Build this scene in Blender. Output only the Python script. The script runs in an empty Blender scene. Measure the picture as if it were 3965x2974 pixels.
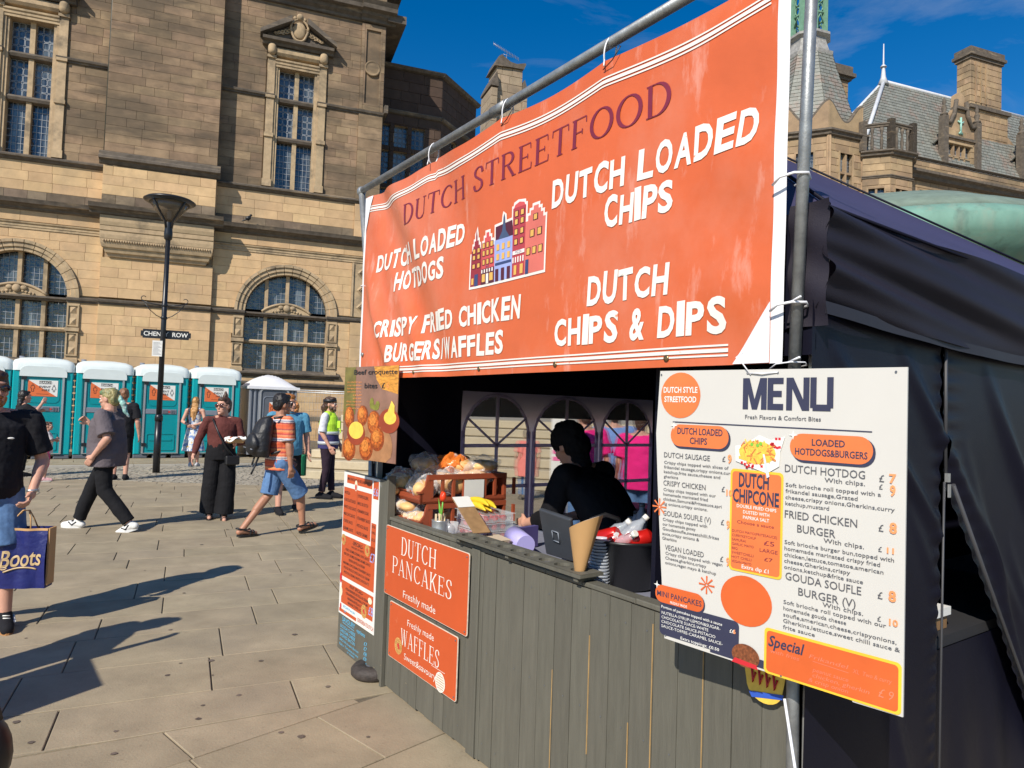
import bpy, bmesh, math, random
import numpy as np
from mathutils import Vector, Matrix
random.seed(7)
PI = math.pi
SC = bpy.context.scene
COL = SC.collection

# ------------------------------------------------------------ camera, sky, sun, exposure
CAM_H = 1.66
cd = bpy.data.cameras.new('camera'); cam = bpy.data.objects.new('camera', cd); COL.objects.link(cam)
cd.sensor_width = 36.0; cd.lens = 36.0 * 2700 / 3965; cd.clip_start = 0.05; cd.clip_end = 2000
cam.matrix_world = Matrix.Translation((0, 0, CAM_H)) @ Matrix.Rotation(PI/2 + math.radians(2.1), 4, 'X') @ Matrix.Rotation(math.radians(1.9), 4, 'Z')
SC.camera = cam
SUN_ELEV = math.radians(38.5)
LX, LY = .438, .899                      # horizontal travel direction of the sunlight
world = bpy.data.worlds.new('World'); SC.world = world; world.use_nodes = True
nt = world.node_tree; nt.nodes.clear()
out = nt.nodes.new('ShaderNodeOutputWorld'); bg = nt.nodes.new('ShaderNodeBackground')
sky = nt.nodes.new('ShaderNodeTexSky'); sky.sky_type = 'NISHITA'; sky.sun_disc = False
sky.sun_elevation = SUN_ELEV; sky.sun_rotation = math.atan2(-LX, -LY) % (2*PI)
sky.air_density = 1.0; sky.dust_density = 0.12; sky.ozone_density = 3.2; sky.altitude = 300
tc = nt.nodes.new('ShaderNodeTexCoord'); mp = nt.nodes.new('ShaderNodeMapping'); mp.inputs['Rotation'].default_value = (0.25, -0.5, 0.35)
mp.inputs['Scale'].default_value = (1.0, 3.2, 5.0)
nz = nt.nodes.new('ShaderNodeTexNoise'); nz.inputs['Scale'].default_value = 1.5; nz.inputs['Detail'].default_value = 9; nz.inputs['Roughness'].default_value = .62
nz.inputs['Distortion'].default_value = .5
rp = nt.nodes.new('ShaderNodeValToRGB'); rp.color_ramp.elements[0].position = .50; rp.color_ramp.elements[1].position = .85
rp.color_ramp.elements[1].color = (.42, .42, .42, 1)
hs = nt.nodes.new('ShaderNodeHueSaturation'); hs.inputs['Saturation'].default_value = 1.42; hs.inputs['Value'].default_value = 1.4; hs.inputs['Hue'].default_value = .504
mx = nt.nodes.new('ShaderNodeMixRGB'); mx.inputs['Color2'].default_value = (6.0, 6.6, 7.6, 1)
nt.links.new(tc.outputs['Generated'], mp.inputs['Vector']); nt.links.new(mp.outputs[0], nz.inputs['Vector'])
nt.links.new(nz.outputs['Fac'], rp.inputs['Fac']); nt.links.new(rp.outputs['Color'], mx.inputs['Fac'])
nt.links.new(sky.outputs[0], hs.inputs['Color']); nt.links.new(hs.outputs[0], mx.inputs['Color1']); nt.links.new(mx.outputs[0], bg.inputs['Color'])
nt.links.new(bg.outputs[0], out.inputs['Surface']); bg.inputs['Strength'].default_value = 0.072
sl = bpy.data.lights.new('sun', 'SUN'); sl.energy = 4.6; sl.angle = math.radians(.5); sl.color = (1.0, .93, .82)
so = bpy.data.objects.new('sun', sl); COL.objects.link(so)
so.rotation_euler = Vector((-LX*math.cos(SUN_ELEV), -LY*math.cos(SUN_ELEV), math.sin(SUN_ELEV))).to_track_quat('Z', 'Y').to_euler()
so.location = (-10, -20, 30)
SC.view_settings.view_transform = 'Standard'; SC.view_settings.look = 'None'; SC.view_settings.gamma = 1
SC.view_settings.use_curve_mapping = False; SC.view_settings.exposure = 0.27
SC.cycles.max_bounces = 8; SC.cycles.transparent_max_bounces = 12

# ------------------------------------------------------------ materials
def mat(name, base, rough=.6, var=.12, scale=5., bump=0., bscale=60., metal=0., isl=0., patch=None, patch2=None, stretch=(1,1,1), spec=.5,
        alpha=1., trans=0., sheen=0., coat=0., emis=None, bdist=.01, world=False):
    m = bpy.data.materials.new(name); m.use_nodes = True; t = m.node_tree; N = t.nodes; L = t.links
    b = N['Principled BSDF']; b.inputs['Roughness'].default_value = rough; b.inputs['Metallic'].default_value = metal
    b.inputs['Specular IOR Level'].default_value = spec
    if alpha < 1: b.inputs['Alpha'].default_value = alpha
    if trans: b.inputs['Transmission Weight'].default_value = trans; b.inputs['IOR'].default_value = 1.3
    if sheen: b.inputs['Sheen Weight'].default_value = sheen
    if coat: b.inputs['Coat Weight'].default_value = coat
    if emis: b.inputs['Emission Color'].default_value = (*emis[:3], 1); b.inputs['Emission Strength'].default_value = emis[3]
    tc = N.new('ShaderNodeTexCoord'); mp = N.new('ShaderNodeMapping'); mp.inputs['Scale'].default_value = stretch
    if world:
        ge = N.new('ShaderNodeNewGeometry'); L.new(ge.outputs['Position'], mp.inputs['Vector'])
    else: L.new(tc.outputs['Object'], mp.inputs['Vector'])
    nz = N.new('ShaderNodeTexNoise'); nz.inputs['Scale'].default_value = scale; nz.inputs['Detail'].default_value = 8; nz.inputs['Roughness'].default_value = .6
    L.new(mp.outputs[0], nz.inputs['Vector'])
    mr = N.new('ShaderNodeMapRange'); mr.inputs['From Min'].default_value = .3; mr.inputs['From Max'].default_value = .7
    mr.inputs['To Min'].default_value = 1-var; mr.inputs['To Max'].default_value = 1+var; L.new(nz.outputs['Fac'], mr.inputs['Value'])
    vm = N.new('ShaderNodeVectorMath'); vm.operation = 'SCALE'; vm.inputs[0].default_value = base[:3]; L.new(mr.outputs[0], vm.inputs['Scale'])
    col = vm.outputs[0]
    if isl:
        ge = N.new('ShaderNodeNewGeometry'); oi = N.new('ShaderNodeObjectInfo'); ad = N.new('ShaderNodeMath'); ad.operation = 'ADD'
        L.new(ge.outputs['Random Per Island'], ad.inputs[0]); L.new(oi.outputs['Random'], ad.inputs[1])
        fr = N.new('ShaderNodeMath'); fr.operation = 'FRACT'; L.new(ad.outputs[0], fr.inputs[0])
        hs = N.new('ShaderNodeHueSaturation'); L.new(col, hs.inputs['Color'])
        m2 = N.new('ShaderNodeMapRange'); m2.inputs['To Min'].default_value = 1-isl; m2.inputs['To Max'].default_value = 1+isl*.5; L.new(fr.outputs[0], m2.inputs['Value'])
        L.new(m2.outputs[0], hs.inputs['Value'])
        w2 = N.new('ShaderNodeMath'); w2.operation = 'MULTIPLY'; w2.inputs[1].default_value = 7.13; L.new(fr.outputs[0], w2.inputs[0])
        f2 = N.new('ShaderNodeMath'); f2.operation = 'FRACT'; L.new(w2.outputs[0], f2.inputs[0])
        m3 = N.new('ShaderNodeMapRange'); m3.inputs['To Min'].default_value = .5-isl*.035; m3.inputs['To Max'].default_value = .5+isl*.02; L.new(f2.outputs[0], m3.inputs['Value'])
        L.new(m3.outputs[0], hs.inputs['Hue']); col = hs.outputs[0]
    for pt in (patch, patch2):
        if not pt: continue
        c, sc, lo, hi, amt = pt[:5]
        pz = N.new('ShaderNodeTexNoise'); pz.inputs['Scale'].default_value = sc; pz.inputs['Detail'].default_value = 6; pz.inputs['Roughness'].default_value = .65
        pm = N.new('ShaderNodeMapping'); pm.inputs['Location'].default_value = (3.1*sc % 7, 1.7, .9)
        if len(pt) > 5: pm.inputs['Scale'].default_value = pt[5]
        if world: L.new(mp.inputs['Vector'].links[0].from_socket, pm.inputs['Vector'])
        else: L.new(tc.outputs['Object'], pm.inputs['Vector'])
        L.new(pm.outputs[0], pz.inputs['Vector'])
        pr = N.new('ShaderNodeMapRange'); pr.inputs['From Min'].default_value = lo; pr.inputs['From Max'].default_value = hi
        pr.inputs['To Max'].default_value = amt; L.new(pz.outputs['Fac'], pr.inputs['Value'])
        mm = N.new('ShaderNodeMixRGB'); mm.inputs['Color2'].default_value = (*c[:3], 1); L.new(pr.outputs[0], mm.inputs['Fac']); L.new(col, mm.inputs['Color1'])
        col = mm.outputs[0]
    L.new(col, b.inputs['Base Color'])
    if bump:
        bz = N.new('ShaderNodeTexNoise'); bz.inputs['Scale'].default_value = bscale; bz.inputs['Detail'].default_value = 6
        L.new(mp.outputs[0], bz.inputs['Vector'])
        bp = N.new('ShaderNodeBump'); bp.inputs['Strength'].default_value = bump; bp.inputs['Distance'].default_value = bdist
        L.new(bz.outputs['Fac'], bp.inputs['Height']); L.new(bp.outputs[0], b.inputs['Normal'])
    return m

# ------------------------------------------------------------ frames, things, parts
class Frame:
    def __init__(s, x, y, z, ang): s.o = Vector((x, y, z)); s.a = ang; s.m = Matrix.Translation(s.o) @ Matrix.Rotation(ang, 4, 'Z')
    def w(s, p): return s.m @ Vector(p)
    def loc(s, p): return s.m.inverted() @ Vector(p)
WORLD = Frame(0, 0, 0, 0)
FAC = Frame(-11.84, 24, 0, math.atan2(.346, .938))      # the town hall front: x along the wall, y into it
WNG = Frame(23.6, 42, 0, math.atan2(.346, .938))        # the far wing
ST = Frame(-.70, 4.18, 0, math.atan2(-.816, .578))      # the stall: x along the counter, y into the stall
OFF = {}
def thing(name, label, cat, fr=WORLD, base=(0, 0, 0), group=None, rot=None):
    o = bpy.data.objects.new(name, None); COL.objects.link(o); o.empty_display_size = .2
    o.location = fr.w(base); o.rotation_euler = (0, 0, fr.a)
    o['label'] = label; o['category'] = cat
    if group: o['group'] = group
    OFF[o.name] = Vector(base); return o
def tag(o, label=None, cat=None, group=None, kind=None):
    if label: o['label'] = label
    if cat: o['category'] = cat
    if group: o['group'] = group
    if kind: o['kind'] = kind
    return o
def ring_basis(d):
    d = Vector(d).normalized(); a = Vector((0, 0, 1)) if abs(d.z) < .9 else Vector((1, 0, 0))
    u = d.cross(a).normalized(); return u, d.cross(u).normalized()
class MB:
    def __init__(s): s.v = []; s.f = []; s.m = []; s.sm = []
    def add(s, vs, fs, mi=0, sm=False):
        n = len(s.v); s.v += [tuple(v) for v in vs]; s.f += [tuple(i+n for i in f) for f in fs]; s.m += [mi]*len(fs); s.sm += [sm]*len(fs); return s
    def b(s, x0, x1, y0, y1, z0, z1, mi=0):
        return s.add([(x0,y0,z0),(x1,y0,z0),(x1,y1,z0),(x0,y1,z0),(x0,y0,z1),(x1,y0,z1),(x1,y1,z1),(x0,y1,z1)],
            [(0,3,2,1),(4,5,6,7),(0,1,5,4),(1,2,6,5),(2,3,7,6),(3,0,4,7)], mi)
    def bb(s, x0, x1, y0, y1, z0, z1, c=.004, mi=0):       # box whose front (y0) and top edges are chamfered
        v = [(x0,y1,z0),(x1,y1,z0),(x1,y1,z1),(x0,y1,z1),(x0,y0+c,z0),(x1,y0+c,z0),(x1,y0+c,z1),(x0,y0+c,z1),(x0+c,y0,z0+c),(x1-c,y0,z0+c),(x1-c,y0,z1-c),(x0+c,y0,z1-c)]
        return s.add(v, [(3,2,1,0),(0,1,5,4),(1,2,6,5),(2,3,7,6),(3,0,4,7),(4,5,9,8),(5,6,10,9),(6,7,11,10),(7,4,8,11),(8,9,10,11)], mi)
    def ob(s, c, size, ang=0, mi=0, ax='Z'):               # box about a centre, turned
        R = Matrix.Rotation(ang, 3, ax); hx, hy, hz = [q/2 for q in size]
        vs = [Vector(c) + R @ Vector((sx*hx, sy*hy, sz*hz)) for sz in (-1,1) for sy in (-1,1) for sx in (-1,1)]
        return s.add(vs, [(0,2,3,1),(4,5,7,6),(0,1,5,4),(1,3,7,5),(3,2,6,7),(2,0,4,6)], mi)
    def prism(s, poly, y0, y1, mi=0):                      # outline in x,z pushed along y
        n = len(poly); a = sum(poly[i][0]*poly[(i+1)%n][1]-poly[(i+1)%n][0]*poly[i][1] for i in range(n))
        if a < 0: poly = poly[::-1]
        return s.add([(x,y0,z) for x,z in poly]+[(x,y1,z) for x,z in poly], [tuple(range(n)), tuple(range(2*n-1,n-1,-1))]+[(i,i+n,(i+1)%n+n,(i+1)%n) for i in range(n)], mi)
    def mould(s, prof, x0, x1, mi=0):                      # profile in y,z pushed along x
        n = len(prof)
        return s.add([(x0,y,z) for y,z in prof]+[(x1,y,z) for y,z in prof], [tuple(range(n)), tuple(range(2*n-1,n-1,-1))]+[(i,(i+1)%n,(i+1)%n+n,i+n) for i in range(n)], mi)
    def flat(s, poly, z0, z1, mi=0):                       # outline in x,y pushed along z
        n = len(poly)
        return s.add([(x,y,z0) for x,y in poly]+[(x,y,z1) for x,y in poly], [tuple(range(n-1,-1,-1)), tuple(range(n,2*n))]+[(i,(i+1)%n,(i+1)%n+n,i+n) for i in range(n)], mi)
    def tube(s, p, q, r, r2=None, n=12, mi=0, sm=True):
        r2 = r if r2 is None else r2; p, q = Vector(p), Vector(q); u, w = ring_basis(q-p)
        vs = [p+(u*math.cos(2*PI*i/n)+w*math.sin(2*PI*i/n))*r for i in range(n)]+[q+(u*math.cos(2*PI*i/n)+w*math.sin(2*PI*i/n))*r2 for i in range(n)]
        s.add(vs, [(i,(i+1)%n,(i+1)%n+n,i+n) for i in range(n)], mi, sm); k = len(s.v)-2*n
        s.f += [tuple(k+i for i in range(n-1,-1,-1)), tuple(k+n+i for i in range(n))]; s.m += [mi]*2; s.sm += [False]*2; return s
    def path(s, pts, r, n=8, mi=0):
        pts = [Vector(p) for p in pts]; rs = r if isinstance(r, (list, tuple)) else [r]*len(pts); vs = []
        u0 = None
        for i, p in enumerate(pts):
            d = (pts[min(i+1,len(pts)-1)]-pts[max(i-1,0)])
            if d.length < 1e-9: d = Vector((0,0,1))
            d.normalize()
            if u0 is None: u, w = ring_basis(d)
            else:
                u = (u0 - d*u0.dot(d)).normalized(); w = d.cross(u).normalized()
            u0 = u; vs += [p+(u*math.cos(2*PI*k/n)+w*math.sin(2*PI*k/n))*rs[i] for k in range(n)]
        m = len(pts); s.add(vs, [(j*n+i, j*n+(i+1)%n, (j+1)*n+(i+1)%n, (j+1)*n+i) for j in range(m-1) for i in range(n)], mi, True)
        k = len(s.v)-m*n; s.f += [tuple(k+i for i in range(n-1,-1,-1)), tuple(k+(m-1)*n+i for i in range(n))]; s.m += [mi]*2; s.sm += [False]*2; return s
    def cap(s, p, q, r, r2=None, n=12, k=4):               # capsule with tapering radius
        r2 = r if r2 is None else r2; p, q = Vector(p), Vector(q); d = (q-p); L = d.length
        d = d.normalized() if L > 1e-6 else Vector((0,0,1)); pts = []; rr = []
        for i in range(k+1):
            a = PI/2*(1-i/k); pts.append(p-d*r*math.sin(a)); rr.append(max(r*math.cos(a), .0005))
        for i in range(k+1):
            a = PI/2*i/k; pts.append(q+d*r2*math.sin(a)); rr.append(max(r2*math.cos(a), .0005))
        return s.path(pts, rr, n)
    def ell(s, c, r, n=16, k=10, R=None, mi=0):
        c = Vector(c); vs = []; R = R or Matrix.Identity(3)
        for j in range(k+1):
            a = -PI/2+PI*j/k; ca = max(math.cos(a), .002)
            vs += [c+R@Vector((r[0]*ca*math.cos(2*PI*i/n), r[1]*ca*math.sin(2*PI*i/n), r[2]*math.sin(a))) for i in range(n)]
        s.add(vs, [(j*n+i, j*n+(i+1)%n, (j+1)*n+(i+1)%n, (j+1)*n+i) for j in range(k) for i in range(n)], mi, True)
        q = len(s.v)-(k+1)*n; s.f += [tuple(q+i for i in range(n-1,-1,-1)), tuple(q+k*n+i for i in range(n))]; s.m += [mi]*2; s.sm += [False]*2; return s
    def loft(s, secs, n=20, mi=0):                         # secs: (centre, rx, ry)
        vs = []
        for c, rx, ry in secs:
            vs += [(c[0]+rx*math.cos(2*PI*i/n), c[1]+ry*math.sin(2*PI*i/n), c[2]) for i in range(n)]
        m = len(secs); s.add(vs, [(j*n+i, j*n+(i+1)%n, (j+1)*n+(i+1)%n, (j+1)*n+i) for j in range(m-1) for i in range(n)], mi, True)
        k = len(s.v)-m*n; s.f += [tuple(k+i for i in range(n-1,-1,-1)), tuple(k+(m-1)*n+i for i in range(n))]; s.m += [mi]*2; s.sm += [False]*2; return s
    def lathe(s, prof, c=(0,0,0), n=24, mi=0, ph=0., sm=True, lob=0., nl=8, sx=1., sy=1.):
        vs = []
        for r, z in prof:
            for i in range(n):
                a = 2*PI*i/n+ph; rr = r*(1+lob*abs(math.sin(nl*a/2))); vs.append((c[0]+sx*rr*math.cos(a), c[1]+sy*rr*math.sin(a), c[2]+z))
        m = len(prof); s.add(vs, [(j*n+i, j*n+(i+1)%n, (j+1)*n+(i+1)%n, (j+1)*n+i) for j in range(m-1) for i in range(n)], mi, sm)
        k = len(s.v)-m*n; s.f += [tuple(k+i for i in range(n-1,-1,-1)), tuple(k+(m-1)*n+i for i in range(n))]; s.m += [mi]*2; s.sm += [False]*2; return s
    def grid(s, fn, nu, nv, mi=0, sm=True):
        return s.add([fn(i/nu, j/nv) for j in range(nv+1) for i in range(nu+1)], [(j*(nu+1)+i, j*(nu+1)+i+1, (j+1)*(nu+1)+i+1, (j+1)*(nu+1)+i) for j in range(nv) for i in range(nu)], mi, sm)
    def xf(s, M, start=0):
        s.v[start:] = [tuple(M @ Vector(v)) for v in s.v[start:]]; return s
    def build(s, name, mats, parent=None, fix=False):
        if not isinstance(mats, (list, tuple)): mats = [mats]
        me = bpy.data.meshes.new(name); off = OFF.get(parent.name, Vector((0,0,0))) if parent else Vector((0,0,0))
        vs = s.v if off.length == 0 else [(x-off.x, y-off.y, z-off.z) for x, y, z in s.v]
        me.from_pydata(vs, [], s.f); me.polygons.foreach_set('material_index', s.m); me.polygons.foreach_set('use_smooth', s.sm)
        for m in mats: me.materials.append(m)
        if fix:
            bm = bmesh.new(); bm.from_mesh(me); bmesh.ops.recalc_face_normals(bm, faces=bm.faces); bm.to_mesh(me); bm.free()
        me.update(); o = bpy.data.objects.new(name, me); COL.objects.link(o)
        if parent: o.parent = parent; OFF[o.name] = off
        return o
def remesh(o, vox=.01, smooth=3, wr=0., wsc=.12):
    m = o.modifiers.new('remesh', 'REMESH'); m.mode = 'VOXEL'; m.voxel_size = vox; m.use_smooth_shade = True
    k = o.modifiers.new('smooth', 'SMOOTH'); k.factor = .5; k.iterations = smooth
    if wr:
        t = bpy.data.textures.new('wrinkle', 'CLOUDS'); t.noise_scale = wsc; t.noise_depth = 3
        d = o.modifiers.new('wrinkles', 'DISPLACE'); d.texture = t; d.strength = wr; d.mid_level = .5; d.texture_coords = 'LOCAL'
    return o
def lerp(a, b, t): return a+(b-a)*t
# ------------------------------------------------------------ lettering
def block(mb, text, x, z, h, w, y, t=.19):
    L = dict(M=(1.15,[[(.1,0),(.1,1)],[(1.05,0),(1.05,1)],[(.17,1),(.575,.0)],[(.575,.0),(.98,1)]]), E=(.8,[[(.1,0),(.1,1)],[(.1,.905),(.74,.905)],[(.1,.5),(.66,.5)],[(.1,.095),(.74,.095)]]), N=(1.0,[[(.1,0),(.1,1)],[(.9,0),(.9,1)],[(.15,1),(.85,.0)]]), U=(.95,[[(.1,1),(.1,.09)],[(.85,1),(.85,.09)],[(.07,.095),(.88,.095)]]))
    tot = sum(L[c][0] for c in text)+.12*(len(text)-1); s = w/tot; cx = x; k = 0
    for c in text:
        for st in L[c][1]:
            for (a,b),(d,e) in zip(st[:-1],st[1:]):
                dx, dz = (d-a)*s, (e-b)*h; l = math.hypot(dx,dz); q = t*h/2; nx, nz = -dz/l*q, dx/l*q; k += 1; nz = nz if abs(dz) < 1e-6 else 0.; nx = nx if abs(dx) < 1e-6 or nz else (nx/abs(nx))*q*l/abs(dz)*.9 if abs(dz) > 1e-6 else nx
                lo = lambda v: v
                mb.add([(cx+a*s+nx,y-k*3e-5,lo(z+b*h+nz)),(cx+d*s+nx,y-k*3e-5,lo(z+e*h+nz)),(cx+d*s-nx,y-k*3e-5,lo(z+e*h-nz)),(cx+a*s-nx,y-k*3e-5,lo(z+b*h-nz))],[(0,1,2,3)])
        cx += (L[c][0]+.12)*s
_TC = {}
def glyphs(text, bold=0., sp=1., res=3, shear=0.):
    key = (text, bold, sp, res, shear)
    if key not in _TC:
        c = bpy.data.curves.new('lettering', 'FONT'); c.body = text; c.size = 1; c.offset = bold; c.space_character = sp; c.resolution_u = res; c.shear = shear
        c.fill_mode = 'FRONT'
        o = bpy.data.objects.new('lettering', c); me = bpy.data.meshes.new_from_object(o)
        vs = [(v.co.x/.727, v.co.y/.727) for v in me.vertices]; fs = [tuple(p.vertices) for p in me.polygons]
        _TC[key] = (vs, fs); bpy.data.objects.remove(o); bpy.data.curves.remove(c); bpy.data.meshes.remove(me)
    return _TC[key]
def txt(mb, text, x, z, h, y=0., w=None, al='L', bold=0., shear=0., rot=0., mi=0, sp=1., res=3, fn=None):
    """text as a flat outline in x,z: cap height h, optional fitted width w"""
    vs, fs = glyphs(text, bold, sp, res, shear)
    if not vs: return
    x0 = min(v[0] for v in vs); x1 = max(v[0] for v in vs); sx = h if w is None else w/(x1-x0)
    W = (x1-x0)*sx; ox = {'L': 0, 'C': -W/2, 'R': -W}[al]; c, s = math.cos(rot), math.sin(rot); o = []
    for a, b in vs:
        px, pz = (a-x0)*sx+ox, b*h; px, pz = px*c-pz*s, px*s+pz*c
        o.append((x+px, y, z+pz))
    mb.add(o, fs, mi)
def ell2(a0, a1, cx, cy, rx, ry, n=14): return [(cx+rx*math.cos(math.radians(lerp(a0,a1,i/n))), cy+ry*math.sin(math.radians(lerp(a0,a1,i/n)))) for i in range(n+1)]
def spl(pts, n=6):
    o = []
    for i in range(len(pts)-1):
        p0, p1, p2, p3 = pts[max(i-1,0)], pts[i], pts[i+1], pts[min(i+2,len(pts)-1)]
        for k in range(n):
            t = k/n; o.append(tuple(.5*(2*p1[j]+(-p0[j]+p2[j])*t+(2*p0[j]-5*p1[j]+4*p2[j]-p3[j])*t*t+(-p0[j]+3*p1[j]-3*p2[j]+p3[j])*t**3) for j in (0,1)))
    return o+[pts[-1]]
SF = dict(
 D=(.74,[[(.13,0),(.13,1)],[(.13,.985),(.3,.985)]+ell2(85,-85,.3,.5,.36,.485)+[(.13,.015)]],[(.02,.24,0),(.02,.24,1)]),
 U=(.78,[[(.14,1),(.14,.3)]+ell2(180,360,.38,.3,.24,.29)+[(.62,1)]],[(.02,.27,1),(.52,.74,1)]),
 T=(.72,[[(.35,0),(.35,1)],[(.02,.98),(.68,.98)],[(.03,.98),(.02,.76)],[(.67,.98),(.68,.76)]],[(.23,.47,0)]),
 C=(.74,[ell2(42,318,.41,.5,.34,.485)],[]),
 H=(.86,[[(.14,0),(.14,1)],[(.68,0),(.68,1)],[(.14,.52),(.68,.52)]],[(.02,.27,0),(.02,.27,1),(.56,.8,0),(.56,.8,1)]),
 S=(.6,[spl([(.52,.74),(.46,.93),(.3,.985),(.13,.88),(.12,.68),(.3,.52),(.48,.36),(.49,.14),(.3,.015),(.12,.08),(.06,.27)])],[]),
 R=(.74,[[(.13,0),(.13,1)],[(.13,.985)]+ell2(90,-90,.34,.75,.24,.235)+[(.13,.515)],[(.34,.5),(.62,.02)]],[(.02,.25,0),(.02,.25,1),(.54,.74,0)]),
 E=(.66,[[(.13,0),(.13,1)],[(.13,.98),(.56,.98)],[(.56,.98),(.57,.78)],[(.13,.51),(.44,.51)],[(.44,.6),(.44,.42)],[(.13,.02),(.6,.02)],[(.6,.02),(.61,.24)]],[(.02,.13,0),(.02,.13,1)]),
 F=(.62,[[(.13,0),(.13,1)],[(.13,.98),(.56,.98)],[(.56,.98),(.57,.78)],[(.13,.51),(.42,.51)],[(.42,.6),(.42,.42)]],[(.02,.25,0),(.02,.13,1)]),
 O=(.82,[ell2(90,450,.41,.5,.35,.485,24)],[]),
 P=(.66,[[(.13,0),(.13,1)],[(.13,.985)]+ell2(90,-90,.33,.72,.26,.265)+[(.13,.455)]],[(.02,.25,0),(.02,.25,1)]),
 A=(.78,[[(.1,0),(.38,.98)],[(.38,1),(.66,0)],[(.2,.34),(.56,.34)]],[(.0,.2,0),(.54,.78,0)]),
 N=(.84,[[(.12,0),(.12,1)],[(.12,1),(.68,0)],[(.68,0),(.68,1)]],[(.02,.22,0),(.0,.14,1),(.58,.78,1)]),
 K=(.76,[[(.13,0),(.13,1)],[(.6,1),(.2,.46)],[(.3,.6),(.64,.0)]],[(.02,.25,0),(.02,.25,1),(.5,.7,1),(.54,.76,0)]),
 W=(1.0,[[(.1,1),(.32,0)],[(.32,0),(.5,.9)],[(.5,1),(.72,0)],[(.72,0),(.9,1)]],[(.0,.22,1),(.4,.6,1),(.8,1.0,1)]),
 L=(.62,[[(.13,0),(.13,1)],[(.13,.02),(.56,.02)],[(.56,.02),(.58,.26)]],[(.02,.25,1),(.02,.13,0)]))
def serif(mb, text, x, z, h, y=0., w=None, al='L', shear=0., mi=0, thick=.115, thin=.034, gap=.09, rots=None, arc=None, grow=None):
    tot = sum(SF[c][0]+gap if c != ' ' else .42 for c in text)-gap; sx = h if w is None else w/tot
    ox = {'L': 0, 'C': -tot*sx/2, 'R': -tot*sx}[al]; cx = 0
    for c in text:
        if c == ' ': cx += .42; continue
        wd, st, se = SF[c]; polys = []
        for pts in st:
            q = []; n = len(pts)
            for i, p in enumerate(pts):
                a, b = pts[max(i-1,0)], pts[min(i+1,n-1)]; dx, dy = b[0]-a[0], b[1]-a[1]; L = math.hypot(dx,dy) or 1
                ww = lerp(thin, thick, abs(dy/L)**1.3)/2
                if c in 'AN' and n == 2 and ((c == 'A' and pts[0][0] < .3 and pts[1][1] > .9) or (c == 'N' and pts[0][0] == pts[1][0])): ww = thin*.62
                if c == 'W' and pts[1][1] > .8: ww = thin*.62
                if c == 'U' and p[0] > .55 : ww = thin*.62
                if n == 2 and abs(dy) < .3: ww = thin/2
                q.append(((p[0]-dy/L*ww, p[1]+dx/L*ww), (p[0]+dy/L*ww, p[1]-dx/L*ww)))
            polys += [(q[i][0], q[i][1], q[i+1][1], q[i+1][0]) for i in range(n-1)]
        for a, b, lv in se:
            lo, hi = (0, thin) if lv == 0 else (1-thin, 1)
            polys.append(((a,lo),(b,lo),(b,hi),(a,hi)))
        t = (cx+wd/2)/tot; k = 1+(grow or 0)*(t-.5); dz = arc(t) if arc else 0
        for k4, P in enumerate(polys):
            mb.add([(x+ox+(cx+px+shear*py)*sx, y-k4*2e-6, z+dz+py*h*k) for px, py in P], [tuple(range(4))], mi)
        cx += wd+gap
# camera ray helper: finds where a sight line meets a level or a wall, to take positions off the place
_R = np.array(Matrix.Rotation(PI/2+math.radians(2.1), 3, 'X') @ Matrix.Rotation(math.radians(1.9), 3, 'Z'))
def sight(px, py): return _R @ np.array([(px-1982.5)/2700, -(py-1487)/2700, -1.])
def at_z(px, py, z=0.):
    d = sight(px, py); t = (z-CAM_H)/d[2]; return Vector((d[0]*t, d[1]*t, z))
def at_d(px, py, dep):
    d = sight(px, py); return Vector((d[0]*dep, d[1]*dep, CAM_H+d[2]*dep))
def at_f(fr, px, py, yy=0.):
    d = fr.m.to_3x3().inverted() @ Vector(sight(px, py)); o = fr.loc((0,0,CAM_H)); t = (yy-o.y)/d.y; return o+d*t
# ------------------------------------------------------------ setting materials
m_slab = mat('flagstone', (.34,.28,.187), rough=.75, var=.17, scale=3.2, bump=.35, bscale=75, isl=.11, patch=((.25,.21,.155),1.1,.5,.7,.5), patch2=((.15,.12,.085),38,.6,.72,.45), spec=.35, world=True, bdist=.006)
m_joint = mat('joint_sand', (.125,.105,.072), rough=.95, var=.3, scale=30, bump=.4, world=True)
m_sett = mat('sett_stone', (.36,.32,.25), rough=.7, var=.15, scale=12, isl=.25, bump=.3, world=True)
m_far_ground = mat('far_paving', (.38,.32,.23), rough=.85, var=.15, scale=.8, world=True)
m_stone = mat('sandstone_lower', (.56,.385,.21), rough=.85, var=.14, scale=2.5, isl=.13, bump=.35, bscale=45, patch=((.27,.215,.15),.75,.5,.74,.5,(1,1,.5)), patch2=((.16,.13,.1),1.5,.62,.82,.5), spec=.25, bdist=.012)
m_stone_up = mat('sandstone_weathered', (.285,.20,.122), rough=.85, var=.22, scale=2.5, isl=.26, bump=.35, bscale=45, patch=((.115,.088,.06),.38,.42,.6,.85,(.6,1,1.3)), patch2=((.08,.062,.045),1.3,.5,.68,.65,(.5,1,2.2)), spec=.25, bdist=.012)
m_carve = mat('carved_sandstone', (.43,.32,.195), rough=.85, var=.15, scale=6, isl=.08, bump=.3, bscale=40, patch=((.12,.1,.075),1.4,.5,.68,.75), spec=.25)
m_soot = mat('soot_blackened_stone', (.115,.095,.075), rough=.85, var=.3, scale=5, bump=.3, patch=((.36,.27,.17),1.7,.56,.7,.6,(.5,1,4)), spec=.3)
m_stone_soot = mat('sandstone_sooty', (.19,.145,.10), rough=.85, var=.25, scale=3, isl=.3, bump=.35, bscale=45, patch=((.42,.31,.19),1.2,.55,.72,.6,(.7,1,1.6)), spec=.25)
m_mortar = mat('mortar', (.34,.25,.155), rough=.95, var=.2, scale=4)
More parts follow.
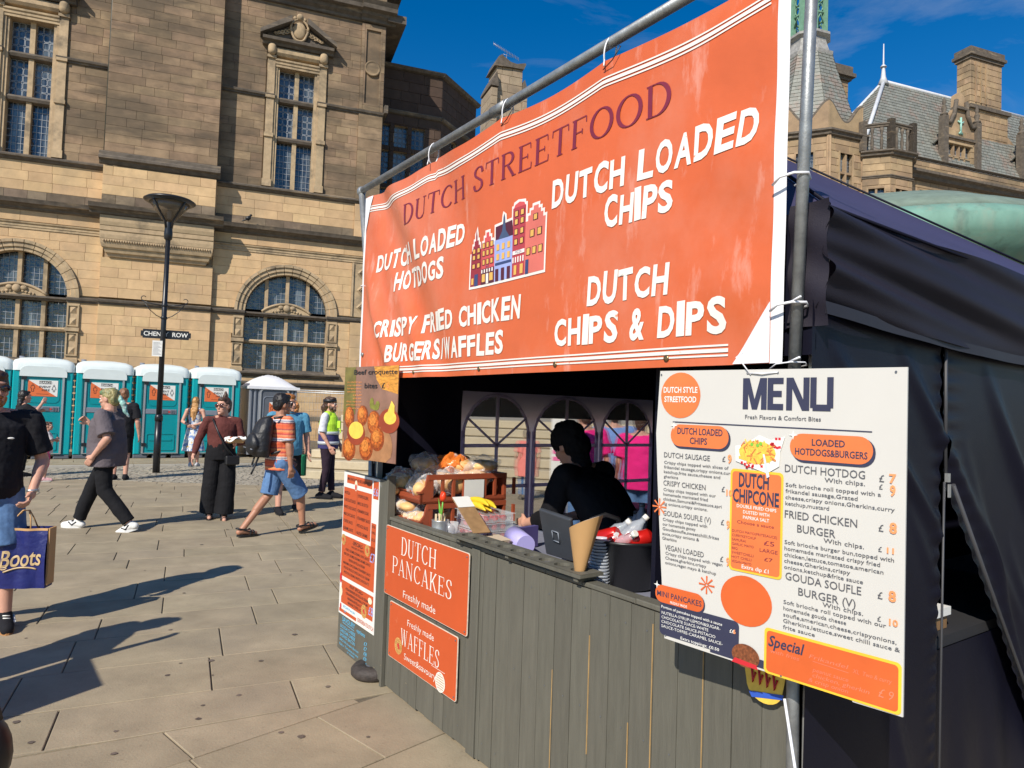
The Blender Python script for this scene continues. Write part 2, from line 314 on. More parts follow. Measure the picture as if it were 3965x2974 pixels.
m_glass = mat('leaded_glass', (.03,.04,.055), rough=.14, var=.5, scale=9, bump=.6, bscale=6, spec=1., bdist=.025, isl=.5, patch=((.16,.19,.20),.9,.5,.62,.8,(2.2,1,.5)))
m_lead = mat('lead_came', (.30,.33,.37), rough=.5, var=.1)
m_slate = mat('roof_slate', (.22,.225,.195), rough=.55, var=.12, scale=2, isl=.16, patch=((.27,.19,.15),1.0,.52,.62,.6), bump=.2)
m_leadroof = mat('lead_flashing', (.55,.57,.6), rough=.5, var=.1, scale=3)
m_copper = mat('green_copper', (.16,.31,.21), rough=.7, var=.2, scale=4)
m_dark = mat('dark_void', (.015,.015,.018), rough=.9, var=.1)

# ------------------------------------------------------------ ground and paving
g = MB(); g.b(-140, 140, -30, 260, -.5, -.02); o = g.build('ground', m_far_ground); tag(o, kind='structure')
pav = bpy.data.objects.new('pavement', None); COL.objects.link(pav); pav['kind'] = 'structure'
bed = MB(); bed.b(-22, 22, -4, 22, -.0195, -.009); tag(bed.build('joint_bed', m_joint, pav), kind='structure')
def clip(poly, nx, ny, d):                                  # keep nx*x+ny*y >= d
    o = []
    for i, p in enumerate(poly):
        q = poly[(i+1) % len(poly)]; a = nx*p[0]+ny*p[1]-d; b = nx*q[0]+ny*q[1]-d
        if a >= 0: o.append(p)
        if a*b < 0: t = a/(a-b); o.append((p[0]+(q[0]-p[0])*t, p[1]+(q[1]-p[1])*t))
    return o
def area(P): return abs(sum(P[i][0]*P[(i+1)%len(P)][1]-P[(i+1)%len(P)][0]*P[i][1] for i in range(len(P))))/2
slabs = []
def lay(ang, rows, a0, a1, lens, clips, gap=.009, offs=None):
    gap = .009; ca, sa = math.cos(ang), math.sin(ang)
    for ri in range(len(rows)-1):
        n0, n1 = rows[ri]+gap/2, rows[ri+1]-gap/2; a = a0-random.uniform(0, .8)
        if offs and ri in offs: a = offs[ri]-8.
        while a < a1:
            L = random.uniform(*lens); P = [(a+gap/2,n0),(a+L-gap/2,n0),(a+L-gap/2,n1),(a+gap/2,n1)]
            P = [(u*ca-v*sa, u*sa+v*ca) for u, v in P]
            for c in clips: P = clip(P, *c) if P else P
            if len(P) > 2 and area(P) > .004:
                if sum(P[i][0]*P[(i+1)%len(P)][1]-P[(i+1)%len(P)][0]*P[i][1] for i in range(len(P))) < 0: P = P[::-1]
                slabs.append(P)
            a += L
A25 = math.radians(25); n25 = (-math.sin(A25), math.cos(A25)); a25 = (math.cos(A25), math.sin(A25))
rows = [3.0, 3.45, 3.9, 4.37, 4.94, 5.55]; random.seed(3)
while rows[-1] < 19: rows.append(rows[-1]+random.choice([.42,.5,.56,.62]))
bd = (-.484, .875); bdd = bd[0]*-2.23+bd[1]*3.23          # the slanting boundary line of the second field
lay(A25, rows, -12, 1.3, (.62,1.25), [(bd[0],bd[1],bdd+.005), (0,-1,-13.85), (-a25[0],-a25[1],-1.305)])
rows2 = [2.7+.57*i for i in range(24)]
lay(A25, rows2, 1.2, 12, (.6,1.1), [(bd[0],bd[1],bdd+.005), (0,-1,-13.85), (a25[0],a25[1],1.315)])
lay(math.radians(47), [-.3,.28,.85,1.5,2.1,2.68,3.28,3.86,4.4,5.], -1, 9, (.6,.95), [(-bd[0],-bd[1],-bdd+.005)])
def slab_mesh(mb, P, z=0.):
    c = .004; n = len(P); cx = sum(p[0] for p in P)/n; cy = sum(p[1] for p in P)/n
    def ins(p): d = math.hypot(p[0]-cx, p[1]-cy) or 1; return (p[0]-(p[0]-cx)/d*c, p[1]-(p[1]-cy)/d*c)
    t1, t2 = random.uniform(-.0012,.0012), random.uniform(-.0012,.0012); z += random.uniform(-.0015,.0015)
    zz = lambda p: z+t1*(p[0]-cx)+t2*(p[1]-cy)
    mb.add([(p[0],p[1],-.015) for p in P]+[(p[0],p[1],zz(p)-.003) for p in P]+[(*ins(p),zz(p)) for p in P],
        [(i,(i+1)%n,(i+1)%n+n,i+n) for i in range(n)]+[(i+n,(i+1)%n+n,(i+1)%n+2*n,i+2*n) for i in range(n)]+[tuple(range(2*n,3*n))])
def vis(P):
    cx = sum(p[0] for p in P)/len(P); cy = sum(p[1] for p in P)/len(P)
    d = math.hypot(cx, cy)
    if cy < 1.2 or abs(cx/cy+.28) > .6: return 0
    if cx/cy > .05 and d < 20: return .01*area(P)/d**3
    return area(P)/d**3
slabs.sort(key=vis, reverse=True)
for P in slabs[:296]:
    mb = MB(); slab_mesh(mb, P); mb.build('paving_slab', m_slab, pav)
mb = MB()
for P in slabs[296:]: slab_mesh(mb, P)
tag(mb.build('paving', m_slab, pav), kind='stuff')
# chewing gum and spots trodden into the slabs
gum = MB(); random.seed(5)
for (px, py) in [(700,2570),(650,2616),(822,2616),(785,2733),(768,2785),(440,2920),(1140,2458),(1270,2660),(1425,2855),(120,2876),(350,2290),(560,2210),(780,2110),(880,2050),(660,2440),(1010,2560)]+[(random.uniform(60,1450), random.uniform(2100,2900)) for _ in range(14)]:
    p = at_z(px, py, 0); r = random.uniform(.008,.021); n = 9
    gum.add([(p.x+r*random.uniform(.8,1.2)*math.cos(2*PI*i/n), p.y+r*random.uniform(.8,1.2)*math.sin(2*PI*i/n), .0032) for i in range(n)], [tuple(range(n))])
tag(gum.build('gum_spots', mat('trodden_gum', (.14,.11,.085), rough=.8, var=.3, scale=60, isl=.4), pav), kind='stuff')
# granite setts, then the far pavement
random.seed(11); st = MB(); A32 = math.atan2(3.62, 5.77); u32 = (math.cos(A32), math.sin(A32)); v32 = (-u32[1], u32[0])
kl = v32[0]*-10.4+v32[1]*15.92
y = 13.87
while y < 20.5:
    x = -15.+random.uniform(0,.1)
    while x < .5:
        w = random.uniform(.1,.16); xx = x+.03*math.sin(y*3+x*.4)
        if v32[0]*xx+v32[1]*(y+.06) < kl-.12:
            z = random.uniform(-.004,.004); st.b(xx, xx+w-.016, y+.02*math.sin(x*1.3), y+.1+.02*math.sin(x*1.3), -.015, z)
        x += w
    y += .116
tag(st.build('cobbles', m_sett, pav), kind='stuff')
kb = MB(); a = -16.
def P32(a, n): return (a*u32[0]+n*v32[0], a*u32[1]+n*v32[1])
while a < 26:
    L = random.uniform(.8,1.); kb.flat([P32(a,kl-.11), P32(a+L-.01,kl-.11), P32(a+L-.01,kl+.05), P32(a,kl+.05)], -.05, .045); a += L
tag(kb.build('kerb', mat('kerb_stone',(.42,.39,.33),rough=.7,isl=.12,bump=.2), None), kind='structure')
fp = MB(); n = kl+.055
while n < kl+9:
    a = -16.-random.uniform(0,.6)
    while a < 26:
        L = random.uniform(.7,1.1); fp.flat([P32(a,n), P32(a+L-.012,n), P32(a+L-.012,n+.588), P32(a,n+.588)], -.03, .06+random.uniform(-.001,.001)); a += L
    n += .6
tag(fp.build('far_pavement', m_slab, None), kind='structure')

# ------------------------------------------------------------ masonry helpers
def cut(rects, holes):
    for hx0, hx1, hz0, hz1 in holes:
        nr = []
        for x0, x1, z0, z1 in rects:
            if hx1 <= x0 or hx0 >= x1 or hz1 <= z0 or hz0 >= z1: nr.append((x0,x1,z0,z1)); continue
            if hx0 > x0: nr.append((x0,hx0,z0,z1))
            if hx1 < x1: nr.append((hx1,x1,z0,z1))
            if hz0 > z0: nr.append((max(x0,hx0),min(x1,hx1),z0,hz0))
            if hz1 < z1: nr.append((max(x0,hx0),min(x1,hx1),hz1,z1))
        rects = nr
    return rects
STONES = []
def ashlar(x0, x1, z0, z1, yf, holes=(), arcs=(), ch=.3, ln=(.5,1.15), lab=None, mi=0, mono=None, back=.14, sooty=0, proud=.003, gap=.006):
    """courses of stones on a wall face at y=yf; arcs: (cx, spring z, radius) openings"""
    nc = max(1, round((z1-z0)/ch)); h = (z1-z0)/nc
    for k in range(nc):
        za, zb = z0+k*h, z0+(k+1)*h; ah = []
        for cx, zs, r in arcs:
            if zb > zs and za < zs+r:
                d = max(za, zs)-zs; w = math.sqrt(max(r*r-d*d, 0)); ah.append((cx-w, cx+w, za-1, zb+1))
        x = x0; edges = []
        off = random.uniform(.25, ln[1])
        edges = [x0]; x = x0+off
        while x < x1-.22: edges.append(x); x += random.uniform(*ln)
        edges.append(x1)
        for a, b in zip(edges[:-1], edges[1:]):
            for r in cut([(a,b,za,zb)], list(holes)+ah):
                if r[1]-r[0] > .06 and r[3]-r[2] > .05: STONES.append((r, yf-random.uniform(0,proud), yf+back, 2 if k < sooty else mi, gap))
def emit_stones(par, mats, nbig=300, name='stone', far=True):
    global STONES
    S = STONES; STONES = []
    S.sort(key=lambda s: -(s[0][1]-s[0][0])*(s[0][3]-s[0][2])*(1 if (s[0][0] > -5.3 and 2.5 < s[0][3] < 16.6) else .001))
    def one(mb, s):
        (a,b,c,d), y0, y1, mi, gp = s; mb.bb(a+gp/2, b-gp/2, y0, y1, c+gp/2, d-gp/2, .004, mi)
    for s in S[:nbig]:
        mb = MB(); one(mb, s); mb.m = [0]*len(mb.m); mb.build(name, mats[s[3]], par)
    if len(S) > nbig:
        mb = MB()
        for s in S[nbig:]: one(mb, s)
        tag(mb.build('stonework', mats, par), kind='stuff')

# ------------------------------------------------------------ the town hall front
hall = thing('town_hall', 'long soot-streaked sandstone town hall with arched windows behind the toilets', 'building', FAC, (0,0,0))
WC = (-4.55, 3.78)
ZT = 19.5; XR = 6.95
UW = [(cx-.70, cx+.70, 9.42, 13.88) for cx in WC]; AW = [(cx, 4.87, 1.42) for cx in WC]; AH = [(cx-1.42, cx+1.42, 2.82, 4.87) for cx in WC]
# backing wall with real openings
bw = MB()
for yf, xa, xb, z0, z1, hl, ar in ((.05,-13,XR-.02,0,7.6,AH,AW), (.05,-13,XR-.02,7.6,ZT,UW,[])):
    zc = z0
    while zc < z1-1e-6:
        zd = min(zc+.15, z1) if ar and 4.7 < zc < 6.5 else min(zc+(z1-z0)/8, z1)
        hh = list(hl)
        for cx, zs, r in ar:
            if zd > zs and zc < zs+r: d = max(zc,zs)-zs; w = math.sqrt(max(r*r-d*d,0)); hh.append((cx-w,cx+w,zc-1,zd+1))
        for r in cut([(xa,xb,zc,zd)], hh): bw.b(r[0], r[1], yf, .75, r[2], r[3])
        zc = zd
bw.b(-13, XR-.1, .76, 9, 15, ZT); bw.b(XR-.5, XR-.02, .76, 9, 0, ZT)
bw.b(-13, XR-.5, 2.4, 2.6, 0, 15, 1)
bw.build('wall', [m_mortar, m_dark], hall)
random.seed(21)
BX0, BX1 = -2.2, 1.25                                       # the projecting bay
lo = [(cx-1.78, cx+1.78, 2.5, 4.87) for cx in WC]
ashlar(-9, BX0+.03, 0, 4.72, 0, lo+[(cx-1.42,cx+1.42,2.5,4.9) for cx in WC], [], mi=0, ch=.335)
ashlar(BX1-.03, 6.05, 0, 4.72, 0, lo, [], mi=0, ch=.335)
ashlar(BX0, BX1, .3, 4.72, -.16, ch=.335, mi=0, back=.3)
ashlar(BX0, BX1, 4.96, 6.3, -.16, ch=.3, mi=0, back=.3)
ashlar(-9, BX0+.03, 4.96, 7.0, 0, (), [(WC[0],4.87,1.5)], ch=.29, mi=0)
ashlar(BX1-.03, 6.05, 4.96, 7.0, 0, (), [(WC[1],4.87,1.5)], ch=.29, mi=0)
ashlar(-9, BX0+.03, 7.26, 7.62, .0, ch=.36, ln=(.8,1.3)); ashlar(BX1-.03, XR, 7.26, 7.62, .0, ch=.36, ln=(.8,1.3))
ashlar(-9, BX0+.03, 7.95, 9.22, 0, mi=0, ch=.32, sooty=1); ashlar(BX1-.03, XR-.9, 7.95, 9.22, 0, mi=0, ch=.32, sooty=1); ashlar(BX0, BX1, 8.0, 9.3, -.52, ch=.32, mi=0, back=.6, sooty=1)
UWs = [(cx-1.08, cx+1.08, 9.3, 14.95) for cx in WC]
ashlar(-9, BX0+.03, 9.42, 12.68, 0, UWs, mi=1, ch=.297); ashlar(-9, BX0+.03, 12.86, 18.9, 0, UWs, mi=1, ch=.3)
ashlar(BX1-.03, XR-.9, 9.42, 12.68, 0, UWs, mi=1, ch=.297); ashlar(BX1-.03, XR-.9, 12.86, 16.2, 0, UWs, mi=1, ch=.3)
ashlar(BX0, BX1, 9.78, 18.9, -.5, ch=.295, mi=1, back=.6)
ashlar(XR-.9, XR, 7.95, 9.22, -.07, ch=.64, ln=(1.5,1.6), mi=0, back=.2); ashlar(XR-.9, XR, 9.42, 12.68, -.07, ch=.45, ln=(1.5,1.6), mi=1, back=.2)
ashlar(6.05, XR, 0, 4.72, -.07, ch=.45, ln=(1.5,1.6), mi=0, back=.2)
ashlar(XR-.9, XR, 12.86, 16.2, -.06, [(XR-.78,XR-.12,13.05,16.05)], ch=.3, ln=(1.5,1.6), mi=1, back=.2)
ashlar(2, XR, 17.0, 18.9, -.02, ch=.5, ln=(1.,1.6), mi=1)
emit_stones(hall, [m_stone, m_stone_up, m_stone_soot], 300)
# mouldings
def prof(y0, z0, steps): return [(y0+.02, z0)]+[(y0-a, z0+b) for a, b in steps]+[(y0+.02, z0+steps[-1][1])]
P_str = [(0,0),(.05,.0),(.06,.05),(.11,.07),(.13,.13),(.13,.15),(.0,.18)]
P_sill = [(0,0),(.05,.02),(.09,.08),(.15,.1),(.16,.15),(.02,.22)]
P_corn = [(0,0),(.08,.04),(.1,.1),(.16,.13),(.2,.17),(.3,.19),(.33,.26),(.36,.32),(.0,.4)]
P_arch = [(0,0),(.03,0),(.03,.07),(.05,.08),(.05,.15),(.09,.18),(.1,.22),(.02,.24)]
P_big = [(0,0),(.06,.02),(.08,.12),(.2,.2),(.24,.3),(.42,.34),(.45,.48),(.55,.62),(.0,.72)]
def mo(name, P, x0, x1, z, yf=0., m=None, extra=()):
    mb = MB(); mb.mould(prof(yf, z, P), x0, x1)
    return mb.build(name, m or m_soot, hall, fix=True)
segs = [(-9, BX0-.0), (BX1, XR+.02)]
for x0, x1 in [(-9,WC[0]-1.42),(WC[0]+1.42,BX0),(BX1,WC[1]-1.42),(WC[1]+1.42,XR+.02)]: mo('string_course', P_str, x0, x1, 4.72)
mo('string_course', P_str, BX0, BX1, 4.72, -.16)
for x0, x1 in segs:
    mo('architrave', P_arch, x0, x1, 7.0, 0, m_carve); mo('cornice', P_corn, x0-.0, x1+.12, 7.6)
    mo('sill_course', P_sill, x0, x1, 9.22)
    for a, b in cut([(x0,x1,0,1)], [(cx-.7,cx+.7,-1,2) for cx in WC]) and [(r[0],r[1]) for r in cut([(x0,x1,0,1)], [(cx-.74,cx+.74,-1,2) for cx in WC])]: mo('string_course', P_str, a, b, 12.68)
mo('cornice', P_corn, BX0-.3, BX1+.3, 7.62, -.55); mo('sill_course', [(0,0),(.05,.04),(.1,.12),(.2,.16),(.2,.24),(.16,.28),(.16,.38),(.0,.46)], BX0-.12, BX1+.12, 9.32, -.5)
mo('cornice', P_big, BX1+.1, XR-.0, 16.25); mo('cornice', P_big, XR-.95, XR+.35, 16.25, -.08); mo('cornice', P_big, -9, BX0, 16.25)
mo('cornice', P_big, BX1, XR+.8, 18.6, -.25)
# corner pilaster panel and disc
mb = MB(); x0, x1 = XR-.78, XR-.12
for a, b, c, d in ((x0,x0+.06,13.05,16.05),(x1-.06,x1,13.05,16.05),(x0+.06,x1-.06,13.05,13.12),(x0+.06,x1-.06,15.98,16.05)): mb.b(a,b,-.065,.05,c,d)
mb.b(x0+.06,x1-.06,.0,.05,13.12,15.98)
mb.build('pilaster_panel', m_stone_up, hall)
mb = MB(); mb.lathe([(.3,0),(.3,.07),(.26,.1),(.235,.07),(.2,.075),(.001,.085)], n=28)
mb.xf(Matrix.Translation((XR-.45,.0,14.5)) @ Matrix.Rotation(PI/2,4,'X')); mb.build('roundel', m_stone_up, hall, fix=True)
# side return of the block (in shade) with its cornices
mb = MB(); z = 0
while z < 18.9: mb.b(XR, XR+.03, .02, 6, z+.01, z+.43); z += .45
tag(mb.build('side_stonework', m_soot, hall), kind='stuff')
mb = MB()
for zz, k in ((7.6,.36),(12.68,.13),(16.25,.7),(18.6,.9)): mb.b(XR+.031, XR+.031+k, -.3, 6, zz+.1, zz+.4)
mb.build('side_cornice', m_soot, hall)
# sloped corbel under the bay
cb = MB(); N = 6
prf = [(.16,6.3),(.24,6.33),(.27,6.42),(.33,6.44),(.38,6.58),(.43,6.6),(.47,6.72),(.49,6.86),(.5,6.88),(.52,7.0),(.52,7.12),(.55,7.14),(.55,7.28),(.57,7.3),(.6,7.42),(.6,7.62)]
for (y0,z0),(y1,z1) in zip(prf[:-1], prf[1:]):
    i0, i1 = (.5-y0)*.85, (.5-y1)*.85; i0, i1 = max(i0,0), max(i1,0)
    a0,b0,a1,b1 = BX0+i0, BX1-i0, BX0+i1, BX1-i1
    cb.add([(a0,-y0,z0),(b0,-y0,z0),(b1,-y1,z1),(a1,-y1,z1),(a0,.1,z0),(b0,.1,z0),(b1,.1,z1),(a1,.1,z1)], [(0,1,2,3),(1,5,6,2),(4,0,3,7),(0,4,5,1)])
cb.build('corbel', m_carve, hall)
for i in range(44):
    x = BX0+.12+i*(BX1-BX0-.24)/43; mb = MB(); mb.ell((x,-.505,6.8),(.028,.03,.045),8,6); mb.build('egg_ornament', m_carve, hall)
# lattice of leading in front of a light
def leading(mb, x0, x1, z0, z1, y, kind, top=None):
    t = .0065
    if kind == 'grid':
        n = max(2, round((x1-x0)/.155)); k = max(2, round((z1-z0)/.215))
        for i in range(1, n):
            x = x0+(x1-x0)*i/n; mb.b(x-t, x+t, y-.012, y, z0, z1 if not top else min(z1, top(x)))
        for i in range(1, k):
            z = z0+(z1-z0)*i/k; a, b = x0, x1
            if top:
                while a < x1 and top(a) < z: a += .02
                while b > x0 and top(b) < z: b -= .02
            if b-a > .04: mb.b(a, b, y-.014, y-.002, z-t, z+t)
    else:                                                   # octagons and small squares
        s = .2; nx = max(2, round((x1-x0)/s)); nz = max(2, round((z1-z0)/(s*1.15))); sx, sz = (x1-x0)/nx, (z1-z0)/nz; q = .3
        for i in range(nx):
            for j in range(nz):
                X, Z = x0+(i+.5)*sx, z0+(j+.5)*sz; c = []
                for a, b in ((-q,-.5),(q,-.5),(.5,-q),(.5,q),(q,.5),(-q,.5),(-.5,q),(-.5,-q)): c.append((X+a*sx*.9, Z+b*sz*.9))
                c2 = [(X+a*sx*.42, Z+b*sz*.42) for a, b in ((-1,-1),(1,-1),(1,1),(-1,1))]
                for L in (c, c2):
                    for k in range(len(L)):
                        (xa,za),(xb,zb) = L[k], L[(k+1)%len(L)]; dx, dz = xb-xa, zb-za; l = math.hypot(dx,dz); nx_, nz_ = -dz/l*t*.9, dx/l*t*.9
                        mb.add([(xa+nx_,y-.01,za+nz_),(xb+nx_,y-.01,zb+nz_),(xb-nx_,y-.01,zb-nz_),(xa-nx_,y-.01,za-nz_)],[(0,1,2,3)])
def scrolls(mb, cx, cz, y, w, h, n=7):
    for sgn in (-1, 1):
        for k in range(n):
            X = cx+sgn*w*(.12+.8*k/n); Z = cz+h*(1-.9*k/n)*.42; r = .11*(1-.55*k/n)*h/.8; pts = []
            for q in range(15):
                a = q*.62; rr = r*(1-q/17); pts.append((X+sgn*rr*math.cos(a+k), y-.03, Z+rr*math.sin(a+k)))
            mb.path(pts, .022, 6)
# upper mullioned windows
for cx in WC:
    fr = MB(); yw = .34
    fr.b(cx-.70,cx-.62,.02,.6,9.42,13.88); fr.b(cx+.62,cx+.70,.02,.6,9.42,13.88)
    fr.build('jamb', m_carve, hall)
    mb = MB(); mb.b(cx-.075,cx+.075,.14,.5,9.42,13.88); mb.build('mullion', m_carve, hall)
    for z in (11.3, 12.74):
        mb = MB(); mb.mould([(.08,z-.09),(.04,z),(.08,z+.07),(.2,z+.11),(.5,z+.11),(.5,z-.11),(.2,z-.11)], cx-.62, cx+.62); mb.build('transom', m_soot, hall, fix=True)
    for a, b in ((cx-.62,cx-.075),(cx+.075,cx+.62)):
        for c, d, kd in ((9.42,11.19,'grid'),(11.41,12.63,'oct'),(12.85,13.88,'oct')):
            p = MB(); p.b(a,b,yw,yw+.03,c,d); pn = p.build('window_pane', m_glass, hall)
            l = MB(); leading(l, a, b, c, d, yw-.004, kd); tag(l.build('leading', m_lead, pn), kind='stuff')
    for s in (-1, 1):
        mb = MB(); xa, xb = sorted((cx+s*.78, cx+s*1.04)); mb.b(xa,xb,-.07,.1,9.7,14.15); mb.b(xa-.03,xb+.03,-.11,.1,9.44,9.7)
        for z in (11.25,12.68): mb.b(xa-.03,xb+.03,-.12,.1,z,z+.14)
        mb.b(xa-.03,xb+.03,-.14,.1,14.15,14.25)
        mb.b(*sorted((cx+s*.70,cx+s*.78)),-.02,.1,9.42,14.15)
        mb.build('pilaster', m_carve, hall)
        mb = MB(); mb.cap((cx+s*.91,-.14,14.38),(cx+s*.91,-.14,14.52),.15,.15,14); mb.build('console', m_carve, hall)
    mb = MB(); mb.mould(prof(.0,13.88,[(.05,0),(.05,.08),(.08,.1),(.08,.18),(.12,.21),(.12,.27)]), cx-.78, cx+.78)
    mb.mould([(.05,14.25),(-.1,14.27),(-.17,14.36),(-.17,14.48),(-.1,14.57),(.05,14.6)], cx-.76, cx+.76); mb.build('entablature', m_carve, hall, fix=True)
    mb = MB(); mb.mould(prof(0,14.6,[(.18,0),(.22,.08),(.36,.12),(.38,.22),(.2,.25)]), cx-1.25, cx+1.25); mb.b(cx-1.1,cx+1.1,-.1,.05,14.86,15.1)
    mb.build('pediment_base', m_soot, hall, fix=True)
    for s in (-1, 1):
        mb = MB(); q = [(cx+s*1.34,14.86),(cx+s*1.34,15.0),(cx+s*.28,15.72),(cx+s*.28,15.5)]
        mb.prism(q, -.42, .05); mb.prism([(cx+s*1.2,14.86),(cx+s*.3,15.46),(cx+s*.3,14.9)], -.12, .05); mb.build('pediment_rake', m_soot, hall, fix=True)
    mb = MB(); mb.ell((cx,-.16,15.3),(.24,.1,.32)); mb.path([(cx+.3*math.cos(a)*(1+.1*math.sin(3*a)),-.2,15.3+.4*math.sin(a)) for a in [k*PI/12 for k in range(25)]], .045, 8)
    mb.ell((cx,-.22,15.78),(.12,.1,.13)); mb.ell((cx-.17,-.2,15.72),(.07,.06,.07)); mb.ell((cx+.17,-.2,15.72),(.07,.06,.07)); scrolls(mb, cx, 14.95, -.14, 1.0, .9)
    mb.build('carved_cartouche', m_carve, hall)
# arched windows
for cx in WC:
    R1, zs, yw = 1.42, 4.87, .42
    for k in range(17):                                     # voussoirs in three stepped rings
        a0, a1 = PI*k/17+.006, PI*(k+1)/17-.006; mb = MB()
        for ra, rb, yy in ((R1,R1+.12,.0),(R1+.12,R1+.26,-.05),(R1+.26,R1+.36,-.1)):
            P = [(cx+ra*math.cos(a), zs+ra*math.sin(a)) for a in (a0,(a0+a1)/2,a1)]+[(cx+rb*math.cos(a), zs+rb*math.sin(a)) for a in (a1,(a0+a1)/2,a0)]
            mb.prism(P, yy, .3 if ra == R1 else .12)
        mb.build('voussoir', m_carve, hall)
    top = lambda x, c=cx: zs+math.sqrt(max(R1*R1-(x-c)**2, 0))
    for a, b in ((cx-R1,cx-.78),(cx-.66,cx-.06),(cx+.06,cx+.66),(cx+.78,cx+R1)):
        for c, d in ((2.82,3.76),(3.88,4.72)):
            p = MB(); p.b(a,b,yw,yw+.03,c,d); pn = p.build('window_pane', m_glass, hall)
            l = MB(); leading(l, a, b, c, d, yw-.004, 'grid'); tag(l.build('leading', m_lead, pn), kind='stuff')
        n = 8; P = [(a+.001,5.0),(b-.001,5.0)]+[(lerp(b,a,i/n), max(top(lerp(b,a,i/n)),5.0)) for i in range(n+1)]
        p = MB(); p.prism(P, yw, yw+.03); pn = p.build('window_pane', m_glass, hall)
        l = MB(); leading(l, a, b, 5.0, zs+R1, yw-.004, 'grid', top); tag(l.build('leading', m_lead, pn), kind='stuff')
    for x in (cx-.72, cx, cx+.72):
        mb = MB(); mb.b(x-.06,x+.06,.2,.55,2.82,top(x)); mb.build('mullion', m_carve, hall)
    for z in (3.82,): mb = MB(); mb.mould([(.16,z-.07),(.12,z),(.16,z+.06),(.5,z+.08),(.5,z-.08)], cx-R1, cx+R1); mb.build('transom', m_carve, hall, fix=True)
    mb = MB(); mb.mould(prof(.2,4.72,[(.1,0),(.14,.05),(.2,.08),(.2,.14),(.0,.16)]), cx-R1, cx+R1); mb.build('transom', m_soot, hall, fix=True)
    mb = MB(); pts = [(cx+x, .02, 4.9+.32*math.cos(x/.85*PI/2)**.8) for x in [(-.85+1.7*i/20) for i in range(21)]]; mb.path(pts, .045, 8)
    mb.prism([(p[0],p[2]) for p in pts]+[(cx+.85,4.86),(cx-.85,4.86)], .03, .3); mb.ell((cx,-.0,5.06),(.13,.08,.13)); mb.ell((cx-.2,.0,5.08),(.1,.06,.08)); mb.ell((cx+.2,.0,5.08),(.1,.06,.08)); scrolls(mb, cx, 4.88, .04, .62, .3, 5)
    mb.build('carved_shell', m_carve, hall)
    for s in (-1, 1):
        xa, xb = sorted((cx+s*1.45, cx+s*1.8)); xm = (xa+xb)/2
        mb = MB(); mb.b(xa,xb,-.02,.1,2.7,4.72)
        for z0, z1 in ((2.95,3.72),(3.92,4.64)):
            for a, b, c, d in ((xa,xa+.045,z0,z1),(xb-.045,xb,z0,z1),(xa+.045,xb-.045,z0,z0+.04),(xa+.045,xb-.045,z1-.04,z1)): mb.b(a,b,-.07,-.02,c,d)
            zc = (z0+z1)/2
            for zq in (z0+.16, z1-.16):
                mb.add([(xm-.1,-.02,zq-.13),(xm+.1,-.02,zq-.13),(xm+.1,-.02,zq+.13),(xm-.1,-.02,zq+.13),(xm,-.09,zq)],[(0,1,4),(1,2,4),(2,3,4),(3,0,4)])
        for z in (2.72,3.76): mb.b(xa-.03,xb+.03,-.12,.05,z,z+.12)
        mb.build('pilaster', m_carve, hall)
    mo('sill_course', P_sill, cx-1.95, cx+1.95, 2.55)
    mb = MB(); mb.b(cx-R1,cx+R1,.0,.6,2.6,2.82); mb.build('window_sill', m_soot, hall)
mo('plinth_course', P_str, -9, XR, 2.2); 
# diamonds on the right pilaster
mb = MB()
for zq in (5.3,5.95,6.6):
    for k, (r, y) in enumerate(((.3,-.09),(.2,-.1))):
        P = [(6.5-r*.9,zq),(6.5,zq-r),(6.5+r*.9,zq),(6.5,zq+r)]; Q = [(6.5-r*.6,zq),(6.5,zq-r*.66),(6.5+r*.6,zq),(6.5,zq+r*.66)]
        for i in range(4): mb.add([(P[i][0],0,P[i][1]),(P[(i+1)%4][0],0,P[(i+1)%4][1]),(Q[(i+1)%4][0],y,Q[(i+1)%4][1]),(Q[i][0],y,Q[i][1])],[(0,1,2,3)])
for x0,x1,z0,z1 in ((6.05,6.12,4.95,6.98),(6.88,XR,4.95,6.98)): mb.b(x0,x1,-.06,.1,z0,z1)
mb.b(6.12,6.88,-.005,.1,4.95,6.98)
mb.build('diamond_panel', m_carve, hall)
# rain pipe beside the bay
mb = MB(); mb.tube((BX0-.05,-.1,9.6),(BX0-.05,-.1,18.8),.05); mb.build('rain_pipe', mat('iron_pipe',(.04,.045,.035),rough=.5), hall)
# attic relief
mb = MB(); scrolls(mb, 5.0, 17.1, -.05, 1.1, 1.2); mb.path([(5.0+1.3*math.cos(a),-.08,17.05+1.1*math.sin(a)) for a in [PI*k/16 for k in range(17)]], .09, 8); mb.build('carved_arch', m_carve, hall)

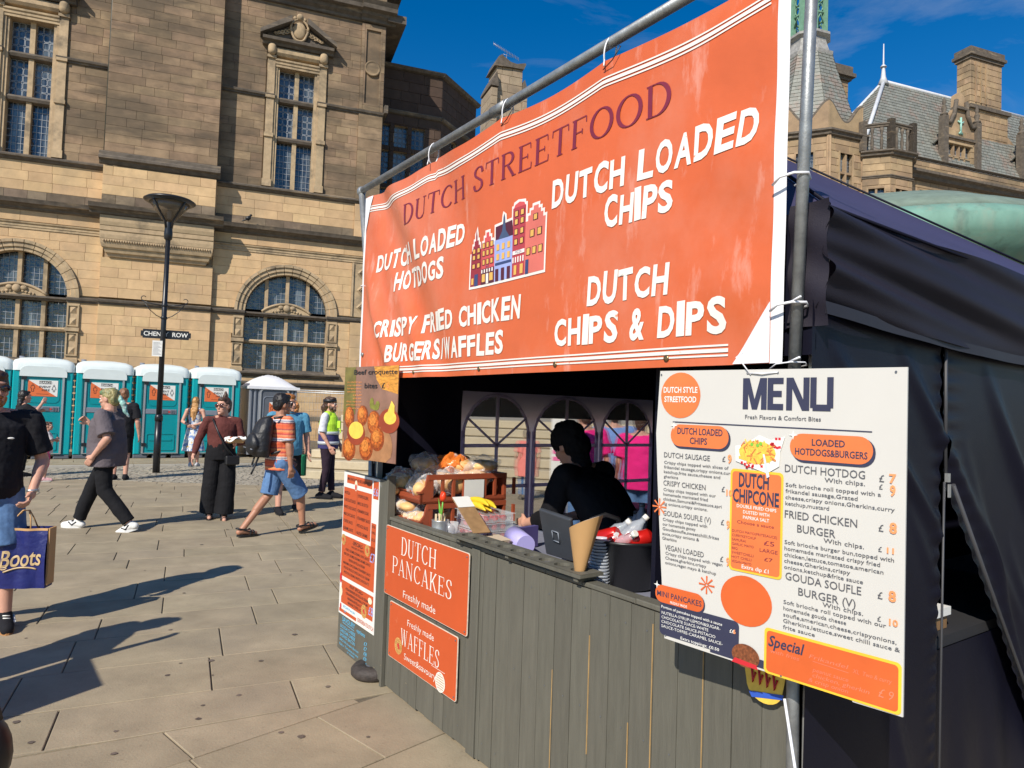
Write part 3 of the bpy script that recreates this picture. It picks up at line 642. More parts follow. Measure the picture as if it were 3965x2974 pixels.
# ------------------------------------------------------------ dark canted bay set back at the right end
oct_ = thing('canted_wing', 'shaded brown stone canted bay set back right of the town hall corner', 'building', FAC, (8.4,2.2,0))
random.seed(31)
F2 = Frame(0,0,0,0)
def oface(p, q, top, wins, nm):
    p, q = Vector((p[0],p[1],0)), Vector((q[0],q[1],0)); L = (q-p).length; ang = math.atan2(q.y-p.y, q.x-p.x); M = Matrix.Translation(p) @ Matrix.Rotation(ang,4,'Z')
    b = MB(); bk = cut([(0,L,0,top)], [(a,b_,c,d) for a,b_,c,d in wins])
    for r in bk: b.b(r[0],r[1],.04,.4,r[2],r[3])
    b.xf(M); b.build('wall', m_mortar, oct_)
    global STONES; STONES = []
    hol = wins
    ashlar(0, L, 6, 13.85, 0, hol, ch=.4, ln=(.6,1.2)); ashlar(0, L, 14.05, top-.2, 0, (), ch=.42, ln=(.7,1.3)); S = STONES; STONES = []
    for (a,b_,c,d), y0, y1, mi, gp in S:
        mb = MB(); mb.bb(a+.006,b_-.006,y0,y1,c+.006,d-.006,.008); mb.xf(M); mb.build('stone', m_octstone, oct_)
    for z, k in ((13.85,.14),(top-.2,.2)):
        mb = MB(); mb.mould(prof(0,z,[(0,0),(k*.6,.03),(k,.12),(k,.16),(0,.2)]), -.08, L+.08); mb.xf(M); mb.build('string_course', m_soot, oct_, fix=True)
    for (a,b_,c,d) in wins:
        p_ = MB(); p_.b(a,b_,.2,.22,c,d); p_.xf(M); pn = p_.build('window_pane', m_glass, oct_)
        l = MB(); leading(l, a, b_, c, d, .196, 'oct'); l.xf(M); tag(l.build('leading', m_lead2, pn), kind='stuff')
m_octstone = mat('shade_darkened_stone', (.085,.056,.042), rough=.9, var=.2, scale=3, isl=.2, bump=.3, patch=((.07,.05,.04),.9,.5,.7,.6), spec=.2)  # shade of the set-back bay is put into this dark stone colour
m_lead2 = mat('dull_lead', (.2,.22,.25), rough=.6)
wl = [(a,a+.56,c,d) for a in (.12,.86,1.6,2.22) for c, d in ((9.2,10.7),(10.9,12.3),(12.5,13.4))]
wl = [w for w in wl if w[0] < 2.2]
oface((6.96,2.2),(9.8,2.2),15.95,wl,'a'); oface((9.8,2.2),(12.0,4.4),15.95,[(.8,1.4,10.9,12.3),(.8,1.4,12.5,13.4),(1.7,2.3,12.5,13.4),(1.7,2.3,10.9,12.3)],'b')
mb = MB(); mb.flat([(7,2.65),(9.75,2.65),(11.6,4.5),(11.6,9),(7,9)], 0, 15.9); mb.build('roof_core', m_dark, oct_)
# ------------------------------------------------------------ lone chimney with an aerial
m_chim = mat('chimney_stone', (.36,.28,.19), rough=.85, var=.15, scale=2, isl=.14, bump=.25, patch=((.16,.13,.1),.8,.52,.75,.55), spec=.2)
chf = Frame(-3.+.938*1.3-.346*0, 40.+.346*1.3, 0, FAC.a)
ch = thing('chimney_stack', 'pale buttressed stone chimney stack with moulded cap beside the canted bay', 'chimney', chf, (1,0,0))
random.seed(41); STONES = []
for z0 in np.arange(12, 22.0, .5): ashlar(.28, 1.92, z0, z0+.5, 0, ch=.5, ln=(.5,.9), proud=.01)
for S in STONES:
    mb = MB(); (a,b,c,d), y0, y1, mi, gp = S; mb.bb(a+.008,b-.008,y0,1.5,c+.008,d-.008,.01); mb.build('stone', m_chim, ch)
STONES = []
for x0, x1, zt in ((-.1,.28,20.6),(1.92,2.15,20.4)):
    z = 12
    while z < zt-.3:
        mb = MB(); mb.bb(x0,x1,-.3,1.7,z+.01,min(z+.5,zt)-.01,.01); mb.build('stone', m_chim, ch); z += .5
    mb = MB(); mb.prism([(x0-.06,zt),(x1+.06,zt),(x1+.04,zt+.16),((x0+x1)/2+(.12 if x0<0 else -.08),zt+.9),(x0-.04,zt+.16)], -.34, 1.7); mb.build('buttress_cap', m_soot, ch)
mb = MB(); mb.b(-.1,2.15,-.36,1.8,17.3,17.5); mb.b(-.3,2.3,-.4,2,12,17.0); mb.build('base_course', m_chim, ch)
mb = MB(); P = [(.1,21.9),(.2,22.1),(.35,22.5),(.55,22.65),(.75,22.5),(1.1,22.3),(1.5,22.25),(1.85,22.35),(2.05,22.4),(2.08,22.3),(1.95,22.0),(1.1,21.98)]
mb.prism(P, -.14, 1.62); mb.build('chimney_cap', m_soot, ch)
ae = thing('tv_aerial', 'thin grey television aerial on top of the lone chimney', 'aerial', chf, (1.0,.4,22.3)); m_al = mat('aerial_metal', (.35,.36,.38), rough=.4, metal=.6)
mb = MB(); mb.tube((1.0,.4,22.2),(1.0,.4,23.0),.02); mb.build('mast', m_al, ae)
mb = MB(); a, b = Vector((.1,.2,23.35)), Vector((1.85,.6,22.95)); mb.tube(a,b,.015); mb.tube((.8,.38,22.95),(1.4,.45,22.9),.012); mb.build('boom', m_al, ae)
for i in range(17):
    p = a.lerp(b, i/16); mb = MB(); mb.tube(p+Vector((-.0,.02,.12)), p+Vector((.0,-.02,-.12)), .01, n=6); mb.build('rod', m_al, ae)

# ------------------------------------------------------------ the far wing: octagonal tower, bay, hipped roof, dormers, chimneys
m_wing = mat('wing_sandstone', (.38,.27,.16), rough=.85, var=.16, scale=1.6, isl=.24, bump=.3, bscale=25, patch=((.12,.095,.07),.45,.44,.68,.7), spec=.2)
def blocks(mb, x0, x1, z0, z1, yf, holes=(), ch=.42, ln=(.6,1.2), dep=.3):
    global STONES
    STONES = []; ashlar(x0, x1, z0, z1, yf, holes, ch=ch, ln=ln); S = STONES; STONES = []
    for (a,b,c,d), y0, y1, mi, gp in S: mb.bb(a+.012,b-.012,y0,yf+dep,c+.012,d-.012,.012)
def wface(par, p, q, z0, z1, holes=(), m=None, name='stonework'):
    p, q = Vector((p[0],p[1],0)), Vector((q[0],q[1],0)); L = (q-p).length; M = Matrix.Translation(p) @ Matrix.Rotation(math.atan2(q.y-p.y,q.x-p.x),4,'Z')
    mb = MB(); blocks(mb, 0, L, z0, z1, 0, holes); mb.xf(M); tag(mb.build(name, m or m_wing, par), kind='stuff')
    mb = MB()
    for r in cut([(0,L,z0,z1)], holes): mb.b(r[0],r[1],.03,.3,r[2],r[3])
    mb.xf(M); mb.build('wall', m_mortar, par)
    for (a,b,c,d) in holes:
        f = MB(); n = max(2, round((b-a)/.75)); k = max(1, round((d-c)/1.4))
        f.b(a-.1,a,-.03,.2,c-.1,d+.1); f.b(b,b+.1,-.03,.2,c-.1,d+.1); f.b(a,b,-.03,.2,d,d+.1); f.b(a,b,-.06,.2,c-.1,c)
        for i in range(1,n): x = a+(b-a)*i/n; f.b(x-.06,x+.06,.02,.26,c,d)
        for i in range(1,k): z = c+(d-c)*i/k; f.b(a,b,.025,.25,z-.06,z+.06)
        f.xf(M); fo = f.build('window', m_wing, par)
        f = MB(); f.b(a,b,.24,.26,c,d); f.xf(M); f.build('pane', m_glass, fo)
        f = MB(); leading(f, a, b, c, d, .236, 'grid'); f.xf(M); tag(f.build('leading', m_lead, fo), kind='stuff')
    return M, L
def course(par, p, q, z, k, h, m=None):
    p, q = Vector((p[0],p[1],0)), Vector((q[0],q[1],0)); L = (q-p).length; M = Matrix.Translation(p) @ Matrix.Rotation(math.atan2(q.y-p.y,q.x-p.x),4,'Z')
    mb = MB(); mb.mould(prof(0,z,[(0,0),(k*.5,h*.1),(k*.6,h*.4),(k,h*.55),(k,h*.8),(0,h)]), -k*.4, L+k*.4); mb.xf(M); mb.build('cornice', m or m_soot, par, fix=True)
wing = thing('far_wing', 'far sandstone wing with steep slate hipped roof, dormers and cornice above the tent', 'building', WNG, (4,0,0))
random.seed(51)
def slates(mb, A, B, Cc, D, rows, mi=0, off=.03):
    """roof plane with edge A-B at the eaves and D-C at the top, in overlapping slate courses of single slates"""
    A, B, Cc, D = map(Vector, (A, B, Cc, D)); nrm = (B-A).cross(D-A).normalized()
    if nrm.z < 0: nrm = -nrm
    for r in range(rows):
        t0, t1 = r/rows, min(1,(r+1.12)/rows); a0, b0, a1, b1 = A.lerp(D,t0), B.lerp(Cc,t0), A.lerp(D,t1), B.lerp(Cc,t1)
        n = max(1, int((b0-a0).length/.42)); of = .5*(r%2)/n
        for i in range(n+1):
            s0, s1 = max(0,i/n-of), min(1,(i+.95)/n-of)
            if s1 <= s0: continue
            mb.add([a0.lerp(b0,s0)+nrm*(off+.03), a0.lerp(b0,s1)+nrm*(off+.03), a1.lerp(b1,s1)+nrm*off, a1.lerp(b1,s0)+nrm*off, a0.lerp(b0,s0)+nrm*(off-.02), a0.lerp(b0,s1)+nrm*(off-.02)], [(0,1,2,3),(4,5,1,0)], mi)
    mb.add([A,B,Cc,D], [(0,1,2,3)], mi)
# long wall right of the bay
wins = [(.9,2.9,13.2,16.0),(3.9,5.9,13.2,16.0),(6.9,8.9,13.2,16.0),(9.9,11.9,13.2,16.0),(12.9,14.9,13.2,16.0)]
wface(wing, (.2,0), (18,0), 4, 16.55, wins); course(wing, (.15,0), (18,0), 16.55, .55, .65); wface(wing, (.2,.15), (18,.15), 17.2, 17.95); course(wing, (.2,.15), (18,.15), 17.95, .16, .16)
# canted bay with pierced parapet
bp = [(-3.6,-.1),(-2.5,-1.1),(-.8,-1.1),(.2,-.1)]
for i in range(3):
    p, q = bp[i], bp[i+1]; L = math.dist(p, q)
    wface(wing, p, q, 4, 17.2, [(L*.22,L*.78,13.0,15.3)]); course(wing, p, q, 15.9, .1, .2); course(wing, p, q, 17.2, .3, .4); course(wing, p, q, 18.9, .14, .3)
    P, Q = Vector((*p,0)), Vector((*q,0)); n = max(3, int(L/.4)); mb = MB()
    for k in range(n+1):
        c = P.lerp(Q, k/n); mb.lathe([(.09,0),(.07,.15),(.1,.45),(.05,.9),(.1,1.1),(.1,1.3)], (c.x,c.y,17.6), 8)
    for c in (P, Q): mb.b(c.x-.16,c.x+.16,c.y-.16,c.y+.16,17.6,19.35)
    mb.build('balustrade', m_soot, wing)
mb = MB(); mb.flat([(-3.6,0),(-2.5,-1),(-.8,-1),(.2,0)], 17.2, 17.5); mb.build('bay_roof', m_leadroof, wing)
# hipped roof
_a = at_f(WNG,3420,318,3.4); ap = (_a.x,3.4,_a.z); rf = MB()
slates(rf, (-3.0,.6,17.9), (18,.6,17.9), (18,3.4,ap[2]), ap, 26); slates(rf, (-3.0,6.4,17.9), (-3.0,.6,17.9), ap, ap, 26); rf.build('roof', m_slate, wing)
mb = MB(); mb.b(-3.0,18,6.4,6.5,17,17.9); mb.add([(18,.6,17.9),(18,6.4,17.9),(18,3.4,ap[2])],[(0,1,2)]); mb.add([(-3.0,6.4,17.9),(18,6.4,17.9),(18,3.4,ap[2]),ap],[(0,1,2,3)]); mb.build('roof_back', m_slate, wing)
mb = MB(); mb.path([(-3.0,.56,18.0),(ap[0],ap[1]-.04,ap[2]+.04)], .13, 6); mb.path([(ap[0],ap[1],ap[2]+.05),(18,3.4,ap[2]+.05)], .12, 6); mb.path([(-3.0,6.3,18),(ap[0],ap[1],ap[2])], .13, 6); mb.build('lead_ridge', m_leadroof, wing)
mb = MB(); mb.lathe([(.35,-.2),(.16,.3),(.1,.9),(.1,1.1),(.2,1.0),(.19,1.05),(.05,1.2),(.03,2.6)], (ap[0],ap[1],ap[2]), 12); mb.build('finial', m_leadroof, wing)
mb = MB(); _l = [Vector((-3.0,6.4,17.9)),Vector((-3.0,.6,17.9)),Vector(ap)]; _c = _l[1]*.4+_l[0]*.25+_l[2]*.35; _u = (_l[1]-_l[0]).normalized(); _n = _u.cross(_l[2]-_l[0]).normalized(); _n = _n if _n.z > 0 else -_n; _w = _n.cross(_u); mb.add([_c+_u*a*.5+_w*b*.6+_n*.1 for a,b in ((-1,-1),(1,-1),(1,1),(-1,1))],[(0,1,2,3)]); mb.build('roof_light', mat('roof_window',(.05,.07,.1),rough=.1), wing)
# dormers
def dormer(x0, x1, y0=.9):
    xm = (x0+x1)/2; holes = [(.45,(x1-x0)-.45,.55,2.4)]
    M = Matrix.Translation((0,0,0)); pz = 17.55
    mb = MB(); blocks(mb, x0, x1, pz, pz+3.2, y0, [(x0+.45,x1-.45,pz+.65,pz+2.3)], dep=.35); tag(mb.build('stonework', m_wing, wing), kind='stuff')
    f = MB(); a, b, c, d = x0+.45, x1-.45, pz+.65, pz+2.3
    for i in range(1,4): x = a+(b-a)*i/4; f.b(x-.06,x+.06,y0+.05,y0+.3,c,d)
    f.b(a,b,y0+.05,y0+.3,(c+d)/2-.05,(c+d)/2+.05); f.b(a-.1,b+.1,y0-.06,y0+.2,d,d+.12); fo = f.build('window', m_wing, wing)
    f = MB(); f.b(a,b,y0+.24,y0+.26,c,d); f.build('pane', m_glass, fo); f = MB(); leading(f,a,b,c,d,y0+.236,'grid'); tag(f.build('leading', m_lead, fo), kind='stuff')
    mb = MB(); mb.prism([(x0,pz+3.2),(x1,pz+3.2),(x1-.1,pz+3.7),(x1-.45,pz+4.0),(xm+.45,pz+4.7),(xm+.38,pz+5.6),(xm,pz+5.85),(xm-.38,pz+5.6),(xm-.45,pz+4.7),(x0+.45,pz+4.0),(x0+.1,pz+3.7)], y0+.02, y0+.35); mb.build('gable', m_wing, wing)
    for x in (x0-.05, x1+.05):
        mb = MB(); mb.b(x-.2,x+.2,y0-.22,y0+.2,pz,pz+4.0); mb.lathe([(.24,0),(.24,.1),(.1,.2),(.18,.45),(.08,.7),(.13,.85),(.02,1.2)], (x,y0-.02,pz+4.0), 10); mb.build('pinnacle', m_soot, wing)
    mb = MB()
    for s in (-1,1): mb.path([(xm+s*(x1-x0)*.5, y0-.06, pz+3.65),(xm+s*(x1-x0)*.34, y0-.06, pz+3.6),(xm+s*.6, y0-.06, pz+4.3),(xm+s*.45, y0-.06, pz+5.2)], .14, 6)
    mb.b(x0-.1,x1+.1,y0-.12,y0,pz+2.62,pz+2.8); mb.b(xm-.5,xm+.5,y0-.16,y0+.3,pz+4.62,pz+4.8); mb.build('gable_moulding', m_soot, wing)
    mb = MB(); mb.path([(xm,y0-.05,pz+3.0),(xm,y0-.05,pz+4.1)], .07, 6); mb.path([(xm-.25,y0-.05,pz+3.85),(xm,y0-.05,pz+3.7),(xm+.25,y0-.05,pz+3.85)], .05, 6); mb.path([(xm-.18,y0-.05,pz+3.0),(xm,y0-.05,pz+3.2),(xm+.18,y0-.05,pz+3.0)], .05, 6); mb.build('copper_emblem', mat('verdigris',(.3,.55,.47),rough=.7), wing)
    rf = MB(); zt = pz+3.9
    slates(rf, (x0-1.5,y0+.3,pz+1.9), (x0-.02,y0+.3,pz+1.9), (xm,y0+.3,zt), (xm-1.6,y0+.3,zt), 1)
    rf = MB(); slates(rf, (x0-.5,y0+.3,pz+2.2), (x0-.5,y0+3.4,pz+2.2), (xm,y0+3.4,zt), (xm,y0+.3,zt), 9); slates(rf, (x1+.5,y0+3.4,pz+2.2), (x1+.5,y0+.3,pz+2.2), (xm,y0+.3,zt), (xm,y0+3.4,zt), 9); rf.build('dormer_roof', m_slate, wing)
    mb = MB(); mb.path([(xm,y0+.3,zt+.05),(xm,y0+3,zt+.05)], .08, 6); mb.b(x0-.45,x0-.1,y0+.6,y0+2.6,pz,pz+2.2); mb.b(x1+.1,x1+.45,y0+.6,y0+2.6,pz,pz+2.2); mb.build('dormer_side', m_wing, wing)
dormer(4.3,7.2); dormer(11.6,14.5); 
mb = MB(); mb.b(1.3,18,.35,.6,17.6,18.1); mb.build('parapet_gutter', m_leadroof, wing)
# big chimney
def stack(par, xa, xb, y0, y1, z0, z1, capz):
    mb = MB(); blocks(mb, xa, xb, z0, z1, y0, ch=.4, ln=(.4,.8), dep=.3); mb2 = MB(); blocks(mb2, y0, y1, z0, z1, 0, ch=.4, ln=(.4,.8))
    M = Matrix.Translation((xa,y1+y0,0)) @ Matrix.Rotation(-PI/2,4,'Z'); mb2.xf(M); mb.add(mb2.v, mb2.f)
    mb.b(xa+.03,xb-.03,y0+.03,y1-.03,z0,z1); k = MB()
    mb.build('shaft', m_wing, par)
    for a, e, h0, h1 in capz:
        k.b(xa-e,xb+e,y0-e,y1+e,a+h0,a+h1)
    k.build('chimney_cap', m_soot, par)
bc = thing('chimney_stack', 'tall broad stone chimney on the far wing roof, right of the dormer', 'chimney', WNG, (7.5,2.2,20))
_p, _q = at_f(WNG,3758,240,2.2), at_f(WNG,3880,200,2.2); cx0, cx1, ct = _p.x, _q.x, (_p.z+_q.z)/2-.4
stack(bc, cx0-.25, cx1+.35, 2.0, 3.6, 18.5, ct-3.4, [(ct-3.6,.15,0,.25)]); stack(bc, cx0, cx1, 2.2, 3.2, ct-3.4, ct, [(ct,.1,0,.2),(ct,.22,.2,.4),(ct,.12,.4,.8)])
mb = MB(); mb.prism([(cx1+.3,21.9),(cx1+1.3,21.2),(cx1+1.3,18.5),(cx1+.3,18.5)], 2.05, 3.8); mb.build('chimney_shoulder', m_wing, bc)
mb = MB()
for x in (cx0+.5,cx0+1.,cx0+1.5): mb.b(x-.05,x+.05,2.12,2.2,ct-3.,ct-.2)
mb.build('flue_rib', m_wing, bc)
# octagonal tower and spire
tw = thing('octagonal_tower', 'octagonal stone tower with curved parapet, slate spire and green copper lantern', 'tower', WNG, (-4.7,3.2,0))
ap_ = 3.15
tc_ = (-4.72, ap_+.02); Ro = ap_/math.cos(PI/8)
def op(k, r=Ro, c=None): a = -PI/2-PI/8+k*PI/4; return (tc_[0]+r*math.cos(a), tc_[1]+r*math.sin(a))
for k in range(-2, 3):
    p, q = op(k), op(k+1); L = math.dist(p,q)
    wface(tw, p, q, 5, 18.2, [(L*.32,L*.68,15.0,17.3)] if k in (-1,0,1) else []); course(tw, p, q, 18.2, .3, .45); course(tw, p, q, 14.2, .12, .2)
    M = Matrix.Translation((*p,0)) @ Matrix.Rotation(math.atan2(q[1]-p[1],q[0]-p[0]),4,'Z')
    cur = [(L*t, 19.15+1.15*abs(math.cos(PI*t))**2.2) for t in [i/20 for i in range(21)]]
    mb = MB(); mb.prism([(L,18.6),(0,18.6)]+cur, .05, .35); mb.xf(M); mb.build('parapet', m_wing, tw)
    mb = MB(); mb.path([(x,.18,z+.04) for x, z in cur], .13, 6); mb.xf(M); mb.build('parapet_coping', m_soot, tw)
    mb = MB()
    for s in (0.0, L): mb.b(s-.1,s+.1,-.08,.2,8,18.2)
    mb.xf(M); mb.build('corner_shaft', m_wing, tw)
sp = MB(); pr = [(3.0,18.9),(2.62,20.4),(2.15,21.9),(1.75,23.2),(1.45,24.3)]
for (r0,z0),(r1,z1) in zip(pr[:-1],pr[1:]):
    for k in range(8):
        a, b, c, d = op(k,r0), op(k+1,r0), op(k+1,r1), op(k,r1); slates(sp, (*a,z0),(*b,z0),(*c,z1),(*d,z1), max(3,round((z1-z0)/.24)), off=.02)
sp.build('spire', m_slate, tw)
mb = MB(); mb.lathe([(1.52,24.2),(1.55,24.4),(1.3,24.55),(1.1,25.2),(1.1,25.4),(1.35,25.55),(1.35,25.7)], (tc_[0],tc_[1],0), 8, ph=PI/8, sm=False); mb.build('lead_collar', mat('weathered_lead',(.3,.29,.27),rough=.7,var=.3), tw)
mb = MB()
for k in range(8):
    a = op(k,1.0); mb.b(a[0]-.12,a[0]+.12,a[1]-.12,a[1]+.12,25.6,29.6)
    b = op(k+1,1.0); A, B = Vector((*a,0)), Vector((*b,0))
    for z in (25.5,27.0,28.3,29.4): mb.path([A+Vector((0,0,z)), B+Vector((0,0,z))], .06, 6)
    mid = A.lerp(B,.5)
    for z in (27.3,27.9): mb.path([mid+(B-A)*.22*math.cos(t)+Vector((0,0,z+.25*math.sin(t))) for t in [PI*j/8 for j in range(17)]], .035, 6)
    mb.path([A.lerp(B,.1)+Vector((0,0,26.3)), mid+Vector((0,0,26.9)), A.lerp(B,.9)+Vector((0,0,26.3))], .05, 6)
mb.lathe([(1.7,29.6),(1.75,29.8),(1.4,30.1),(.8,31.5),(.3,34),(.02,36)], (tc_[0],tc_[1],0), 8, ph=PI/8, sm=False)
mb.build('copper_lantern', m_copper, tw)
c1 = thing('chimney_stack', 'narrow stone chimney rising just right of the slate spire', 'chimney', WNG, (-4.0,5.6,18))
_p, _q = at_f(WNG,3222,300,5.0), at_f(WNG,3285,300,5.0); ct = _p.z; stack(c1, _p.x, _q.x, 5.0, 6.4, 17, ct, [(ct,.15,0,.2),(ct,.35,.2,.45),(ct,.2,.45,.95)])
# ------------------------------------------------------------ big verdigris vessel behind the tent
m_verd = mat('verdigris_bronze', (.15,.29,.23), rough=.75, var=.15, scale=2.5, stretch=(1,1,.5), patch=((.24,.27,.21),1.5,.5,.7,.6,(2,2,.3)), patch2=((.07,.12,.10),2.2,.52,.68,.7,(1,1,.35)), bump=.3, bscale=12, coat=.0)
vs_ = Frame(6,12,0,FAC.a); ve = thing('bronze_vessel', 'huge green copper vessel with bulging sides rising behind the black tent', 'fountain', vs_, (5.4,5.2,0))
mb = MB(); mb.lathe([(.5,0),(.6,2.3),(1.5,3.5),(3.4,4.3),(4.9,4.95),(5.45,5.4),(5.5,5.75),(5.2,6.0)], (5.6,5.2,0), 72, lob=.03, nl=11, ph=.4); mb.build('bowl', m_verd, ve)
mb = MB(); mb.lathe([(5.16,5.98),(4.6,6.35),(3.6,6.78),(2.5,7.05),(1.2,7.2),(.01,7.25)], (5.6,5.2,0), 72, lob=.03, nl=11, ph=.4); mb.build('lid', mat('dull_bronze',(.15,.2,.16),rough=.8,var=.2,scale=3,patch=((.2,.26,.22),1.2,.5,.7,.5),bump=.3,bscale=14), ve)
# ------------------------------------------------------------ portable toilets
t0 = at_z(80,1779,.06); t1 = at_z(768,1773,.06)
TOI = Frame(t0.x, t0.y, .06, math.atan2(t1.y-t0.y, t1.x-t0.x))
m_turq = mat('turquoise_plastic', (.0,.33,.36), rough=.35, var=.06, scale=3, bump=.05, bscale=20)
m_turqd = mat('turquoise_door_plastic', (.0,.26,.29), rough=.3, var=.06, scale=3, bump=.08, bscale=14)
m_roofw = mat('white_roof_plastic', (.68,.74,.72), rough=.4, var=.04)
m_greyp = mat('grey_plastic', (.2,.22,.26), rough=.4, var=.08)
m_greyd = mat('dark_grey_plastic', (.11,.12,.14), rough=.4, var=.08)
m_alu = mat('aluminium_edge', (.55,.56,.56), rough=.3, metal=.7, var=.05)
m_black = mat('black_plastic', (.012,.012,.014), rough=.45)
m_white = mat('white_print', (.78,.77,.72), rough=.5, var=.03)
m_orange = mat('orange_print', (.72,.16,.045), rough=.5, var=.05)
m_ink = mat('black_print', (.02,.02,.022), rough=.5)
def rrect(x0, x1, z0, z1, r, n=6, low=True):
    P = []
    for cx, cz, a0 in ((x1-r,z1-r,0),(x0+r,z1-r,90)): P += [(cx+r*math.cos(math.radians(a0+90*i/n)), cz+r*math.sin(math.radians(a0+90*i/n))) for i in range(n+1)]
    if low: return P+[(x0,z0),(x1,z0)]
    for cx, cz, a0 in ((x0+r,z0+r,180),(x1-r,z0+r,270)): P += [(cx+r*math.cos(math.radians(a0+90*i/n)), cz+r*math.sin(math.radians(a0+90*i/n))) for i in range(n+1)]
    return P
def frame_loop(mb, P, Q, y0, y1, mi=0):
    n = len(P)
    for i in range(n):
        j = (i+1) % n
        mb.add([(P[i][0],y0,P[i][1]),(P[j][0],y0,P[j][1]),(Q[j][0],y0,Q[j][1]),(Q[i][0],y0,Q[i][1])], [(0,1,2,3)], mi)
        mb.add([(P[i][0],y0,P[i][1]),(P[j][0],y0,P[j][1]),(P[j][0],y1,P[j][1]),(P[i][0],y1,P[i][1])], [(3,2,1,0)], mi)
        mb.add([(Q[i][0],y0,Q[i][1]),(Q[j][0],y0,Q[j][1]),(Q[j][0],y1,Q[j][1]),(Q[i][0],y1,Q[i][1])], [(0,1,2,3)], mi)
def figure_icon(mb, x, z, h, y, skirt=False):
    t = h*.045
    n = 12; P = [(x+h*.1*math.cos(2*PI*i/n), z+h*.88+h*.1*math.sin(2*PI*i/n)) for i in range(n)]
    Q = [(x+h*.065*math.cos(2*PI*i/n), z+h*.88+h*.065*math.sin(2*PI*i/n)) for i in range(n)]
    for i in range(n): j=(i+1)%n; mb.add([(P[i][0],y,P[i][1]),(P[j][0],y,P[j][1]),(Q[j][0],y,Q[j][1]),(Q[i][0],y,Q[i][1])],[(0,1,2,3)])
    def ln(a, b):
        dx, dz = b[0]-a[0], b[1]-a[1]; l = math.hypot(dx,dz); nx, nz = -dz/l*t/2, dx/l*t/2
        mb.add([(a[0]+nx,y-.0005,a[1]+nz),(b[0]+nx,y-.0005,b[1]+nz),(b[0]-nx,y-.0005,b[1]-nz),(a[0]-nx,y-.0005,a[1]-nz)],[(0,1,2,3)])
    S = [(-.16,.74),(.16,.74),(.2,.4),(.1,.4),(.1,0),(-.1,0),(-.1,.4),(-.2,.4)] if not skirt else [(-.1,.74),(.1,.74),(.24,.3),(.08,.3),(.08,0),(-.08,0),(-.08,.3),(-.24,.3)]
    S = [(x+a*h, z+b*h) for a, b in S]
    for i in range(len(S)): ln(S[i], S[(i+1)%len(S)])
def sticker(par, x, z, w, h, y):
    mb = MB(); mb.b(x,x+w,y-.004,y,z,z+h); st = mb.build('sticker', m_white, par)
    mb = MB(); mb.add([(x,y-.006,z),(x+w*.97,y-.006,z),(x,y-.006,z+h)],[(0,1,2)]); mb.build('orange_corner', m_orange, st)
    mb = MB(); mb.add([(x+w*.36,y-.0065,z+h*.77),(x+w*.78,y-.0065,z+h*.77),(x+w*.78,y-.0065,z+h*.95),(x+w*.36,y-.0065,z+h*.95)],[(0,1,2,3)])
    txt(mb, 'EVENT', x+w*.57, z+h*.52, h*.14, y-.008, al='C', bold=.01, res=2); txt(mb, 'HIRE', x+w*.6, z+h*.32, h*.14, y-.008, al='C', bold=.01, res=2)
    mb.add([(x+w*.28,y-.008,z+h*.13),(x+w*.7,y-.008,z+h*.13),(x+w*.7,y-.008,z+h*.15),(x+w*.28,y-.008,z+h*.15)],[(0,1,2,3)])
    figure_icon(mb, x+w*.16, z+h*.28, h*.5, y-.008); figure_icon(mb, x+w*.87, z+h*.3, h*.45, y-.008, True)
    mb.build('lettering', m_ink, st); mb = MB(); txt(mb, 'SEARCH', x+w*.57, z+h*.79, h*.13, y-.009, al='C', bold=.02, res=2); mb.build('lettering', m_white, st)
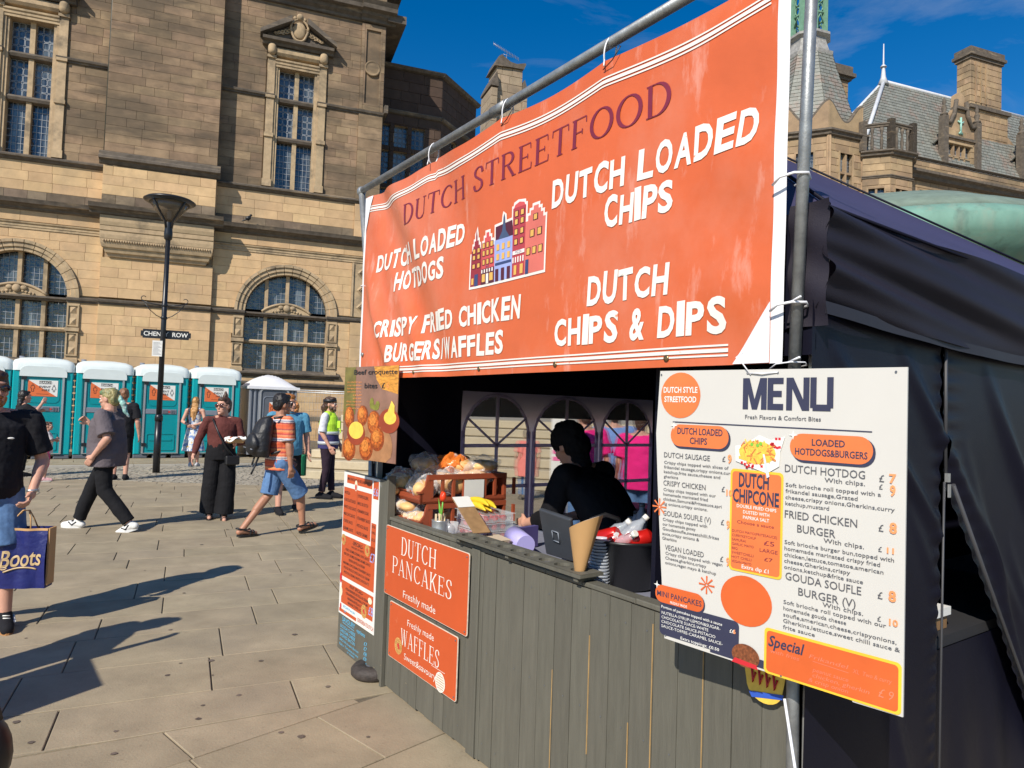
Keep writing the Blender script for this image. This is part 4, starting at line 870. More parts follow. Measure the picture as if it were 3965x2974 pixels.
def toilet(xc, label, group):
    t = thing('portable_toilet', label, 'portable toilet', TOI, (xc,.55,0), group)
    W = .57; t.scale = (1.13,1,1.065)
    mb = MB(); mb.b(xc-W+.02,xc+W-.02,.04,1.15,.1,2.05)
    for s in (-1,1):
        xa, xb = sorted((xc+s*.42, xc+s*.55)); mb.bb(xa,xb,-.03,.05,.1,2.04,.02)
        for k in range(12): z = .22+k*.15; xr = sorted((xc+s*.53, xc+s*.572)); mb.bb(xr[0],xr[1],.05,.95,z,z+.11,.02)
    mb.build('body', m_turq, t)
    P = rrect(xc-.39, xc+.39, .12, 2.0, .12); Q = rrect(xc-.35, xc+.35, .14, 1.965, .1)
    mb = MB(); frame_loop(mb, P, Q, -.06, .06); mb.build('door_frame', m_alu, t)
    mb = MB(); mb.prism(Q, -.035, .05)
    d = mb.build('door', m_turqd, t)
    mb = MB(); frame_loop(mb, rrect(xc-.31,xc+.31,1.3,1.92,.1,low=False), rrect(xc-.295,xc+.295,1.315,1.905,.09,low=False), -.045, -.03); frame_loop(mb, rrect(xc-.3,xc+.3,.2,.62,.04,low=False), rrect(xc-.28,xc+.28,.22,.6,.03,low=False), -.05, -.03)
    mb.b(xc-.24,xc+.24,-.05,-.03,.44,.48)
    mb.build('door_panel', m_turqd, d)
    mb = MB(); mb.bb(xc-.34,xc+.32,-.05,-.02,1.1,1.22,.008); mb.build('lock_plate', m_greyp, d)
    mb = MB(); mb.b(xc+.02,xc+.13,-.062,-.045,1.12,1.2); mb.b(xc+.2,xc+.23,-.062,-.045,1.12,1.2); mb.b(xc+.25,xc+.28,-.062,-.045,1.12,1.2); mb.build('handle', m_greyd, d)
    mb = MB(); mb.b(xc+.14,xc+.18,-.06,-.045,1.14,1.18); mb.build('lock_indicator', mat('red_indicator',(.5,.04,.03)), d)
    for z in (.3, 1.82): mb = MB(); mb.b(xc-.39,xc-.3,-.07,-.03,z,z+.08); mb.build('hinge', m_black, d)
    sticker(d, xc-.27, 1.45, .54, .37, -.036)
    # roof
    secs = [(2.03,.58,-.06,1.17,0),(2.16,.575,-.05,1.16,0),(2.24,.54,-.0,1.12,.05),(2.29,.42,.15,1.0,.1),(2.31,.2,.35,.8,.1)]
    mb = MB()
    def rr(u, v): pass
    rings = []
    for z, hw, y0, y1, r in secs:
        ring = []; rr_ = .12
        for cx, cy, a0 in ((xc+hw-rr_,y1-rr_,0),(xc-hw+rr_,y1-rr_,90),(xc-hw+rr_,y0+rr_,180),(xc+hw-rr_,y0+rr_,270)):
            ring += [(cx+rr_*math.cos(math.radians(a0+30*i)), cy+rr_*math.sin(math.radians(a0+30*i)), z+.05*(1-((cx-xc)/.6)**2)*(z>2.1)) for i in range(4)]
        rings.append(ring)
    n = 16; mb.add([p for r_ in rings for p in r_], [(j*n+i,j*n+(i+1)%n,(j+1)*n+(i+1)%n,(j+1)*n+i) for j in range(len(rings)-1) for i in range(n)]+[tuple(range((len(rings)-1)*n, len(rings)*n))], 0, True)
    P2 = rrect(xc-.43,xc+.43,1.9,2.14,.16)
    mb.prism([p for p in P2], -.075, .05)
    mb.build('roof', m_roofw, t)
    mb = MB(); mb.tube((xc-.42,.4,2.1),(xc-.42,.4,2.37),.05); mb.build('vent_pipe', m_greyp, t)
    mb = MB()
    for s in (-.4,0,.4): mb.bb(xc+s-.15,xc+s+.15,-.02,1.15,0,.1,.02)
    mb.build('skid', m_greyd, t); return t
GT = 'turquoise portable toilets in a row'
def tx(px): return at_f(TOI, px, 1650, 0).x
for px, lb in ((-92,'turquoise portable toilet cut by the left frame edge'),(158,'turquoise portable toilet behind the little girl in pink leggings'),(397,'turquoise portable toilet behind the green-haired walker'),(622,'turquoise portable toilet right behind the lamp post'),(832,'turquoise portable toilet between lamp post and grey toilet')): toilet(tx(px), lb, GT)
gx = tx(1055)
t = thing('portable_toilet', 'grey portable toilet with white domed roof at the right end of the row', 'portable toilet', TOI, (gx,.7,0))
mb = MB(); mb.b(gx-.66,gx+.66,0.03,1.4,.08,2.02)
for x in (-.64,-.52,-.4,.4,.52,.62): mb.bb(gx+x-.03,gx+x+.03,-.03,.05,.08,2.02,.01)
mb.build('body', mat('mid_grey_plastic',(.19,.205,.235),rough=.4,var=.06), t)
mb = MB(); frame_loop(mb, rrect(gx-.4,gx+.42,.1,1.98,.12), rrect(gx-.36,gx+.38,.12,1.94,.1), -.06, .05); mb.build('door_frame', mat('light_grey_edge',(.3,.31,.32),rough=.35), t)
mb = MB(); mb.prism(rrect(gx-.36,gx+.38,.12,1.94,.1), -.03, .05); d = mb.build('door', m_greyd, t)
mb = MB(); frame_loop(mb, rrect(gx-.3,gx+.32,.3,1.75,.1,low=False), rrect(gx-.28,gx+.3,.32,1.73,.09,low=False), -.045, -.03); mb.build('door_panel', m_greyp, d)
sticker(d, gx-.13, 1.2, .46, .38, -.036)
mb = MB()
def dome(u, v):
    x = (u*2-1); y = v*2-1; return (gx+.72*x, .68+.76*y, 2.02+.34*(1-abs(x)**2.2)*(1-abs(y)**2.2)+.03*max(0,1-abs(abs(x)-abs(y))*9)*(1-abs(x)))
mb.grid(dome, 20, 20); mb.b(gx-.72,gx+.72,-.08,1.44,1.95,2.03); mb.build('roof', mat('bright_white_roof',(.75,.75,.77),rough=.4,var=.04), t)

# ------------------------------------------------------------ lamp post, street sign, notice
m_iron = mat('black_lamp_paint', (.012,.013,.016), rough=.35, var=.3, scale=20)
b = at_z(604,1830,0); LP = Frame(b.x, b.y, 0, .42)
lamp = thing('street_lamp', 'tall black lamp post with wide inverted cone lantern in front of the toilets', 'street lamp', LP, (0,0,0))
mb = MB(); mb.tube((0,0,0),(0,0,1.2),.075,.072,16); mb.tube((0,0,1.2),(0,0,5.3),.06,.05,16); mb.lathe([(.085,1.15),(.085,1.25),(.06,1.3)],n=16); mb.build('post', m_iron, lamp)
mb = MB(); mb.lathe([(.05,5.2),(.085,5.24),(.09,5.36),(.075,5.5),(.09,5.6),(.07,5.66)], n=20); mb.build('collar', m_iron, lamp)
m_lens = mat('smoked_lantern_glass', (.16,.12,.08), rough=.15, alpha=.72, var=.2)
mb = MB(); mb.lathe([(.09,5.6),(.26,5.82),(.46,6.08)], n=32); mb.build('lantern_glass', m_lens, lamp)
for k in range(4):
    a = PI/4+k*PI/2; mb = MB(); mb.path([(.08*math.cos(a),.08*math.sin(a),5.48),(.11*math.cos(a),.11*math.sin(a),5.62),(.28*math.cos(a),.28*math.sin(a),5.83),(.48*math.cos(a),.48*math.sin(a),6.08)], .022, 8); mb.build('lantern_arm', m_iron, lamp)
mb = MB(); mb.lathe([(.46,6.03),(.53,6.07),(.54,6.09),(.48,6.13),(.2,6.18),(.01,6.19)], n=36); mb.build('canopy', m_iron, lamp)
mb = MB(); mb.ell((0,0,5.78),(.05,.05,.12)); mb.build('bulb', m_white, lamp)
for s in (-1,1):
    mb = MB(); mb.path([(s*.055,0,3.72),(s*.25,0,3.75),(s*.46,0,3.8)], .012, 6); mb.path([(s*.055,0,3.45),(s*.16,0,3.5),(s*.3,0,3.62),(s*.4,0,3.77)], .01, 6)
    mb.path([(s*.42,0,3.8)]+[(s*(.42+.05*math.cos(q)),0,3.86+.05*math.sin(q)) for q in [PI*j/6-PI/2 for j in range(9)]], .009, 6)
    mb.build('basket_bracket', m_iron, lamp)
mb = MB()
for z in (3.42,3.7): mb.lathe([(.062,z),(.068,z+.01),(.068,z+.05),(.062,z+.06)], n=16)
mb.build('clamp', m_iron, lamp)
SG = Frame(b.x+.02, b.y+.09, 0, .33)
sg = thing('street_sign', 'black street name plate with white letters fixed behind the lamp post', 'street sign', SG, (0,0,2.95))
mb = MB(); P = [(-.51,3.0),(-.47,3.0),(-.47,2.96),(.47,2.96),(.47,3.0),(.51,3.0),(.51,3.12),(.47,3.12),(.47,3.16),(-.47,3.16),(-.47,3.12),(-.51,3.12)]
mb.prism([(x, z+.03) for x,z in P], .0, .015); mb.build('plate', m_iron, sg)
mb = MB(); txt(mb, 'CHENEY  ROW', 0, 3.045, .1, -.004, w=.9, al='C', bold=.012); mb.build('lettering', m_white, sg)
nt_ = thing('notice', 'small white paper notice strapped low on the lamp post left side', 'notice', LP, (-.09,-.075,2.6))
mb = MB(); mb.b(-.2,-.0,-.085,-.078,2.58,2.93); mb.build('sheet', m_white, nt_)
mb = MB()
for i in range(11): mb.b(-.18,-.02-.03*(i%3),-.0875,-.086,2.62+i*.026,2.627+i*.026)
mb.build('lettering', mat('grey_print',(.25,.25,.27)), nt_)
# ------------------------------------------------------------ mesh fence and stone balustrade right of the toilets
FE = Frame(*at_z(1180,1760,.06)[:2], .06, .3)
fe = thing('mesh_fence', 'temporary steel mesh fence panel right of the grey toilet', 'fence', FE, (1,0,0)); m_galv = mat('galvanised_steel', (.42,.44,.45), rough=.4, metal=.5, var=.25, scale=30, stretch=(1,1,.3))
mb = MB()
for x in (-.9,1.6,4.1): mb.tube((x,0,0),(x,0,2.0),.02)
for z in (.15,1.92,1.98): mb.tube((-.9,0,z),(4.1,0,z),.018)
mb.build('frame', m_galv, fe); mb = MB()
for i in range(62): mb.b(-.88+i*.08,-.875+i*.08,-.003,.003,.15,1.95)
for i in range(9): mb.b(-.9,4.1,-.004,.002,.2+i*.2,.206+i*.2)
tag(mb.build('wires', m_galv, fe), kind='stuff')
BA = Frame(*at_z(1160,1735,.06)[:2], .06, .3)
ba = thing('stone_balustrade', 'low weathered stone balustrade behind the mesh fence', 'balustrade', BA, (1,0,0)); m_bal = mat('shaded_stone',(.17,.14,.1),rough=.9,var=.2)
mb = MB(); mb.bb(-3,6,-.15,.15,.95,1.12,.02); mb.build('rail', m_bal, ba); mb = MB(); mb.bb(-3,6,-.15,.15,0,.25,.02); mb.build('base', m_bal, ba)
for i in range(18):
    mb = MB(); mb.lathe([(.1,0),(.1,.05),(.05,.1),(.1,.28),(.05,.5),(.06,.62),(.1,.68),(.1,.72)], (-2.8+i*.5,0,.24), 12); mb.build('baluster', m_bal, ba)
# pigeon on the cornice
pg = at_f(FAC, 960, 868, -.25)
bd_ = thing('bird', 'small black bird perched on the cornice edge right of the bay', 'bird', FAC, (pg.x,-.25,8.0))
mb = MB(); x, z = pg.x, 8.0; mb.ell((x,-.25,z+.15),(.1,.07,.08),R=Matrix.Rotation(-.5,3,'Y')); mb.ell((x+.08,-.25,z+.26),(.045,.04,.045)); mb.cap((x+.12,-.25,z+.26),(x+.15,-.25,z+.25),.012,.004); mb.cap((x-.08,-.25,z+.08),(x-.2,-.25,z+.02),.03,.02)
mb.tube((x,-.27,z),(x,-.27,z+.1),.008); mb.tube((x+.02,-.23,z),(x+.02,-.23,z+.1),.008); remesh(mb.build('body', m_black, bd_), .012, 2)
# stone steps and things seen through the stall's clear panels
SP = Frame(1.2, 14.5, 0, -.15)
stp = thing('stone_steps', 'broad pale stone steps seen through the clear tent panels', 'steps', SP, (0,1,0)); m_step = mat('pale_step_stone',(.5,.42,.28),rough=.8,var=.12,isl=.08)
for k in range(7): mb = MB(); mb.bb(-6,5.5,k*.42,4,k*.2-.01,k*.2+.18,.02); mb.build('step', m_step, stp)
fl = thing('feather_banner', 'white upright banner with pink print standing behind the stall', 'banner', Frame(*at_d(2160,1590,7.2)[:2],0,-.2), (0,0,0))
mb = MB(); mb.b(-.07,.07,0,.02,.3,2.2); mb.build('cloth', m_white, fl); mb = MB()
for z in (1.15,1.22,1.29,1.36): mb.b(-.05,.05,-.003,0,z,z+.04)
mb.build('print', mat('pink_print',(.8,.15,.35)), fl); mb = MB(); mb.tube((.08,.01,0),(.08,.01,2.3),.012); mb.build('pole', m_white, fl)
rt = thing('red_box', 'red box standing outside behind the clear panel', 'box', Frame(*at_d(2455,1600,6.6)[:2],0,-.3), (0,0,0))
mb = MB(); mb.bb(-.3,.3,-.2,.2,.02,.72,.02); mb.build('side', mat('red_plastic',(.5,.04,.03),rough=.4), rt); mb = MB(); mb.bb(-.32,.32,-.22,.22,.72,.8,.02); mb.build('lid', mat('dark_red_plastic',(.3,.03,.03)), rt)
# ------------------------------------------------------------ stall materials
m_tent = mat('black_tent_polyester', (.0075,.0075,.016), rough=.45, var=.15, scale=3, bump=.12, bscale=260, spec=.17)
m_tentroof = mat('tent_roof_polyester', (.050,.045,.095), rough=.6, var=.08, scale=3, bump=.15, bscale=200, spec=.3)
m_banner = mat('orange_vinyl', (.62,.125,.038), rough=.40, var=.07, scale=3, bump=.4, bscale=7, spec=.5, patch=((.66,.25,.16),1.5,.46,.72,.6,(1,1,.7)), patch2=((.76,.40,.31),8,.58,.72,.5,(1.6,1,.45)), bdist=.01)
m_bwhite = mat('white_vinyl_print', (.80,.77,.70), rough=.45, var=.03, patch=((.74,.2,.08),26,.66,.7,.9))
m_bwhite2 = mat('white_vinyl', (.80,.79,.80), rough=.5, var=.04, bump=.2, bscale=10)
m_burg = mat('burgundy_print', (.20,.022,.045), rough=.45)
m_tube = mat('scaffold_tube', (.30,.31,.31), rough=.48, metal=.6, var=.25, scale=22, bump=.1, bscale=120, patch=((.42,.43,.42),30,.58,.7,.6))
m_tie = mat('cable_tie', (.8,.8,.82), rough=.4)
m_plank = mat('olive_grey_paint', (.118,.112,.088), rough=.62, var=.13, scale=6, stretch=(6,6,.6), bump=.35, bscale=30, isl=.09, patch=((.19,.17,.13),7,.62,.8,.4,(3,3,.3)), patch2=((.5,.36,.2),24,.72,.75,.9), bdist=.004)
m_plankend = mat('bare_pine_edge', (.42,.26,.10), rough=.7, var=.2, scale=20)
m_sign = mat('orange_sign_board', (.57,.09,.022), rough=.4, var=.05, scale=4, patch=((.75,.28,.15),14,.66,.74,.5))
m_signedge = mat('chipped_sign_edge', (.72,.62,.5), rough=.6, var=.2, scale=40)
m_serifw = mat('cream_print', (.82,.78,.70), rough=.5)
m_board = mat('menu_board_white', (.60,.58,.535), rough=.45, var=.02, patch=((.56,.53,.46),2.2,.6,.8,.3), spec=.4)
m_navy = mat('navy_print', (.035,.037,.075), rough=.5)
m_morange = mat('menu_orange', (.66,.12,.025), rough=.5)
m_morange2 = mat('menu_bright_orange', (.74,.18,.05), rough=.5)
m_myel = mat('menu_yellow', (.80,.52,.04), rough=.5)
m_mgrey = mat('menu_grey_text', (.10,.10,.11), rough=.5)
m_marker = mat('orange_marker', (.9,.32,.12), rough=.5)
m_pinkm = mat('pink_chalk_marker', (.78,.2,.11), rough=.5)
# ------------------------------------------------------------ counter
cn = thing('wooden_counter', 'olive grey boarded counter of the food stall', 'counter', ST, (1.3,0,0)); random.seed(61)
x = .015; i = 0
while x < 2.62:
    if .95 < x < 1.03: x = 1.035
    w = .0975 if x < .9 else .1085+random.uniform(-.004,.004); w = min(w, 2.635-x)
    if x < .95 and x+w > .93: w = .935-x
    if w < .03: x = 1.035; continue
    y = random.uniform(-.0015,.0015); mb = MB(); c = .003
    mb.b(x+.0015, x+w-.0015, y, y+.018, .012+random.uniform(0,.012), .975+random.uniform(-.002,.002))
    mb.build('plank', m_plank, cn); x += w; i += 1
mb = MB(); mb.b(.0,2.63,.0215,.03,.02,.96); mb.build('backing', m_dark, cn)
mb = MB(); mb.bb(.937,1.005,-.012,.03,.01,.985,.004); mb.build('post', m_plank, cn); mb = MB(); mb.bb(1.007,1.033,-.004,.03,.01,.98,.003); mb.build('post', m_plank, cn)
x = 0.0
while x < 2.62:
    w = random.uniform(.16,.3); mb = MB(); mb.bb(x, min(x+w,2.63)-.003, -.004, .055, .978, .998+random.uniform(-.002,.002), .004); mb.build('capping', m_plank, cn); x += w
mb = MB(); mb.bb(-.02,0,0,.06,.0,1.0,.003); mb.build('end_board', m_plank, cn)
mb = MB()
for xx, z0, z1 in ((1.565,.05,.6),(2.0,.1,.55),(2.11,.3,.93),(1.785,.35,.8),(2.33,.1,.9)): mb.b(xx-.0014,xx+.0014,-.0022,.004,z0,z1)
mb.build('worn_edge', m_plankend, cn)
mb = MB(); random.seed(63)
for i in range(23):
    for zz in (.10,.52,.90):
        xx = .06+i*.1125+random.uniform(-.01,.01); s_ = .0032; mb.add([(xx+s_*math.cos(a),-.0024,zz+random.uniform(-.0,.0)+s_*math.sin(a)) for a in [PI*k/4 for k in range(8)]],[tuple(range(8))])
tag(mb.build('screws', m_greyd, cn), kind='stuff')
# serving table behind the counter
tb = thing('trestle_table', 'dark covered serving table behind the counter', 'table', ST, (1.2,.5,0))
mb = MB(); mb.b(-.25,2.6,.06,.8,.905,.93); mb.build('tabletop', mat('table_cover',(.24,.25,.32),rough=.4,var=.1), tb)
for xx in (-.15,2.4):
    for yy in (.12,.72): mb = MB(); mb.tube((xx,yy,0),(xx,yy,.905),.018); mb.build('leg', m_tube, tb)
# ------------------------------------------------------------ orange counter signs
def sign(label, x0, x1, z0, z1, corner=True, sag=0.):
    t = thing('sign', label, 'sign', ST, ((x0+x1)/2,-.016,z0))
    P = rrect(x0,x1,z0,z1,.012,3,low=False); mb = MB(); mb.prism(P,-.019,-.014); mb.build('board', m_signedge, t)
    mb = MB(); mb.prism(rrect(x0+.003,x1-.003,z0+.003,z1-.003,.012,3,low=False),-.0202,-.0192); mb.build('face', m_sign, t)
    for xx in (x0+.02,x1-.02):
        for zz in (z0+.02,z1-.02): mb = MB(); mb.lathe([(.005,0),(.004,.002),(.001,.003)],n=8); mb.xf(Matrix.Translation((xx,-.0205,zz)) @ Matrix.Rotation(PI/2,4,'X')); mb.build('screw', m_greyd, t, fix=True)
    return t
YS = -.0215
s1 = sign('large orange sign reading DUTCH PANCAKES Freshly made on the counter front', -.0, .93, .555, .955)
mb = MB(); serif(mb,'DUTCH',.205,.815,.1,YS,w=.41); serif(mb,'PANCAKES',.1,.695,.095,YS,w=.68,thick=.1)
mb.build('heading', m_serifw, s1, fix=False)
mb = MB(); txt(mb,'Freshly made',.25,.585,.042,YS,w=.37,res=3,bold=-.004); mb.build('lettering', m_serifw, s1)
s2 = sign('smaller orange sign reading WAFFLES Sweet&savoury below the pancake sign', .085, .85, .215, .53)
mb = MB(); serif(mb,'WAFFLES',.24,.325,.088,YS,w=.44,thick=.1); mb.build('heading', m_serifw, s2)
mb = MB(); txt(mb,'Freshly made',.315,.445,.036,YS,w=.3,bold=-.004); txt(mb,'Sweet&savoury',.29,.255,.036,YS,w=.36,bold=-.004); mb.add([(.6,YS,.318),(.74,YS,.318),(.74,YS,.3205),(.6,YS,.3205)],[(0,1,2,3)]); mb.build('lettering', m_serifw, s2)
m_waf = mat('waffle_print',(.62,.33,.1),var=.3,scale=60); m_rasp = mat('berry_print',(.6,.02,.03)); m_cream = mat('cream_picture',(.8,.7,.5))
def disc(mb, x, z, rx, rz, y, mi=0, n=24): mb.add([(x+rx*math.cos(2*PI*i/n), y, z+rz*math.sin(2*PI*i/n)) for i in range(n)],[tuple(range(n))],mi)
def waffle(par, x, z, r, y, ring=None, berries=True):
    mb = MB(); disc(mb,x,z,r,r,y,0); disc(mb,x,z,r*.86,r*.86,y-.0004,1)
    for i in range(-3,4):
        h = math.sqrt(max(0,.74-(i*.24)**2))*r; t = r*.05
        mb.add([(x-h,y-.0008,z+i*.24*r-t),(x+h,y-.0008,z+i*.24*r-t),(x+h,y-.0008,z+i*.24*r+t),(x-h,y-.0008,z+i*.24*r+t)],[(0,1,2,3)],0)
        mb.add([(x+i*.24*r-t,y-.001,z-h),(x+i*.24*r+t,y-.001,z-h),(x+i*.24*r+t,y-.001,z+h),(x+i*.24*r-t,y-.001,z+h)],[(0,1,2,3)],0)
    if berries: disc(mb,x,z+r*.1,r*.25,r*.25,y-.0014,2); disc(mb,x+r*.2,z-r*.15,r*.2,r*.2,y-.0018,2)
    return mb.build('waffle_picture', [ring or m_waf, mat('waffle_hollow',(.42,.2,.05),var=.3,scale=50), m_rasp], par)
waffle(s2,.215,.305,.046,YS); waffle(s2,.695,.262,.05,YS,ring=m_serifw,berries=False)
# ------------------------------------------------------------ tall board at the left end
ab = thing('menu_board', 'tall narrow menu board of pancake sauces beside the counter left end', 'menu board', ST, (-.37,0,.03))
mb = MB(); mb.prism([(-.70,.03),(-.02,.03),(-.02,1.21),(-.70,1.21)],-.012,.012); mb.build('board', m_plank, ab)
mb = MB(); mb.bb(-.022,.0,-.02,.03,.0,1.24,.003); mb.build('edge_post', m_plank, ab)
mb = MB(); mb.b(-.695,-.13,-.0145,-.0125,.265,1.205); mb.build('poster', m_white, ab)
mb = MB(); y = -.0152
for a,b,c,d in ((-.64,-.235,1.135,1.19),(-.685,-.235,.81,1.105),(-.215,-.14,1.08,1.19),(-.225,-.155,.7,.93),(-.685,-.155,.515,.785),(-.66,-.155,.34,.49),(-.685,-.4,.278,.3)): mb.add([(a,y,c),(b,y,c),(b,y,d),(a,y,d)],[(0,1,2,3)])
mb.build('orange_panel', m_sign, ab)
mb = MB(); y = -.0158
txt(mb,'MINI PANCAKES OR BELGIAN WAFFLES',-.63,1.155,.02,y,w=.385,res=2,bold=.008)
for i,(a,b) in enumerate((('•NUTELLA','•SYRUP(GOLDEN,'),('•CHOCOLATE SAUCE','MAPLE OR DUTCH'),('•WHITE CHOC.SAUCE','•CINNAMON SUGAR'),('•MILK.CHOC.SAUCE','•STRAWBERRY SAUCE'),('•TOFFEE SAUCE','•PISTACIO SAUCE'),('•CARAMEL SAUCE','•SALTED CARAMEL'))):
    txt(mb,a,-.675,1.06-i*.047,.021,y,w=.012*len(a),res=2,bold=.012); txt(mb,b,-.45,1.06-i*.047,.021,y,w=.0118*len(b),res=2,bold=.012)
mb.add([(-.462,y,.82),(-.46,y,.82),(-.46,y,1.09),(-.462,y,1.09)],[(0,1,2,3)])
txt(mb,'-SPECIALS-',-.42,.745,.026,y,w=.17,al='C',res=2,bold=.012); txt(mb,'PANCAKES OR WAFFLE',-.42,.722,.014,y,w=.2,al='C',res=2)
for i,l in enumerate(('•OREO CRUMBS,CREAM & CHOC.SAUCE','•BISCOFF CRUMBS,CREAM&CARAMEL SAUCE','•BUENO,NUTELLA &CREAM','•MARSHMALLOWS,CREAM & STRAWBERRY SAUCE','•FUDGE PIECES,TOFFEE SAUCE & CREAM','•PISTACIO,CREAM & WHITE CHOCOLATE')): txt(mb,l,-.43,.69-i*.03,.017,y,w=min(.0122*len(l),.44),al='C',res=2,bold=.012)
txt(mb,'-FRUIT SPECIALS-',-.42,.463,.02,y,w=.22,al='C',res=2,bold=.012)
for i,l in enumerate(('•STRAWBERRIES,NUTELLA & CREAM','•STRAWBERRIES,BANANA & CREAM','•BANANA,NUTELLA & CREAM','•BANANA,TOFFEE & CREAM')): txt(mb,l,-.41,.436-i*.027,.017,y,w=.0125*len(l),al='C',res=2,bold=.012)
txt(mb,'EXTRA',-.19,.9,.018,y,w=.05,al='C',res=2); txt(mb,'TOPPINGS',-.19,.865,.015,y,w=.06,al='C',res=2); txt(mb,'£0.50',-.19,.82,.02,y,w=.055,al='C',res=2)
mb.build('lettering', m_ink, ab)
mb = MB(); txt(mb,'LEKKEREATDUTCH',-.38,.285,.026,y,w=.24,res=2,bold=.004); mb.build('lettering', m_sign, ab)
m_lila = mat('lilac_marker',(.35,.42,.78)); m_cyan = mat('blue_chalk_marker',(.10,.5,.78))
mb = MB(); txt(mb,'£6',-.215,1.1,.05,y-.0004,w=.07,res=2); txt(mb,'£7',-.225,.69,.06,y-.0004,w=.07,res=2); txt(mb,'£8',-.215,.37,.055,y-.0004,w=.065,res=2); mb.build('price', m_lila, ab)
mb = MB(); txt(mb,'VEGAN Pancake',-.62,.315,.018,y-.0006,w=.2,res=2,shear=.2); txt(mb,'mix',-.6,.29,.016,y-.0006,res=2,shear=.2); mb.build('lettering', m_cyan, ab)
mb = MB(); y = -.0128
txt(mb,'SAVOURY',-.63,.222,.034,y,w=.21,res=2,shear=.1); txt(mb,'options',-.39,.215,.026,y,w=.13,res=2,shear=.1); mb.add([(-.62,y,.214),(-.43,y,.208),(-.43,y,.211),(-.62,y,.217)],[(0,1,2,3)])
for i,(a,p) in enumerate((('GOUDA CHEESE','£7'),('CHEDDAR CHEESE','£7'),('SMOKED BACON','£8'),('BACON,cheese &onion','£9'),('Extra: Tomatoe,onions','£1'))):
    txt(mb,a,-.66,.178-i*.029,.021 if i < 3 else .016,y,w=.25+.06*(i>2),res=2,shear=.08); txt(mb,p,-.27,.168-i*.03,.024,y,w=.045,res=2,shear=.08)
txt(mb,'or cheese',-.53,.042,.014,y,w=.12,res=2); mb.build('lettering', m_cyan, ab)
waffle(ab,-.655,.755,.036,-.0162); waffle(ab,-.27,.75,.036,-.0162); waffle(ab,-.285,.37,.042,-.0162); 
mb = MB(); disc(mb,-.485,1.13,.022,.035,-.0164); disc(mb,-.66,.41,.02,.03,-.0164); disc(mb,-.2,.455,.03,.02,-.0164); mb.build('food_picture', m_cream, ab)
mb = MB(); disc(mb,-.485,1.12,.014,.02,-.0168); disc(mb,-.675,.5,.017,.035,-.0168); disc(mb,-.66,.315,.012,.02,-.0168); mb.build('fruit_picture', m_rasp, ab)
fb = thing('weight_disc', 'worn round black rubber weight lying under the tall menu board', 'weight', ST, (-.19,.02,0))
mb = MB(); mb.lathe([(.02,.0),(.115,.0),(.135,.02),(.135,.05),(.118,.07),(.06,.075),(.05,.06),(.02,.06)], (-.19,.02,.0), 28); mb.build('ring', mat('worn_rubber',(.05,.04,.035),rough=.7,var=.4,scale=30,bump=.4), fb, fix=True); mb = MB(); mb.lathe([(.001,.06),(.045,.06),(.045,.065),(.001,.07)],(-.19,.02,.0),16); mb.build('hub', m_greyd, fb, fix=True)
# ------------------------------------------------------------ croquette poster
PO = Frame(-1.094*.93,4.575*.93,.1162,math.atan2(-.37,.413))
po = thing('poster', 'glossy poster of beef croquette bites with dipping sauce hung on the left pole', 'poster', PO, (0,0,0)); po.scale = (.93,.93,.93)
m_p0 = mat('poster_dark_wood',(.24,.12,.085),rough=.25,var=.35,scale=5,coat=.4); m_bread = mat('croquette_print',(.42,.10,.015),rough=.3,var=.75,scale=75); m_yell = mat('mustard_print',(.85,.55,.08),rough=.3,var=.15,scale=30)
mb = MB(); mb.prism([(0,1.315),(.555,1.31),(.553,1.905),(0.003,1.90)],-.004,.0); mb.build('board', m_p0, po)
y = -.0055
mb = MB(); mb.add([(.0,y,1.55),(.13,y,1.6),(.12,y,1.9),(.003,y,1.9)],[(0,1,2,3)]); mb.build('green_blur', mat('green_blur_print',(.17,.14,.035),rough=.3,var=.4,scale=9), po)
mb = MB(); mb.add([(.31,y,1.9),(.553,y,1.905),(.554,y,1.73),(.4,y,1.76),(.34,y,1.82)],[(0,1,2,3,4)]); mb.build('chips_picture', mat('chips_print',(.62,.27,.04),rough=.3,var=.5,scale=22,stretch=(1,1,3)), po)
mb = MB(); P = [(.0,1.315),(.46,1.312)]+[(.28+.24*math.cos(a),1.40+.18*math.sin(a)) for a in [PI*k/14-.3 for k in range(17)]]+[(0,1.48)]; mb.add([(a,y-.0003,c) for a,c in P],[tuple(range(len(P)))]); mb.build('wood_board_picture', mat('board_print',(.38,.18,.08),rough=.3,var=.25,scale=12), po)
mb = MB()
for cx,cz,rx,rz in ((.07,1.575,.05,.07),(.21,1.59,.055,.065),(.33,1.55,.065,.075),(.37,1.45,.07,.075),(.26,1.385,.07,.075),(.08,1.37,.07,.075)): disc(mb,cx,cz,rx,rz,y-.0006-.0002*(cx+cz))
mb.build('croquette_picture', mat('croquette_shade_print',(.26,.05,.01),rough=.3,var=.6,scale=90), po)
mb = MB()
for cx,cz,rx,rz in ((.07,1.575,.05,.07),(.21,1.59,.055,.065),(.33,1.55,.065,.075),(.37,1.45,.07,.075),(.26,1.385,.07,.075),(.08,1.37,.07,.075)): disc(mb,cx-.006,cz+.008,rx*.82,rz*.82,y-.0012-.0002*(cx+cz))
mb.build('croquette_picture', m_bread, po); mb = MB()
for cx,cz,rx,rz in ((.07,1.575,.05,.07),(.21,1.59,.055,.065),(.33,1.55,.065,.075),(.37,1.45,.07,.075),(.26,1.385,.07,.075),(.08,1.37,.07,.075)): disc(mb,cx-.012,cz+.018,rx*.5,rz*.5,y-.0016-.0002*(cx+cz))
mb.build('croquette_picture', mat('croquette_light_print',(.60,.20,.035),rough=.3,var=.5,scale=90), po)
